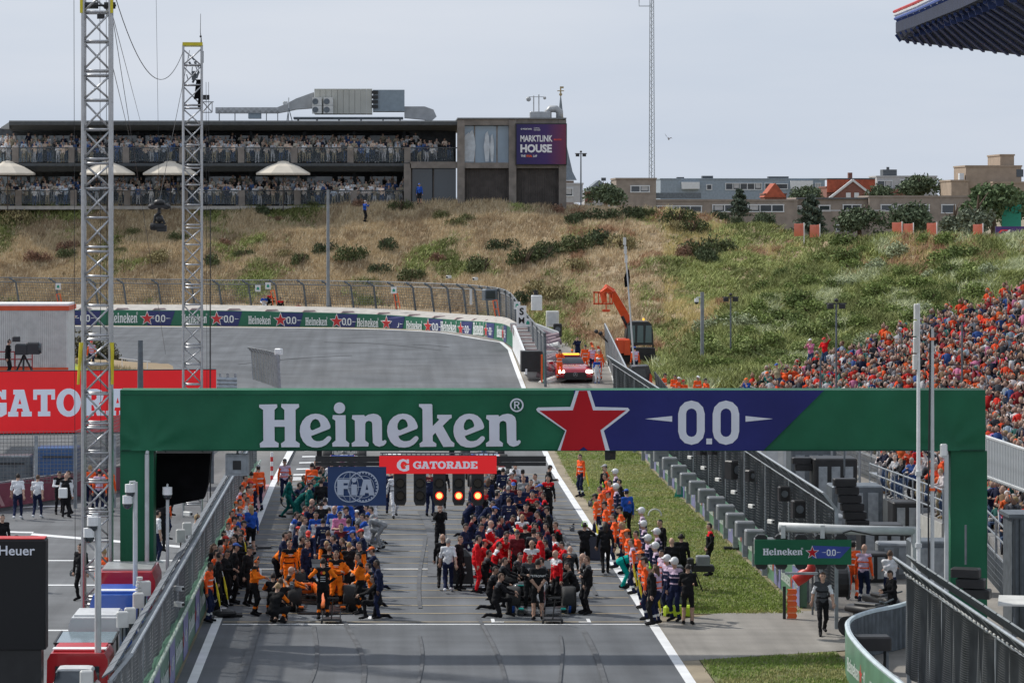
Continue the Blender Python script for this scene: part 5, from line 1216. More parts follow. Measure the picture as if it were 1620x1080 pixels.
# right wing: wooden frame, window, billboard, dark cladding
for px in (727.5, 808, 886): part('frame_post', WOODG, bx_(px)-.32, bx_(px)+.32, -3.9, -3.3, bz_(330), bz_(192))
part('frame_post', WOODG, bx_(644)-.3, bx_(644)+.3, -3.7, -3.1, bz_(325), bz_(259)-.05)
for (a, c) in ((731,804.5),(811.5,883)):
    part('frame_beam', WOODG, bx_(a), bx_(c), -3.8, -3.35, bz_(200), bz_(190.5)); part('frame_beam', WOODG, bx_(a), bx_(c), -3.8, -3.35, bz_(267), bz_(258.5))
part('roof_edge', SLABT, bx_(722), bx_(892), -3.95, 8, bz_(190.5), bz_(188.5)); part('floor_beam', WOODG, bx_(648), bx_(724), -3.7, -3.2, bz_(267), bz_(257))
part('side_wall', WOODD, bx_(891)-.2, bx_(892), -3.3, 8, bz_(330), bz_(190.6))
part('back_wall', DRK, bx_(729), bx_(890), -3.2, -3.0, bz_(330), bz_(192)); part('back_panel', DRK, bx_(648), bx_(722), 1.5, 1.7, bz_(326), bz_(200))
for a, c in ((650,683),(684,720)): f = part('window', GLASS, bx_(a), bx_(c), -2.9, -2.8, bz_(325), bz_(268)); part('frame', WOODD, bx_(a), bx_(a)+.1, -3.0, -2.9, bz_(325), bz_(268), f)
f = part('large_window', mat('pale_blue_glass', (.22,.30,.38), .05, 0, var=.15, vs_=.4, spec=.9), bx_(731), bx_(804.5), -3.3, -3.2, bz_(258.5), bz_(201))
for px in (749,784): part('mullion', WOODG, bx_(px)-.05, bx_(px)+.05, -3.36, -3.3, bz_(258.5), bz_(201), f)
b = MB(); 
for (x, h_, w_) in ((738,46,2.0),(744,50,1.6),(768,48,1.2),(776,44,.8)): b.prism([(bx_(x)+dx*w_, bz_(257)+h_*k_*t) for dx,t in ((-.1,0),(.14,0),(.22,.5),(.16,.8),(.05,1),(-.1,.9),(-.22,.5))],'Y',-3.40-(x-738)*.002,-3.38-(x-738)*.002)
b.build('window_print', mat('white_window_print', (.5,.54,.58), .4), f)
for j, (a, c) in enumerate(((731,804.5),(811.5,883))):
    n_ = 26
    for i in range(n_): x0 = bx_(a)+(bx_(c)-bx_(a))*i/n_; o = part('cladding_board', WOODD if i%3 else WOODD, x0+.01, x0+(bx_(c)-bx_(a))/n_-.015, -3.45+.03*(i%2), -3.35, bz_(330), bz_(267.2))
BBM = bpy.data.materials.new('billboard_print'); BBM.use_nodes = True; n = BBM.node_tree; q = n.nodes['Principled BSDF']; q.inputs['Roughness'].default_value = .6
tcn = n.nodes.new('ShaderNodeTexCoord'); sx = n.nodes.new('ShaderNodeSeparateXYZ'); rp = n.nodes.new('ShaderNodeValToRGB'); n.links.new(tcn.outputs['Generated'], sx.inputs[0]); n.links.new(sx.outputs['X'], rp.inputs[0])
e = rp.color_ramp.elements; e[0].color = (.018,.015,.10,1); e[0].position = 0; e[1].color = (.17,.03,.07,1); e[1].position = 1; z_ = e.new(.6); z_.color = (.05,.02,.13,1); n.links.new(rp.outputs[0], q.inputs['Base Color'])
bl = part('billboard', BBM, bx_(814), bx_(891), -4.2, -4.05, bz_(261), bz_(199)); part('billboard_frame', BLACK, bx_(812.5), bx_(892.5), -4.12, -3.96, bz_(262.5), bz_(197.5))
BW = mat('billboard_white', (.78,.78,.8), .6, 0, var=0)
def fit_text(s, m, w, h, bold=.02):
    me = text_mesh(s, m, 1, bold, .004); xs = [v.co.x for v in me.vertices]; zs = [v.co.z for v in me.vertices]; a, c = min(xs), min(zs); kx, kz = w/(max(xs)-a), h/(max(zs)-c)
    for v in me.vertices: v.co.x = (v.co.x-a)*kx; v.co.z = (v.co.z-c)*kz
    me.update(); return me
def btxt(s, x0, y0, x1, y1, bold, m=BW): put('lettering', fit_text(s, m, bx_(x1)-bx_(x0), bz_(y0)-bz_(y1), bold), bl, (bx_(x0), -4.215, bz_(y1)))
btxt('MARKTLINK', 820,216,870,226,.03); btxt('HOUSE', 820,230,869,243,.045); btxt('THE', 820.5,246.5,828,250,.03); btxt('FINAL', 829.5,246.5,838.5,250,.03,ORANGE); btxt('LAP', 840,246.5,846,250,.03); btxt('MARKTLINK', 824,205,838,207.5,.02); btxt('CAPITAL', 841,204,850,206,.01); btxt('PARTNERS', 841,207,851,209,.01); btxt('o', 820.5,205,823,207.5,.02)
part('glow_spot', mat('billboard_red_glow', (.45,.05,.06), .6, 0, var=.3, vs_=2), bx_(872), bx_(884), -4.21, -4.202, bz_(224), bz_(221.5), bl)
# roof plant
rp_ = thing('roof_air_handler', 'large beige air handling unit with ducts on the clubhouse roof', 'air conditioner', (0, BD+1.5, bz_(195)))
def rpart(name, m, x0, x1, z0, z1, y0=-1, y1=1.5, par=rp_): b = MB(); b.box(((bx_(x0)+bx_(x1))/2,(y0+y1)/2,(bz_(z0)+bz_(z1))/2-bz_(195)),(bx_(x1)-bx_(x0),y1-y0,bz_(z1)-bz_(z0))); return b.build(name, m, par)
for i in range(10): rpart('casing_panel', BEIGE, 497+i*9.2+.2, 497+i*9.2+9, 180, 140.5, -1.2-.02*(i%2), 1.5)
BG = mat('shade_blue_grey', (.24,.29,.33), .6, 0, var=.1); rpart('end_casing', BG, 590, 640, 176, 142, -1.1, 1.6)  # end casing's shade is painted in as a darker, bluer tone
for i in range(4): rpart('louvre', BLACK, 588, 598, 171-i*7.5, 166-i*7.5, -1.3, -1.1)
rpart('frame', DKSTEEL, 464, 638, 188, 185, -1.3, 1.6)
for px in (470,500,535,570,605,632): rpart('foot', DKSTEEL, px, px+2, 195, 188, -1, 1)
for i, (x0, z0) in enumerate(((494,167),(494,180),(512,167),(512,180))):
    f = rpart('condenser', OFFW, x0, x0+15, z0, z0-12.5, -1.9, -1.3); b = MB(); b.cyl((bx_(x0+5),-1.93,bz_(z0-6)-bz_(195)),.26,.04,'Y',14); b.build('fan', DKSTEEL, f)
DUCT = mat('duct_metal', (.36,.37,.38), .5, .3, var=.12, vs_=2)
b = MB()
pts = [(340,174,9),(438,174,9),(452,170,12),(468,164,17),(496,158,25)]
b.loft([[(bx_(x),-.7,bz_(z+h/2)-bz_(195)),(bx_(x),-.7,bz_(z-h/2)-bz_(195)),(bx_(x),.9,bz_(z-h/2)-bz_(195)),(bx_(x),.9,bz_(z+h/2)-bz_(195))] for x,z,h in pts]); 
for i in range(11):   # pressed cross ribs on the duct faces
    x0, x1 = bx_(342+i*9.2), bx_(342+i*9.2+8.8); z0_q, z1_q = bz_(178)-bz_(195), bz_(170)-bz_(195); b.loft([[(x0,-.7,z0_q),(x0,-.7,z1_q),(x1,-.7,z1_q),(x1,-.7,z0_q)],[((x0+x1)/2-.01,-.76,(z0_q+z1_q)/2-.01),((x0+x1)/2-.01,-.76,(z0_q+z1_q)/2+.01),((x0+x1)/2+.01,-.76,(z0_q+z1_q)/2+.01),((x0+x1)/2+.01,-.76,(z0_q+z1_q)/2-.01)]])
b.build('duct', DUCT, rp_)
b = MB(); ring = []
for k in range(9): a = math.pi/2-k*math.pi/16*1.0; ring.append((672+14*math.cos(a), 182-12*math.sin(a)))
rr_ = [(640,170),(655,169)]+[(x,z) for x,z in ring]+[(688,188),(688,195)]
b.loft([[(bx_(640),-.6,bz_(186)-bz_(195)),(bx_(640),-.6,bz_(168)-bz_(195)),(bx_(640),.8,bz_(168)-bz_(195)),(bx_(640),.8,bz_(186)-bz_(195))],[(bx_(672),-.6,bz_(189)-bz_(195)),(bx_(672),-.6,bz_(168)-bz_(195)),(bx_(672),.8,bz_(168)-bz_(195)),(bx_(672),.8,bz_(189)-bz_(195))],[(bx_(678),-.6,bz_(194)-bz_(195)),(bx_(686),-.6,bz_(173)-bz_(195)),(bx_(686),.8,bz_(173)-bz_(195)),(bx_(678),.8,bz_(194)-bz_(195))],[(bx_(678),-.6,0),(bx_(691),-.6,bz_(184)-bz_(195)),(bx_(691),.8,bz_(184)-bz_(195)),(bx_(678),.8,0)]]); b.build('elbow_duct', DUCT, rp_)
for px in (345,370,420,438,455): rpart('foot', DKSTEEL, px, px+1, 196, 179, -.3, .3)
rpart('duct_riser', BG, 392, 412, 187, 178, -.6, .8)
o = thing('roof_vent', 'small roof vent with antennas at the right end of the clubhouse', 'vent', (bx_(858), BD, bz_(188))); b = MB(); b.rbox((-.2,0,.3),(1.8,1,.62),.06); b.build('casing', DUCT, o)
b = MB(); b.tube([(.5,0,0),(.5,0,.6),(.7,0,.85),(1.2,0,.85),(1.5,0,.6),(1.5,0,.0)], .32, 10); b.build('duct_bend', DUCT, o, smooth=True)
b = MB(); b.tube([(-.75,0,.5),(-.75,0,2.0)],.05,5); b.tube([(-.3,0,.5),(-.3,0,2.1)],.05,5); b.box((-.5,0,1.9),(1.4,.05,.05)); b.ball((-1.2,0,1.7),.22); b.ball((.2,0,1.8),.14); b.build('antenna', DUCT, o)
o = thing('roof_camera', 'grey camera on a tripod on the clubhouse roof beside the duct', 'camera', (bx_(457), BD-.5, bz_(195))); b = MB()
for a in (0,2.1,4.2): b.tube([(.35*math.cos(a),.35*math.sin(a),0),(0,0,1.3)],.04,5)
b.build('tripod', DKSTEEL, o); b = MB(); b.rbox((-.3,0,1.75),(.4,.3,.3),.05); b.tube([(0,0,1.3),(0,0,2.2)],.05,5); b.build('body', LGREY, o)
# parasols
CREAM = mat('cream_canvas', (.58,.53,.45), .85, 0, var=.06, vs_=2)
for i, px in enumerate((22,178,275,451)):
    o = thing('parasol', None, 'parasol', (bx_(px), BD-4.6-(.4*(i%2)), bz_(326)), 0, 'cream parasols on the lower terrace'); r_ = bx_(px+45)-bx_(px); zt = bz_(256)-bz_(326); ze = bz_(276)-bz_(326); b = MB()
    rg = []
    for rr, zz_ in ((.02,zt),(.20,zt-.06),(.22,zt-.16),(.6,zt-.50),(1.0,ze+.05)): rg.append([(r_*rr*math.cos(2*math.pi*k/8+.39), r_*rr*math.sin(2*math.pi*k/8+.39)*.8, zz_) for k in range(8)])
    b.loft(rg[::-1]); 
    b.build('canopy', CREAM, o); 
    q = MB(); rgv = [[(r_*math.cos(2*math.pi*k/8+.39), r_*math.sin(2*math.pi*k/8+.39)*.8, ze+.05-h_) for k in range(8)] for h_ in (0,.16)]; q.loft(rgv, caps=False); q.build('valance', CREAM, o)
    q = MB(); q.tube([(0,0,-.4),(0,0,zt-.1)],.05,6); q.build('pole', WOODD, o)
    o['label'] = ['cream parasol at the far left of the lower terrace','cream parasol beside the tall lattice tower','cream parasol left of the shorter lattice tower','cream parasol alone in the middle of the lower terrace'][i]

# ------------------------------------------------------------------ church spire, radio mast, town
SLATE = mat('slate_spire', (.16,.19,.22), .7, 0, var=.15)
o = thing('church_spire', 'slender grey church spire behind the right end of the clubhouse', 'church', P(887,330,420)); k4 = 420/FOC; b = MB()
def oct_(r_, z): return [(r_*math.cos(math.pi*k/4+.39), r_*math.sin(math.pi*k/4+.39), z) for k in range(8)]
b.loft([oct_(27*k4,(330-285)*k4),oct_(20*k4,(330-272)*k4),oct_(11*k4,(330-235)*k4),oct_(5*k4,(330-190)*k4),oct_(.5*k4,(330-150)*k4)]); b.build('spire', SLATE, o)
b = MB(); b.loft([oct_(22*k4,-2),oct_(22*k4,(330-286)*k4)]); b.build('tower', mat('grey_brick', (.25,.2,.18), .9, 0, var=.2), o)
b = MB(); b.tube([(0,0,178*k4),(0,0,193*k4)],.1,5); b.box((0,0,186*k4),(.9,.1,.12)); b.ball((0,0,180.5*k4),.22); b.box((.15,0,191.5*k4),(.5,.06,.25)); b.build('cross', mat('gilt', (.35,.28,.16), .4, .6), o)
rm = thing('radio_mast', 'very tall thin lattice radio mast against the sky', 'mast', P(1031,330,470)); k5 = 470/FOC; hh_ = (330+20)*k5; w = 9*k5; q = [(0,.3),(-.5,-.3),(.5,-.3)]; ch = MB(); br2 = MB()
def mw(z): return w*(1-.35*z/hh_)
for (a, c) in q: ch.tube([(a*mw(0),c*mw(0),0),(a*mw(hh_),c*mw(hh_),hh_)], .07, 4)
z = 0; i = 0
while z < hh_-.6:
    for k in range(3):
        a, c = q[k], q[(k+1)%3]; dz = .52
        if i%2: a, c = c, a
        br2.tube([(a[0]*mw(z),a[1]*mw(z),z),(c[0]*mw(z+dz),c[1]*mw(z+dz),z+dz)], .030, 3)
    z += .52; i += 1
MS = mat('mast_steel', (.30,.33,.36), .6, .2, var=.1); ch.build('chord', MS, rm); stuff(br2.build('diagonal_brace', MS, rm))
z = (330-10)*k5; b = MB(); b.tube([(0,0,z),(-20*k5,0,z),(-20*k5,0,z+1.3)],.08,4); b.build('side_antenna', MS, rm)
o = thing('gull', 'small gull flying right of the radio mast', 'bird', P(1057,217,300), R(20)); b = MB()
b.loft([[(-.02,0,0)]*6,[(.05*math.cos(a),.05*math.sin(a)*.7,-.05) for a in [k*math.pi/3 for k in range(6)]],[(.08*math.cos(a)+.05,.06*math.sin(a),-.2) for a in [k*math.pi/3 for k in range(6)]],[(.1,0,-.34)]*6]); b.build('body', mat('gull_grey', (.3,.3,.32), .8), o)
b = MB(); b.loft([[(0,0,-.08),(.1,0,-.18),(.06,.02,-.16)],[(-.22,.05,.12),(-.14,.05,.10),(-.18,.06,.12)],[(-.3,.08,.35),(-.28,.08,.33),(-.29,.08,.34)]]); b.loft([[(.05,0,-.1),(.12,0,-.2),(.1,.02,-.16)],[(.32,-.05,-.02),(.3,-.05,-.08),(.31,-.04,-.05)],[(.42,-.05,-.16),(.41,-.05,-.18),(.42,-.04,-.17)]]); b.build('wing', mat('gull_grey', (.3,.3,.32), .8), o)

BRK_ = mat('tan_brick', (.27,.228,.195), .9, 0, var=.14, vs_=1.2, bump=.3, bs=6); BRK2 = mat('buff_brick', (.33,.26,.20), .9, 0, var=.12, vs_=1.2); SLG = mat('slate_grey_wall', (.25,.30,.35), .8, 0, var=.12); ROOFR = mat('red_roof_tiles', (.36,.085,.045), .85, 0, var=.2, vs_=2); REDBR = mat('red_brown_brick', (.20,.09,.07), .9, 0, var=.15); WF = mat('white_window_frame', (.62,.64,.66), .6, 0, var=.05); PALE = mat('pale_render', (.42,.42,.43), .8, 0, var=.08)
def house(name, label, d, boxes, wins=(), roofs=(), extra=(), m=BRK_, depth=9, cat='building', wm=GLASS):
    """boxes / wins / roofs are pixel rectangles of the photograph at distance d: real boxes with depth"""
    s = d/FOC; o = thing(name, label, cat, (0, d, 0)); fx = lambda px: (px-VX)*s; fz = lambda py: CAM_H-(py-HY)*s
    for i, q in enumerate(boxes):
        x0,y0,x1,y1 = q[:4]; dy = q[4] if len(q) > 4 else 0; mm = q[5] if len(q) > 5 else m
        b = MB(); b.box(((fx(x0)+fx(x1))/2, dy+depth/2, (fz(y0)+fz(y1))/2),(fx(x1)-fx(x0), depth, fz(y0)-fz(y1))); b.box(((fx(x0)+fx(x1))/2, dy+depth/2, fz(y0)+.1),(fx(x1)-fx(x0)+.2, depth+.2, .22)); b.build('wall', mm, o)
    for q in wins:
        x0,y0,x1,y1 = q[:4]; dy = q[4] if len(q) > 4 else 0; w_, h_ = fx(x1)-fx(x0), fz(y0)-fz(y1); cx, cz_w = (fx(x0)+fx(x1))/2, (fz(y0)+fz(y1))/2
        b = MB(); b.box((cx, dy-.06, fz(y0)),(w_+.2,.14,.12)); b.box((cx, dy-.06, fz(y1)),(w_+.2,.14,.12)); 
        nn = max(1, round(w_/1.4))
        for k in range(nn+1): b.box((fx(x0)+w_*k/nn, dy-.05, cz_w),(.12,.12,h_))
        f = b.build('window', WF, o)
        b = MB(); b.box((cx, dy-.012, cz_w),(w_,.02,h_)); b.build('pane', wm, f)
        cv = MB()
        for k in range(nn):
            if (k*7+int(x0))%3 == 0: cv.box((fx(x0)+w_*(k+.5)/nn, dy-.03, cz_w+h_*.1),(w_/nn*.7,.02,h_*.7))
        if cv.v: cv.build('curtain', PALE, f)
    for q in roofs:
        (x0,y0,x1,y1,px_) = q[:5]; dy = q[5] if len(q) > 5 else 0; mm = q[6] if len(q) > 6 else ROOFR
        b = MB(); b.loft([[(fx(x0),dy-.3,fz(y1)),(fx(x1),dy-.3,fz(y1)),(fx(px_)+.05,dy-.3,fz(y0)),(fx(px_)-.05,dy-.3,fz(y0))],[(fx(x0),dy+depth,fz(y1)),(fx(x1),dy+depth,fz(y1)),(fx(px_)+.05,dy+depth,fz(y0)),(fx(px_)-.05,dy+depth,fz(y0))]]); b.build('roof', mm, o)
    for nm, mm, x0,y0,x1,y1,dy,dp in extra:
        b = MB(); b.box(((fx(x0)+fx(x1))/2, dy+dp/2, (fz(y0)+fz(y1))/2),(fx(x1)-fx(x0), dp, fz(y0)-fz(y1))); b.build(nm, mm, o)
    return o
house('brick_flats', 'long low tan brick flats with ribbon windows behind the dune', 400, [(975,284,1038,345),(1038.3,318,1262,375,.3),(1262.3,315,1375,380,1.2),(1375.3,312,1545,380,.1)],
  [(998,294,1027,304),(1040,326,1110,336,.3),(1128,324,1240,335,.3),(1263,326,1278,336,1.2),(1298,325,1315,334,1.2),(1336,324,1364,334,1.2),(1394,324,1470,334,.1),(1490,324,1511,337,.1),(1325,356,1345,366,1.2)],
  extra=[('railing', DKSTEEL, 1038,305,1110,314,.5,.1),('balcony_rail', PALE, 1300,332,1400,334,-.6,.1),('roof_edge', CHAR, 1262,313,1375,315,.9,.3)])
house('town_house', 'tall grey apartment row with dormers behind the brick flats', 560, [(1045,284,1305,330)], [(1118,292,1126,300),(1148,290,1205,300),(1210,290,1222,300),(1228,291,1246,299),(1270,292,1282,300),(1290,290,1298,300)],
  m=SLG, extra=[('dormer', WF, 1078,288,1106,299,-1,1.2),('dormer', WF, 1250,286,1285,300,-1,1.2),('chimney', CHAR, 1113,278,1130,284,2,2),('chimney', CHAR, 1218,279,1250,284,2,2),('chimney', CHAR, 1073,280,1084,284,2,2)])
house('town_house', 'small house with steep red hip roof in front of the grey row', 500, [(1210,308,1244,335)], [], [(1208,290,1244,312,1226,0,ROOFR)], m=REDBR, depth=6)
house('town_house', 'red roofed house with dark gable and white trim', 470, [(1308,297,1384,330)], [(1337,306,1344,313),(1350,306,1357,313)], [], m=REDBR, depth=8,
  extra=[('roof_slope', ROOFR, 1308,284,1384,304,-.35,.3),('chimney', REDBR, 1344,273,1350,284,1,1),('roof_ridge', CHAR, 1308,282,1384,284,-.4,8)])
o = thing('gable_front', None, None); bpy.data.objects.remove(o)
gb2 = [c for c in COL.objects if c.get('label') == 'red roofed house with dark gable and white trim'][0]; s = 470/FOC
b = MB(); b.prism([((1310-VX)*s, CAM_H-(316-HY)*s),((1386-VX)*s, CAM_H-(316-HY)*s),((1347-VX)*s, CAM_H-(286-HY)*s)],'Y',-1.3,-.5); b.build('gable', REDBR, gb2)
for s1 in (-1,1): b = MB(); b.tube([((1347-VX)*s,-1.35,CAM_H-(285-HY)*s),((1347+s1*41-VX)*s,-1.35,CAM_H-(317-HY)*s)],.22,4); b.build('gable_trim', WF, gb2)
for px in (1340,1353): b = MB(); b.box(((px-VX)*s,-1.34,CAM_H-(309-HY)*s),(.7,.06,.75)); b.build('window', WF, gb2)
house('town_house', 'pale modern block with roof plant right of the red roof', 520, [(1387,280,1482,320)], [(1388,286,1411,297),(1424,285,1453,297)], [], m=PALE, depth=8, extra=[('roof_plant', CHAR, 1400,268,1422,280,2,3),('roof_plant', CHAR, 1406,264,1410,268,2,.5),('low_wall', REDBR, 1388,299,1440,312,-1,.9)])
house('town_house', 'large blank brick block at the right edge of the town', 430, [(1528,264,1616,312),(1503,287,1530,312,-1),(1587,246,1609,264,2),(1565,290,1700,318,-3)], [], [], m=BRK2, depth=9, extra=[('parapet', WF, 1518,274,1525,288,0,1),('window', GLASS, 1608,268,1619,280,-.05,.1),('window', GLASS, 1575,298,1600,306,-3.1,.1)])
house('town_house', 'grey hip roofed house right of the church spire', 520, [(925,305,975,330)], [], [(922,285,974,306,948,0,SLATE)], m=PALE, depth=8, extra=[('low_red_wall', REDBR, 925,302,938,320,-.5,.4),('chimney', CHAR, 953,281,960,286,2,1)])
house('kiosk', 'low white kiosk beside the spire with pink wall', 400, [(890,292,922,320)], [(894,298,906,310)], [], m=PALE, depth=5, cat='kiosk')
# town trees: trunk + leafy crown
def crown_mesh(rx, h, n, col, seed, size=.32, spruce=False):
    g = np.random.default_rng(seed); pts = []; lob = [(g.uniform(-.6,.6)*rx, g.uniform(-.6,.6)*rx, g.uniform(.25,.85)*h, g.uniform(.25,.5)*rx) for _ in range(14)]
    for i in range(n):
        if spruce:
            z = g.random()**.8; a = g.uniform(0,6.28); lay = .55+.45*math.sin(z*26+a*2); r_ = rx*(1-z*.8)*g.uniform(.3,1)*lay; pts.append((r_*math.cos(a), r_*math.sin(a), h*(.12+z*.88)))
        else:
            l = lob[g.integers(14)]; u = g.normal(size=3); u /= np.linalg.norm(u); r_ = l[3]*g.uniform(.6,1.1); pts.append((l[0]+u[0]*r_, l[1]+u[1]*r_, l[2]+u[2]*r_*.8))
    P_ = np.array(pts); a = g.normal(size=(n,3)); a /= np.linalg.norm(a,axis=1)[:,None]; bb = np.cross(a, g.normal(size=(n,3))); bb /= np.linalg.norm(bb,axis=1)[:,None]; s = size*g.uniform(.5,1.3,(n,1))
    V = np.stack([P_-a*s, P_+bb*s*.5, P_+a*s, P_-bb*s*.5],1).reshape(-1,3); c = np.array(col)*g.uniform(.6,1.4,(n,1)); return np_mesh('crown', V, np.arange(n*4).reshape(-1,4), GRASSM, colors=np.repeat(c,4,0))
CR = [crown_mesh(2.6,4.4,2200,(.085,.11,.08),1,.26,True), crown_mesh(2.8,3.2,2400,(.10,.13,.075),2,.24), crown_mesh(3.4,4.4,3200,(.105,.15,.07),3,.26), crown_mesh(2.4,2.0,1600,(.16,.185,.13),4,.22)]
tk = MB(); tk.tube([(0,0,-3),(0,0,.5),(.1,.05,2.2),(0,0,3.4)],[.3,.25,.15,.06],7)
for k in range(5): tk.tube([(0,0,.8+.4*k),(math.cos(k*2.4)*1.2,math.sin(k*2.4)*1.2,1.6+.5*k)],[.09,.03],5)
TKM = tk.mesh('trunk', STEMM)
for i, (px, py, d, k, s, lab) in enumerate(((1282,362,330,0,1.0,'dark pine in front of the stepped brick flats'),(1292,363,332,0,.7,'smaller dark pine just right of the dark pine'),(1360,362,330,1,.95,'round dark tree between the two orange flags pairs'),(1440,362,330,1,1.1,'wide dark tree in front of the right brick flats'),(1456,362,335,0,.7,'dark pine top behind the wide tree'),(1170,335,345,0,.75,'dark low pine breaking the ribbon windows'),(1210,352,340,1,.6,'small tree at the foot of the brick wall'),(1572,352,330,2,1.15,'tall leafy tree left of the green sign'),(1600,350,338,2,1.0,'leafy tree behind the purple banner'),(1548,358,320,3,1.2,'pale silvery bush at the right end of the flats'),(958,322,380,1,1.0,'round green tree left of the brick tower'),(1135,345,345,1,.5,'low dark tree in front of the ribbon windows'),(1395,320,440,1,1.0,'tree in front of the pale modern block'),(1455,312,440,1,1.2,'tree right of the pale modern block'),(1275,318,440,1,.9,'tree left of the dark gable house'),(1510,362,325,3,1.0,'low silvery bush beside the flats'))):
    o = thing('town_tree', lab, 'tree', P(px,py,d), i*1.1, 'trees in front of the town'); o.location.z -= .9; o.scale = (s,s,s); link('crown', CR[k], o); link('trunk', TKM, o)
# orange flags on the ridge, purple banner, green sign
FO = mat('orange_pink_flag', (.72,.22,.08), .8, 0, var=.2, vs_=.7, col2=(.75,.24,.22))
for i, (px, py) in enumerate(((1265,378),(1290,380),(1420,376),(1438,378),(1475,377),(1548,379))):
    d = 250; o = thing('ridge_flag', None, 'flag', P(px+7,py,d), 0, 'orange flags along the dune ridge'); b = MB(); b.tube([(0,0,-1),(0,0,1.3)],.04,5); b.build('pole', WHITE, o)
    b = MB(); b.loft([[(-.02+0*t,0,.25+t) for t in (0,1.0)]+[(-.02,.03,1.25),(-.02,.03,.25)]]+[[(-.8*q,.12*math.sin(q*5),.25-.04*q),(-.8*q,.12*math.sin(q*5),1.2-.02*q),(-.8*q,.12*math.sin(q*5)+.03,1.2),(-.8*q,.12*math.sin(q*5)+.03,.25)] for q in (.3,.6,1)]); b.build('cloth', FO, o)
    late(o, 'small orange flag on a white pole on the ridge', px)
o = thing('purple_banner', 'dark purple banner with white and red logo at the right ridge', 'banner', P(1600,366,240)); b = MB(); b.box((0,0,0),(2.4,.08,.75)); b.build('cloth', mat('purple_cloth', (.06,.03,.16), .7), o); b = MB()
for x in (-1.2,1.2): b.tube([(x,.05,-1),(x,.05,.4)],.04,5)
b.build('pole', DKSTEEL, o); flat('logo', [[(-1.0,-.12),(-.8,.12),(-.25,.12),(-.3,.04),(-.7,.04),(-.86,-.12)]], mat('logo_red', (.7,.03,.03), .6), (0,-.05,0), o); flat('logo', [[(-.45,-.12),(-.2,.12),(-.05,.12),(-.3,-.12)]], BW, (0,-.05,0), o)
o = thing('green_sign', 'small green sign board in front of the right trees', 'sign', P(1600,348,330)); b = MB(); b.box((0,0,.4),(2.0,.2,2.4)); b.build('board', GM, o); b = MB(); b.box((0,.15,-1.5),(.2,.2,2)); b.build('post', DKSTEEL, o)

# ------------------------------------------------------------------ grandstand roof corner, top right
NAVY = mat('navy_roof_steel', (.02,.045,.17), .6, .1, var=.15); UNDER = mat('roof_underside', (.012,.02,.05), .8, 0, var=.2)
gr = thing('grandstand_roof', 'dark blue grandstand roof corner with ribbed underside at top right', 'roof', (0,0,0))
dR = 92.0; A = P(1417,40,dR); B2 = P(1425,63,dR); T1 = P(1560,-12,60); T0 = P(1640,88,dR+3); F2 = P(1900,118,dR+8); 
up = Vector((0,0,.45))
near = [P(1417,52,dR), P(1452,40,85), P(1487,26,78), P(1522,12,72), P(1560,-6,66), P(1640,-30,60), P(1750,-60,54)]
far = [P(1425,64,dR), P(1475,71,dR+1), P(1545,79,dR+2), P(1625,89,dR+3), P(1720,100,dR+4), P(1850,118,dR+5), P(2000,135,dR+6)]
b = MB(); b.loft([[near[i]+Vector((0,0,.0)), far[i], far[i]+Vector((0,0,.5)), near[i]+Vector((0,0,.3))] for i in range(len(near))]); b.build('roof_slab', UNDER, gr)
for i in range(26):
    t = i/25*(len(near)-1.001); k = int(t); u = t-k; a = near[k].lerp(near[k+1], u); c = far[k].lerp(far[k+1], u)
    q = MB(); q.tube([a.lerp(c,.02)+Vector((0,0,-.05)), a.lerp(c,.97)+Vector((0,0,-.04))], .05, 4); link('underside_rib', q.mesh('underside_rib', NAVY), gr)
for i in range(17):
    t = i/16*4.3; k = int(t); u = t-k; a = near[k].lerp(near[k+1], u); q = MB(); q.loft([[a+Vector((0,0,.42)),a+Vector((.34,0,.42)),a+Vector((.34,0,-.22)),a+Vector((.2,0,-.22))],[a+Vector((0,.06,.42)),a+Vector((.34,.06,.42)),a+Vector((.34,.06,-.22)),a+Vector((.2,.06,-.22))]]); link('edge_fin', q.mesh('edge_fin', NAVY), gr)
for j, (m_, dz) in enumerate(((WHITE,.46),(mat('blue_trim',(.05,.1,.35),.5),.40),(WHITE,.52),(mat('red_trim', (.5,.02,.02), .5),.60))):
    b = MB(); b.tube([p+Vector((-.02*j,-.03*j,dz)) for p in near], .045 if j else .03, 6); b.build('edge_trim', m_, gr)
# ------------------------------------------------------------------ racing cars (nose towards the camera)
CARM = {}
def paint(nm, c, metal=0, coat=.5, rough=.35): return mat('paint_'+nm, c, rough, metal, var=.03, coat=coat)
CBLACK = paint('carbon', (.012,.012,.013)); HUB = mat('wheel_cover', (.03,.03,.032), .4, .3, var=0); ARM = mat('carbon_suspension', (.03,.03,.03), .4, 0, var=0)
def tyre_mesh(w, r=.385):
    b = MB(); pr = [(-w/2, r*.60),(-w/2, r*.90),(-w/2+.03, r*.985),(-w/4, r),(w/4, r),(w/2-.03, r*.985),(w/2, r*.90),(w/2, r*.60)]
    b.loft([[(p[0], p[1]*math.cos(a), p[1]*math.sin(a)) for p in pr] for a in [2*math.pi*k/28 for k in range(29)]], caps=False)
    return b.mesh('tyre', RUBBER, True)
def rim_mesh(w, r=.385): b = MB(); b.cyl((0,0,0), r*.62, w*.86, 'X', 20); b.cyl((w*.44,0,0),r*.25,.02,'X',12); b.cyl((-w*.44,0,0),r*.25,.02,'X',12); return b.mesh('rim', HUB)
TF, TR, RF_, RR_ = tyre_mesh(.40), tyre_mesh(.44), rim_mesh(.40), rim_mesh(.44)
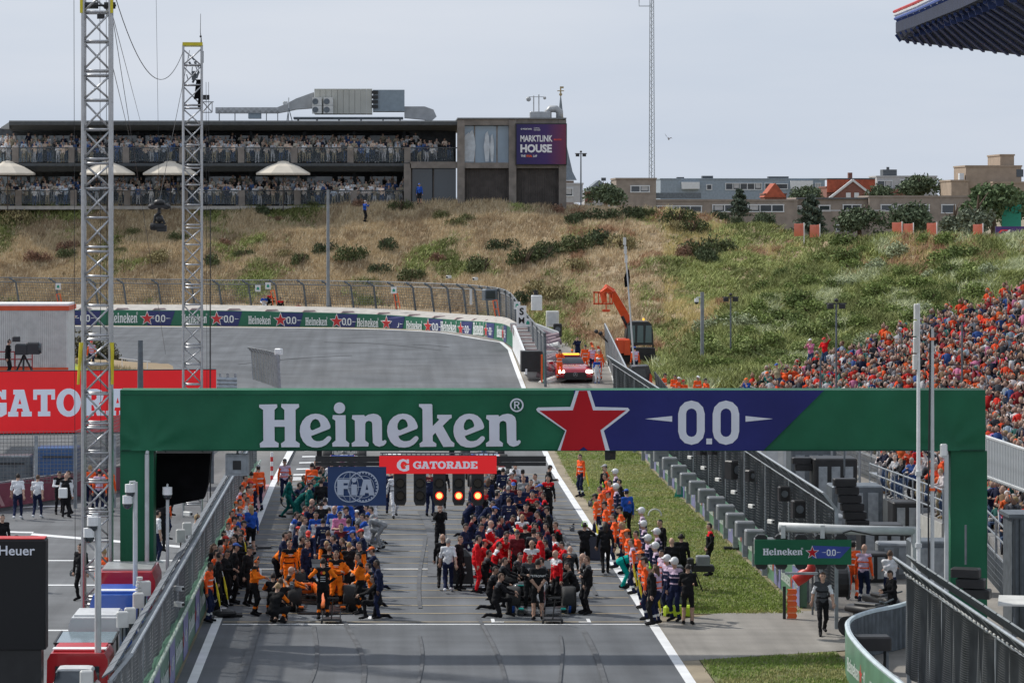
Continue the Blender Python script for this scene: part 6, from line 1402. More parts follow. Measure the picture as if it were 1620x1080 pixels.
def band_mesh(w, m):
    b = MB(); b.loft([[(x, q*math.cos(a), q*math.sin(a)) for x, q in ((-w/2,.386),(-w/2,.393),(w/2,.393),(w/2,.386))] for a in [R(200)+R(170)*k/14 for k in range(15)]], caps=True); return b.mesh('tyre_stripe', m)
def ring(cx, y, cz, w, h, sq=.6, n=12):
    return [(cx+w*math.copysign(abs(math.cos(a))**sq, math.cos(a)), y, cz+h*math.copysign(abs(math.sin(a))**sq, math.sin(a))) for a in [2*math.pi*k/n for k in range(n)]]
def racing_car(label, x, y, main, second, wing, stripe=None, helmet=(.6,.6,.6), num=None, gcol=None, acc=None):
    t = thing('racing_car', label, 'racing car', (x, y+1.8, 0), 0, 'racing cars lined up on the grid'); m1, m2, mw = paint(*main), paint(*second), paint(*wing)
    b = MB(); b.loft([ring(0,-2.72,.24,.07,.04), ring(0,-2.4,.30,.11,.07), ring(0,-1.8,.44,.15,.13), ring(0,-1.0,.50,.22,.19), ring(0,-.35,.50,.30,.22), ring(0,.25,.48,.33,.22), ring(0,.9,.40,.30,.22)]); b.build('chassis', m1, t, smooth=True)
    b = MB(); b.loft([ring(0,.28,.80,.10,.14), ring(0,.45,.78,.13,.18), ring(0,.9,.66,.14,.26), ring(0,1.6,.50,.10,.28), ring(0,2.15,.42,.05,.18)]); b.loft([[(-.012,.6,.8),(.012,.6,.8),(.012,1.9,.62),(-.012,1.9,.62)],[(-.01,1.0,.97),(.01,1.0,.97),(.01,2.15,.86),(-.01,2.15,.86)]]); b.build('engine_cover', m2, t, smooth=True)
    for s in (-1,1):
        b = MB(); b.loft([ring(s*.50,-.15,.46,.20,.15), ring(s*.52,.3,.43,.24,.18), ring(s*.46,1.0,.34,.22,.15), ring(s*.30,1.9,.25,.12,.08)]); sp = b.build('sidepod', m1, t, smooth=True)
        b = MB(); b.box((s*.52,-.155,.48),(.30,.03,.14)); b.build('intake', CBLACK, sp)
        b = MB(); b.box((s*.52,-.62,.72),(.17,.07,.07)); b.tube([(s*.3,-.55,.66),(s*.45,-.6,.71)],.012,5); b.build('mirror', m2, t)
        for (yy, zz, w_) in ((-1.8,.38,.80),(1.8,.38,.78)):
            for dy, z0 in ((-.22,.46),(.22,.46),(-.2,.28),(.2,.28)):
                b = MB(); b.tube([(s*.16,yy+dy,z0+(.02 if yy<0 else 0)),(s*(w_-.15),yy,zz+(z0-.36)*.7)],.016,4); b.build('suspension_arm', ARM, t)
            me, rm_ = (TF, RF_) if yy < 0 else (TR, RR_)
            ty = link('tyre', me, t, (s*w_, yy, zz)); link('rim', rm_, ty)
            if stripe and yy < 0: link('tyre_stripe', band_mesh(.09, stripe), ty)
    b = MB(); b.loft([[(-.75,-.7,.06),(.75,-.7,.06),(.75,-.7,.09),(-.75,-.7,.09)],[(-.8,1.4,.06),(.8,1.4,.06),(.8,1.4,.10),(-.8,1.4,.10)],[(-.5,2.4,.20),(.5,2.4,.20),(.5,2.4,.24),(-.5,2.4,.24)]]); b.build('floor', CBLACK, t)
    fw = thing('front_wing', None, None); fw.parent = t; 
    for k in range(3):
        b = MB(); y0 = -2.70+k*.13; z0 = .085+k*.045
        b.loft([[(xx, y0+abs(xx)*.18, z0+.07*(abs(xx)/.9)**2*(k*.4)-.02*math.cos(xx*3)),(xx, y0+.13+abs(xx)*.18, z0+.045+.07*(abs(xx)/.9)**2*(k*.4)),(xx, y0+.13+abs(xx)*.18, z0+.055+.07*(abs(xx)/.9)**2*(k*.4)),(xx, y0+abs(xx)*.18, z0+.015+.07*(abs(xx)/.9)**2*(k*.4)-.02*math.cos(xx*3))] for xx in [-.70+.14*q for q in range(11)]]); b.build('wing_element', mw if k%2 else CBLACK, fw)
    for s in (-1,1): b = MB(); b.loft([[(s*.71,-2.58,.05),(s*.73,-2.58,.05),(s*.73,-2.58,.17),(s*.71,-2.58,.18)],[(s*.76,-2.2,.06),(s*.78,-2.2,.06),(s*.78,-2.2,.26),(s*.76,-2.2,.26)]]); b.build('endplate', mw, fw)
    rw_ = thing('rear_wing', None, None); rw_.parent = t
    b = MB(); b.loft([[(xx,2.25,.80+.03*(1-(xx/.5)**2)*-1),(xx,2.55,.90),(xx,2.55,.915),(xx,2.25,.82-.03*(1-(xx/.5)**2))] for xx in (-.5,-.25,0,.25,.5)]); b.build('main_plane', CBLACK, rw_)
    b = MB(); b.loft([[(xx,2.50,.88),(xx,2.66,1.0),(xx,2.66,1.015),(xx,2.50,.90)] for xx in (-.5,0,.5)]); b.build('flap', mw, rw_)
    for s in (-1,1): b = MB(); b.loft([[(s*.50,2.15,.45),(s*.52,2.15,.45),(s*.52,2.15,.92),(s*.50,2.15,.92)],[(s*.50,2.7,.40),(s*.52,2.7,.40),(s*.52,2.7,1.02),(s*.50,2.7,1.02)]]); b.build('endplate', m2, rw_)
    b = MB(); b.tube([(0,-.62,.62),(0,-.5,.86),(0,-.38,.93)],.022,6); b.tube([(-.30,.35,.78),(-.30,.1,.86),(-.24,-.2,.92),(-.1,-.36,.94),(.1,-.36,.94),(.24,-.2,.92),(.30,.1,.86),(.30,.35,.78)],.025,6); b.build('halo', CBLACK, t)
    b = MB(); b.loft([ring(0,-.45,.69,.26,.02,1),ring(0,.2,.70,.27,.03,1)]); b.build('cockpit_rim', CBLACK, t)
    b = MB(); b.ball((0,.0,.77),.13,12,8,sc=(.95,1.1,1)); h = b.build('helmet', paint('helmet%d' % int(helmet[0]*100+helmet[1]*10), helmet), t, smooth=True); b = MB(); b.ball((0,-.03,.775),.125,12,6,sc=(.9,1,.35)); b.build('visor', GLASS, h, smooth=True)
    if acc: 
        ma = paint(*acc)
        for s in (-1,1): b = MB(); b.box((s*.60,-2.46,.20),(.14,.12,.04)); b.build('accent_print', ma, t); b = MB(); b.box((s*.5,-.17,.60),(.2,.06,.03)); b.build('accent_print', ma, t)
    return t
OR, RED, NVY, WHT, SLV, TEAL, DKG, RBL, BLKP, PINKP = ('papaya',(.85,.17,.01)), ('racing_red',(.55,.008,.012)), ('racing_navy',(.012,.018,.07)), ('racing_white',(.68,.69,.7)), ('racing_silver',(.32,.34,.35)), ('racing_teal',(.0,.42,.36)), ('racing_green',(.0,.12,.085)), ('racing_blue',(.01,.05,.32)), ('racing_black',(.012,.012,.014)), ('racing_pink',(.6,.12,.3))
SB = mat('stripe_blue', (.03,.13,.55), .7, 0, var=.1); SR = mat('stripe_red', (.6,.05,.03), .7, 0, var=.1); SO = mat('stripe_orange', (.75,.16,.04), .7, 0, var=.1); SW = mat('stripe_white', (.5,.5,.5), .7, 0, var=.1)
left = [(91.4,OR,BLKP,BLKP,None,(.7,.3,.05),None,OR,'black and orange racing car at the front of the left column'),(99.2,NVY,NVY,NVY,SB,(.6,.6,.1),None,RED,'navy racing car with blue tyre stripes behind the orange one'),(105.6,WHT,RBL,WHT,None,(.2,.3,.7),None,None,'white and blue racing car, third in the left column'),(112,RBL,NVY,WHT,SO,(.1,.2,.6),None,None,'blue racing car with orange tyre stripes in the left column'),(118.6,BLKP,RBL,BLKP,SR,(.5,.5,.5),None,None,'dark racing car with red tyre stripes in the left column'),(125.5,DKG,DKG,DKG,SB,(.7,.6,.1),None,None,'dark green racing car with blue tyre stripes in the left column'),(132.5,RBL,PINKP,RBL,SR,(.6,.3,.5),None,None,'blue and pink racing car far back in the left column'),(140,SLV,BLKP,SLV,None,(.4,.4,.4),None,None,'silver racing car at the far end of the left column')]
right = [(91.0,BLKP,SLV,('dark_silver',(.08,.085,.09)),SB,(.6,.7,.05),None,TEAL,'black and silver racing car at the front of the right column'),(98.2,RED,RED,RED,SR,(.75,.6,.05),None,WHT,'red racing car directly behind the black and silver one'),(105,RED,WHT,WHT,None,(.75,.65,.05),None,None,'second red racing car with white wing, third in the right column'),(112,NVY,NVY,NVY,SW,(.5,.1,.1),None,RED,'navy racing car, fourth in the right column'),(119,WHT,NVY,WHT,SB,(.6,.6,.6),None,None,'white and navy racing car in the middle of the right column'),(126,WHT,BLKP,WHT,None,(.5,.1,.1),None,None,'white and black racing car in the rear half of the right column'),(133,BLKP,RED,WHT,None,(.4,.4,.4),None,None,'black and red racing car far back in the right column'),(141,RBL,WHT,RBL,None,(.3,.4,.7),None,None,'blue and white racing car at the far end of the right column')]
for (y,m1,m2,mw,st,hc,_,acc,lab) in left: racing_car(lab, -1.75, y, m1, m2, mw, st, hc, acc=acc)
for (y,m1,m2,mw,st,hc,_,acc,lab) in right: racing_car(lab, 4.55, y, m1, m2, mw, st, hc, acc=acc)
# print on the silver rear wing flap
rwm = text_mesh('MERCEDES', mat('teal_white_print', (.6,.66,.66), .5), .13, .01); 
fwk = [o for o in COL.objects if o.get('label','').startswith('black and silver racing car')][0]
put('lettering', rwm, fwk, (0, 2.44, .945))
# front jacks
for x, lab in ((-1.45,'low black car jack under the nose of the orange racing car'),(4.75,'low silver car jack under the nose of the black racing car')):
    o = thing('car_jack', lab, 'jack', (x, 88.75, 0)); b = MB(); b.box((0,0,.12),(.5,.5,.05)); b.tube([(-.25,-.25,.05),(-.25,.3,.3)],.02,5); b.tube([(.25,-.25,.05),(.25,.3,.3)],.02,5); b.tube([(0,-.2,.1),(.05,-.6,.75)],.02,5); b.box((.05,-.62,.77),(.3,.04,.04)); b.build('frame', BLACK, o)
    for s in (-1,1): b = MB(); b.cyl((s*.27,-.2,.07),.07,.05,'X',10); b.build('wheel', RUBBER, o)

# ------------------------------------------------------------------ red safety car
sc = thing('safety_car', 'red sports coupe with lit headlights and amber roof bar at the bend', 'car', P(910,607,184), R(4)); sc.location.z = ZR(184); sc.scale = (1.12,)*3
RC = mat('deep_red_paint', (.42,.01,.03), .25, .1, var=.03, coat=.9)
def yr(y, ws, zs): return [(-w, y, z) for w, z in zip(ws, zs)]+[(w, y, z) for w, z in reversed(list(zip(ws, zs)))]
b = MB(); b.loft([yr(-.02,(.80,.88,.80,.5),(.22,.42,.60,.66)), yr(.25,(.93,.98,.93,.6),(.20,.45,.70,.76)), yr(1.2,(.97,.99,.95,.7),(.20,.5,.80,.90)), yr(1.7,(.95,.97,.93,.72),(.20,.5,.86,.94)), yr(3.4,(.97,1.0,.96,.72),(.20,.55,.90,.98)), yr(4.6,(.92,.95,.90,.7),(.3,.55,.88,.94))]); b.build('body', RC, sc, smooth=True)
b = MB(); b.loft([yr(1.65,(.74,.72,.70,.68),(.90,.92,.93,.95)), yr(2.35,(.74,.70,.62,.5),(.92,1.1,1.27,1.31)), yr(3.2,(.74,.70,.60,.5),(.93,1.1,1.27,1.31)), yr(4.2,(.70,.68,.6,.5),(.93,.95,.97,1.0))]); b.build('cabin', GLASS, sc, smooth=True)
b = MB(); b.loft([yr(2.3,(.60,.60,.58,.4),(1.26,1.28,1.31,1.33)), yr(3.25,(.60,.6,.58,.4),(1.26,1.28,1.31,1.33))]); b.build('roof', RC, sc)
b = MB(); b.prism([(-.5,.28),(-.62,.36),(-.52,.56),(.52,.56),(.62,.36),(.5,.28)],'Y',-.06,.1); gl = b.build('grille', BLACK, sc); b = MB(); b.cyl((0,-.07,.45),.11,.02,'Y',18); eb = b.build('emblem', CBLACK, gl)
for k in range(3):
    a = math.pi/2+k*2*math.pi/3; b.v = []; b.f = []; b.m = []; b.tube([(0,-.09,.45),(.10*math.cos(a),-.09,.45+.10*math.sin(a))],[.02,.006],4); link('emblem_star', b.mesh('emblem_star', ALU), gl)
b = MB(); b.tube([(.11*math.cos(a),-.085,.45+.11*math.sin(a)) for a in [k*math.pi/8 for k in range(17)]],.010,4); b.build('emblem_ring', ALU, gl)
b = MB(); b.box((0,-.05,.24),(1.7,.08,.10)); b.build('bumper', BLACK, sc)
HL = mat('lit_headlamp', (1,.95,.8), .3, 0, var=0, emit=(1,.93,.75,9)); AM = mat('lit_amber', (1,.5,.05), .3, 0, var=0, emit=(1,.5,.05,1.4))
for s in (-1,1): b = MB(); b.ball((s*.72,.02,.60),.16,10,6,sc=(1.3,.5,.6)); b.build('headlight', HL, sc); b = MB(); b.box((s*1.05,1.7,.98),(.2,.12,.12)); b.build('mirror', RC, sc)
for s in (-1,1):
    for y in (.85,3.7): b = MB(); b.cyl((s*.86,y,.34),.34,.26,'X',20); w_ = b.build('wheel', RUBBER, sc); b = MB(); b.cyl((s*.995,y,.34),.22,.02,'X',14); b.build('rim', STEEL, w_)
b = MB(); b.rbox((0,2.55,1.40),(1.1,.16,.09),.02); lb = b.build('light_bar', AM, sc); b = MB(); b.box((0,2.55,1.345),(.9,.12,.05)); b.build('bar_mount', BLACK, lb)
put('lettering', text_mesh('SAFETY CAR', WHITE, .17, .01), sc, (0,.95,.90)).rotation_euler = (R(-82),0,0)

# ------------------------------------------------------------------ orange telehandler
th = thing('telehandler', 'orange telescopic loader with raised boom beside the green slope', 'loader', (tw(1000,196), 196, P(1000,590,196).z)); TO = mat('loader_orange', (.72,.085,.02), .4, 0, var=.08)
def T(px, py, y=0): return ((px-1000)*196/FOC, y, (590-py)*196/FOC)
b = MB(); b.tube([T(1010,545,.4),T(987,495,.2),T(968,462,-.2)],[.42,.36,.30],4); b.build('boom', TO, th); b = MB(); b.tube([T(1004,540,.1),T(984,500,.0)],.10,6); b.build('hydraulic_ram', BLACK, th)
b = MB(); b.tube([T(968,462,-.2),T(958,455,-.3),T(952,462,-.4),T(956,478,-.4)],[.26,.24,.2,.16],6); b.build('boom_head', TO, th)
b = MB()
for y_ in (462,480): b.box(T((938+968)/2,y_,-.5),(1.2,.1,.10))
for x_ in (939,946,952,958,964,968): b.box(T(x_,471,-.5),(.07,.1,.75))
b.build('fork_carriage', TO, th); b = MB(); b.tube([T(958,480,-.5),T(958,491,-.5)],.04,5); b.box(T(958,492,-.5),(.45,.06,.07)); b.tube([T(952,490,-.5),T(964,490,-.5)],.05,5); b.build('hook', TO, th)
b = MB(); cbx = [T(989,545),T(989,530),T(992,512),T(996,508),T(1024,508),T(1029,512),T(1032,530),T(1032,545)]; b.prism([(p[0],p[2]) for p in cbx],'Y',-.8,.8); b.build('cab', mat('cab_black', (.02,.022,.024), .4), th)
b = MB()
for (x0,x1) in ((991,1003),(1006,1016),(1019,1029)): b.prism([(T(x0,541)[0],T(0,541)[2]),(T(x1,541)[0],T(0,541)[2]),(T(x1,514)[0],T(0,514)[2]),(T(x0+1,514)[0],T(0,514)[2])],'Y',-.84,-.80)
b.build('window', mat('cab_glass', (.10,.16,.16), .1, 0, var=0, spec=.9), th)
b = MB(); b.box(T(1018,505,0),(.1,.1,.14)); b.build('beacon', AM, th)
b = MB(); b.loft([[T(975,575,-.7),T(975,550,-.7),T(1035,550,-.7),T(1035,575,-.7)],[T(975,575,.9),T(975,550,.9),T(1035,550,.9),T(1035,575,.9)]]); b.build('frame', BLACK, th); b = MB(); b.rbox(T(984,546,-.5),(.9,1.2,.9),.1); b.prism([(T(985,0)[0],T(0,560)[2]),(T(996,0)[0],T(0,560)[2]),(T(990,0)[0],T(0,537)[2]),(T(986,0)[0],T(0,537)[2])],'Y',-1.2,-.8); b.build('hood', TO, th)
for px in (975,1008,1030):
    b = MB(); b.cyl(T(px,574,-.75),.58,.45,'Y',18); w_ = b.build('wheel', RUBBER, th); b = MB(); b.cyl(T(px,574,-1.0),.26,.05,'Y',12); b.build('rim', TO, w_)
for (x0,y0,x1,y1) in ((948,570,930,538),(955,575,945,545)): b = MB(); q = T((x0+x1)/2,(y0+y1)/2,-.4); b.box(q,(.16,.1,1.1),mtx=Matrix.Rotation(R(-20),3,'Y')); b.build('outrigger', TO, th)
for (px,py) in ((943,524),(950,527)): b = MB(); b.ball(T(px,py,-.2),.13); b.tube([T(px,py,-.2),T(965,545,-.2)],.03,5); b.build('work_lamp', BLACK, th)
b = MB(); b.tube([T(1032,520,.2),T(1034,560,.2)],.05,5); b.build('exhaust', BLACK, th)
o = thing('parked_van', 'dark vehicle with orange stripe parked behind the end-on fence', 'vehicle', (tw(1010,172), 172, P(1010,628,172).z)); b = MB(); b.prism([(-.7,0),(-.7,1.1),(-.4,1.7),(.5,1.75),(.65,1.2),(.72,0)],'Y',-.9,.9); b.build('body', mat('dark_van_paint',(.03,.03,.035),.3,coat=.5), o); b = MB(); b.prism([(.42,.15),(.55,1.35),(.66,1.2),(.70,.15)],'Y',-.94,-.9); b.build('orange_stripe', TO, o); b = MB(); b.prism([(-.5,1.1),(-.3,1.55),(.3,1.58),(.38,1.1)],'Y',-.93,-.9); b.build('window', GLASS, o)
for s in (-.45,.45): b = MB(); b.cyl((s,-.85,.25),.26,.2,'Y',12); b.build('wheel', RUBBER, o)

# ------------------------------------------------------------------ service vehicles along the left fence
def service(name, label, cat, px0, px1, pyt, d, hgt, L, col, roof=None, kind='cab', stripe=None):
    x0, x1 = tw(px0,d), tw(px1,d); W = x1-x0; o = thing(name, label, cat, ((x0+x1)/2, d, 0)); z = P(0,pyt,d).z; m = mat('vehicle_'+col[0], col[1], .3, 0, var=.05, coat=.6)
    b = MB(); hw = W/2
    if kind == 'cab':
        b.loft([yr(0,(hw*.9,hw,hw*.97,hw*.8),(.25,.45,z*.62,z*.66)), yr(L*.25,(hw,hw,hw,hw*.85),(.25,.5,z*.70,z*.74)), yr(L*.8,(hw,hw,hw,hw*.85),(.25,.5,z*.72,z*.76)), yr(L,(hw*.95,hw,hw*.95,hw*.8),(.3,.5,z*.68,z*.72))]); b.build('body', m, o, smooth=False)
        b = MB(); b.loft([yr(L*.22,(hw*.86,hw*.85,hw*.84,hw*.8),(z*.70,z*.72,z*.74,z*.76)), yr(L*.42,(hw*.86,hw*.82,hw*.76,hw*.66),(z*.72,z*.85,z*.96,z)), yr(L*.72,(hw*.86,hw*.82,hw*.76,hw*.66),(z*.72,z*.85,z*.96,z)), yr(L*.9,(hw*.86,hw*.84,hw*.8,hw*.7),(z*.72,z*.76,z*.8,z*.82))]); b.build('cabin', GLASS, o)
        b = MB(); b.loft([yr(L*.40,(hw*.78,hw*.76,hw*.7,hw*.5),(z*.95,z*.97,z,z*1.01)), yr(L*.74,(hw*.78,hw*.76,hw*.7,hw*.5),(z*.95,z*.97,z,z*1.01))]); b.build('roof', mat('vehicle_roof_'+(roof or col)[0], (roof or col)[1], .35), o)
    elif kind == 'box':
        b.loft([yr(0,(hw*.94,hw,hw*.97,hw*.86),(.25,.45,z*.9,z)), yr(L*.9,(hw*.94,hw,hw*.97,hw*.86),(.25,.5,z*.9,z)), yr(L,(hw*.9,hw*.95,hw*.9,hw*.8),(.3,.5,z*.8,z*.85))]); b.build('body', m, o)
        b = MB(); b.box((0,-.02,z*.66),(W*.7,.05,z*.30)); b.build('window', GLASS, o); b = MB(); b.box((0,L*.5,z+.02),(W*.8,L*.7,.04)); b.build('roof', mat('vehicle_roof_'+(roof or col)[0], (roof or col)[1], .35), o)
    else:
        b.loft([[(-hw,0,z-.05),(hw,0,z-.05),(hw,0,z),(-hw,0,z)],[(-hw,L,z),(hw,L,z),(hw,L,z+.05),(-hw,L,z+.05)]]); b.build('roof', mat('vehicle_glass_roof', (.18,.24,.27), .15, 0, spec=.9), o)
        b = MB()
        for s in (-1,1):
            for yy in (0,L): b.tube([(s*hw*.95,yy,0),(s*hw*.95,yy,z)],.03,5)
        b.tube([(-hw,-.02,z),(hw,-.02,z)],.03,4); b.tube([(-hw,-.02,z),(-hw,L,z+.05)],.03,4); b.tube([(hw,-.02,z),(hw,L,z+.05)],.03,4); b.build('frame', BLACK, o)
        b = MB(); b.loft([yr(0,(hw*.8,hw*.9,hw*.9,hw*.8),(.2,.35,.5,.55)), yr(L,(hw*.8,hw*.9,hw*.9,hw*.8),(.2,.35,.5,.55))]); b.build('body', m, o)
    if stripe: b = MB(); b.box((0,L*.3,z*.765 if kind=='cab' else z+.045),(W*.86,.35,.012)); b.build('stripe', stripe, o)
    for s in (-1,1):
        for yy in (L*.18,L*.8): b = MB(); b.cyl((s*hw*.92,yy,.28),.28,.18,'X',14); b.build('wheel', RUBBER, o)
    return o
service('red_truck','red pick-up with pale grey roof beside the left bridge pillar','pick-up',150,247,905,81,1.6,2.6,('red',(.5,.012,.02)),('grey',(.33,.34,.34)),kind='box')
service('blue_car','low blue car with white stripes in front of the red pick-up','car',141,228,941,78.3,1.3,2.4,('blue',(.02,.09,.42)),('blue',(.02,.09,.42)),kind='box',stripe=WHITE)
service('white_van','small white van between blue car and glass roofed cart','van',107,190,977,76,1.3,1.9,('white',(.62,.63,.64)),kind='box')
service('utility_cart','open cart with flat glass roof beside the black timing tower','cart',86,178,1017,73.9,1.1,1.7,('dark',(.05,.05,.05)),kind='cart')
service('red_truck','red pick-up with white stripe nearest the timing tower','pick-up',73,172,1033,71.8,1.2,1.8,('red',(.5,.012,.02)),kind='box',stripe=WHITE)
service('white_car','white car roof at the bottom edge left of the fence','car',74,150,1066,69.6,1.0,1.8,('white',(.62,.63,.64)))
# quads and carts behind the access road
for i,(px,py,d,lab) in enumerate(((1400,905,88,'black quad bike parked behind the access road'),(1385,915,86,'second black quad bike nearer the fence'))):
    o = thing('quad_bike', lab, 'quad bike', (tw(px,d), d, 0), R(20+i*30)); b = MB(); b.loft([ring(0,-.7,.6,.15,.12),ring(0,-.3,.72,.26,.16),ring(0,.2,.66,.2,.14),ring(0,.8,.72,.3,.1)]); b.build('body', BLACK, o, smooth=True); b = MB(); b.tube([(-.35,-.35,1.0),(0,-.3,.92),(.35,-.35,1.0)],.025,6); b.tube([(0,-.3,.6),(0,-.3,.92)],.03,5); b.build('handlebar', DKSTEEL, o)
    b = MB(); b.rbox((0,.25,.84),(.3,.7,.1),.03); b.build('seat', BLACK, o)
    for s in (-1,1):
        for yy in (-.55,.6): b = MB(); b.cyl((s*.42,yy,.27),.27,.22,'X',14); b.build('wheel', RUBBER, o)

# ------------------------------------------------------------------ spectator stand on the right
SEATC = mat('stand_steps', (.20,.20,.20), .85, 0, var=.15)
def XF(d): return lerp_tab([(80,17.5),(100,19.4),(122,22.0),(150,20.6),(172,19.4)])(d)
RAKE, ROWP = .35, .80
def stand_z(d, r): return 1.0+ZR(d)*.3+r*ROWP*RAKE
st = thing('grandstand', 'long raked spectator stand on the right full of orange clad people', 'grandstand', (0,0,0))
DD = [82+k*4 for k in range(23)]
for r in range(26):
    b = MB()
    for d in DD: x = XF(d)+r*ROWP; z = stand_z(d, r); b.v += [(x,d,z-.9),(x,d,z),(x+ROWP,d,z),(x+ROWP,d,z-.9)]
    for i in range(len(DD)-1):
        for k in range(4): b.f.append((i*4+k, i*4+(k+1)%4, i*4+4+(k+1)%4, i*4+4+k)); b.m.append(0)
    b.build('step', SEATC, st)
b = MB()
for d in range(84,170,6): b.box((XF(d)+.2,d,stand_z(d,0)/2),(.15,.15,stand_z(d,0)))
stuff(b.build('support', STEEL, st))
fr = thing('stand_front_rail', 'grey rail fence along the front of the spectator stand', 'fence', (0,0,0))
ps = [(XF(d)-.3, d, stand_z(d,0)) for d in range(82,172,3)]; b = MB()
for z in (.05,.6,1.1): b.tube([(x,y,q+z) for x,y,q in ps],.03,4)
b.build('rail', STEEL, fr); b = MB()
for x,y,q in ps: b.box((x,y,q+.5),(.07,.07,1.2))
stuff(b.build('post', STEEL, fr))
b = MB()
for i in range(len(ps)-1): a, c = ps[i], ps[i+1]; wires(b, (a[0],a[1],a[2]-1.0), (c[0],c[1],c[2]-1.0), a, c, .12, .2, .012)
stuff(b.build('wire_mesh', STEEL, fr))
# viewing deck with people by the bridge and its pale front
vd = thing('viewing_deck', 'raised viewing deck with pale front panel behind the right fence', 'deck', (0,0,0))
v0, v1 = P(1376,778,122), P(1492,828,104)
b = MB(); b.loft([[v0-Vector((0,0,.15)),v0,v0+Vector((4,2,0)),v0+Vector((4,2,-.15))],[v1-Vector((0,0,.15)),v1,v1+Vector((3,2,0)),v1+Vector((3,2,-.15))]]); b.build('deck', SEATC, vd)
b = MB(); b.loft([[v0+Vector((-.05,0,0)),v0+Vector((-.05,0,-1.6)),v0+Vector((.05,0,-1.6)),v0+Vector((.05,0,0))],[v1+Vector((-.05,0,0)),v1+Vector((-.05,0,-1.6)),v1+Vector((.05,0,-1.6)),v1+Vector((.05,0,0))]]); b.build('front_panel', mat('pale_corrugated', (.36,.36,.34), .7, 0, var=.15, vs_=3), vd)
b = MB()
for z in (.4,.75,1.1): b.tube([v0+Vector((0,0,z)),v1+Vector((0,0,z))],.03,5)
for k in range(9): q = v0.lerp(v1,k/8); b.tube([q,q+Vector((0,0,1.15))],.03,5)
b.build('rail', STEEL, vd)
# dark stage tower, steel frame behind the fence
sf = thing('scaffold_stair', 'grey steel scaffold stair behind the right fence', 'scaffold', (0,0,0)); b = MB()
for k in range(6):
    q = P(1250+k*22, 735, 128-k*1.0); b.tube([(q.x,q.y,0),(q.x,q.y,q.z+.6)],.05,5)
    if k < 5: n_ = P(1272+k*22, 735, 127-k); b.tube([(q.x,q.y,q.z-.1-.3*k*0),(n_.x,n_.y,n_.z-.1)],.04,5); b.tube([(q.x,q.y,.6),(n_.x,n_.y,q.z-.4)],.035,5)
stuff(b.build('frame', STEEL, sf)); b = MB()
for k in range(7): q = P(1390+k*14, 742+k*0, 130); b.box((q.x,q.y,q.z-.2-.05*k),(.5,1.2,.06))
b.build('tread', STEEL, sf)
bt = thing('balustrade', 'grey vertical bar balustrade at the right edge above the crowd', 'fence', (0,0,0)); B0, B1 = P(1556,690,98), P(1640,718,94)
nB = 34; q = MB(); q.box((0,0,.55),(.05,.05,1.25)); qm = q.mesh('baluster', LGREY)
for k in range(nB): link('baluster', qm, bt, B0.lerp(B1,k/(nB-1))-Vector((0,0,1.2)))
b = MB(); b.tube([B0+Vector((0,0,.02)),B1+Vector((0,0,.02))],.05,5); b.tube([B0-Vector((0,0,1.2)),B1-Vector((0,0,1.2))],.05,5); b.build('handrail', LGREY, bt); b = MB(); b.loft([[B0+Vector((0,.4,-1.1)),B0+Vector((0,2.8,-1.1)),B0+Vector((0,2.8,-1.3)),B0+Vector((0,.4,-1.3))],[B1+Vector((0,.4,-1.1)),B1+Vector((0,2.8,-1.1)),B1+Vector((0,2.8,-1.3)),B1+Vector((0,.4,-1.3))]]); b.build('deck', DKSTEEL, bt)
o = thing('dark_kiosk', 'dark ribbed cabin at the right edge below the crowd', 'cabin', P(1614,880,86)); o.location.z = 0; b = MB(); zt = P(0,818,86).z; b.box((.3,.5,zt/2),(1.1,1.2,zt)); b.box((.3,.5,zt+.05),(1.3,1.4,.1)); b.build('wall', DKSTEEL, o)
for k in range(7): b = MB(); b.box((-.18+k*.16,-.13,zt/2),(.05,.05,zt-.1)); b.build('rib', CHAR, o)
o = thing('white_table', 'low white board lying at the right edge beside the pillar', 'board', P(1605,955,80)); b = MB(); b.loft([[(-.5,-.4,0),(.6,-.5,.0),(.7,.5,.1),(-.3,.5,.12)],[(-.5,-.4,.05),(.6,-.5,.05),(.7,.5,.15),(-.3,.5,.17)]]); b.build('top', OFFW, o); b = MB(); b.tube([(0,0,0),(0,0,-1.5)],.04,5); b.build('leg', DKSTEEL, o)
# platform with broadcast camera on the left container
o = thing('camera_platform', 'small red railed platform in front of the white container', 'platform', P(0,592,146)); b = MB(); b.box((.3,.5,-.05),(3.4,1.4,.1)); b.build('deck', DKSTEEL, o); b = MB()
for x in (-1.3,-.3,.7,1.5): b.tube([(x,-.1,0),(x,-.1,1.05)],.035,5)
for z in (.35,.7,1.05): b.tube([(-1.3,-.1,z),(1.5,-.1,z)],.03,5)
b.build('railing', mat('dark_red_paint', (.35,.03,.03), .5), o)
o = thing('broadcast_camera', 'large black broadcast camera on a tripod by the white container', 'camera', P(38,592,145)); b = MB()
for a in (.5,2.6,4.7): b.tube([(.5*math.cos(a),.5*math.sin(a)*.5,0),(0,0,.9)],.05,5)
b.build('tripod', BLACK, o); b = MB(); b.rbox((-.1,0,1.15),(.6,.5,.5),.06); b.rbox((.42,0,1.2),(.6,.5,.55),.06); b.rbox((-.35,0,1.62),(.35,.3,.25),.04); b.build('body', mat('camera_rubber', (.03,.035,.04), .6), o); b = MB(); b.cyl((.75,0,1.2),.24,.12,'X',14); b.build('lens', GLASS, o)

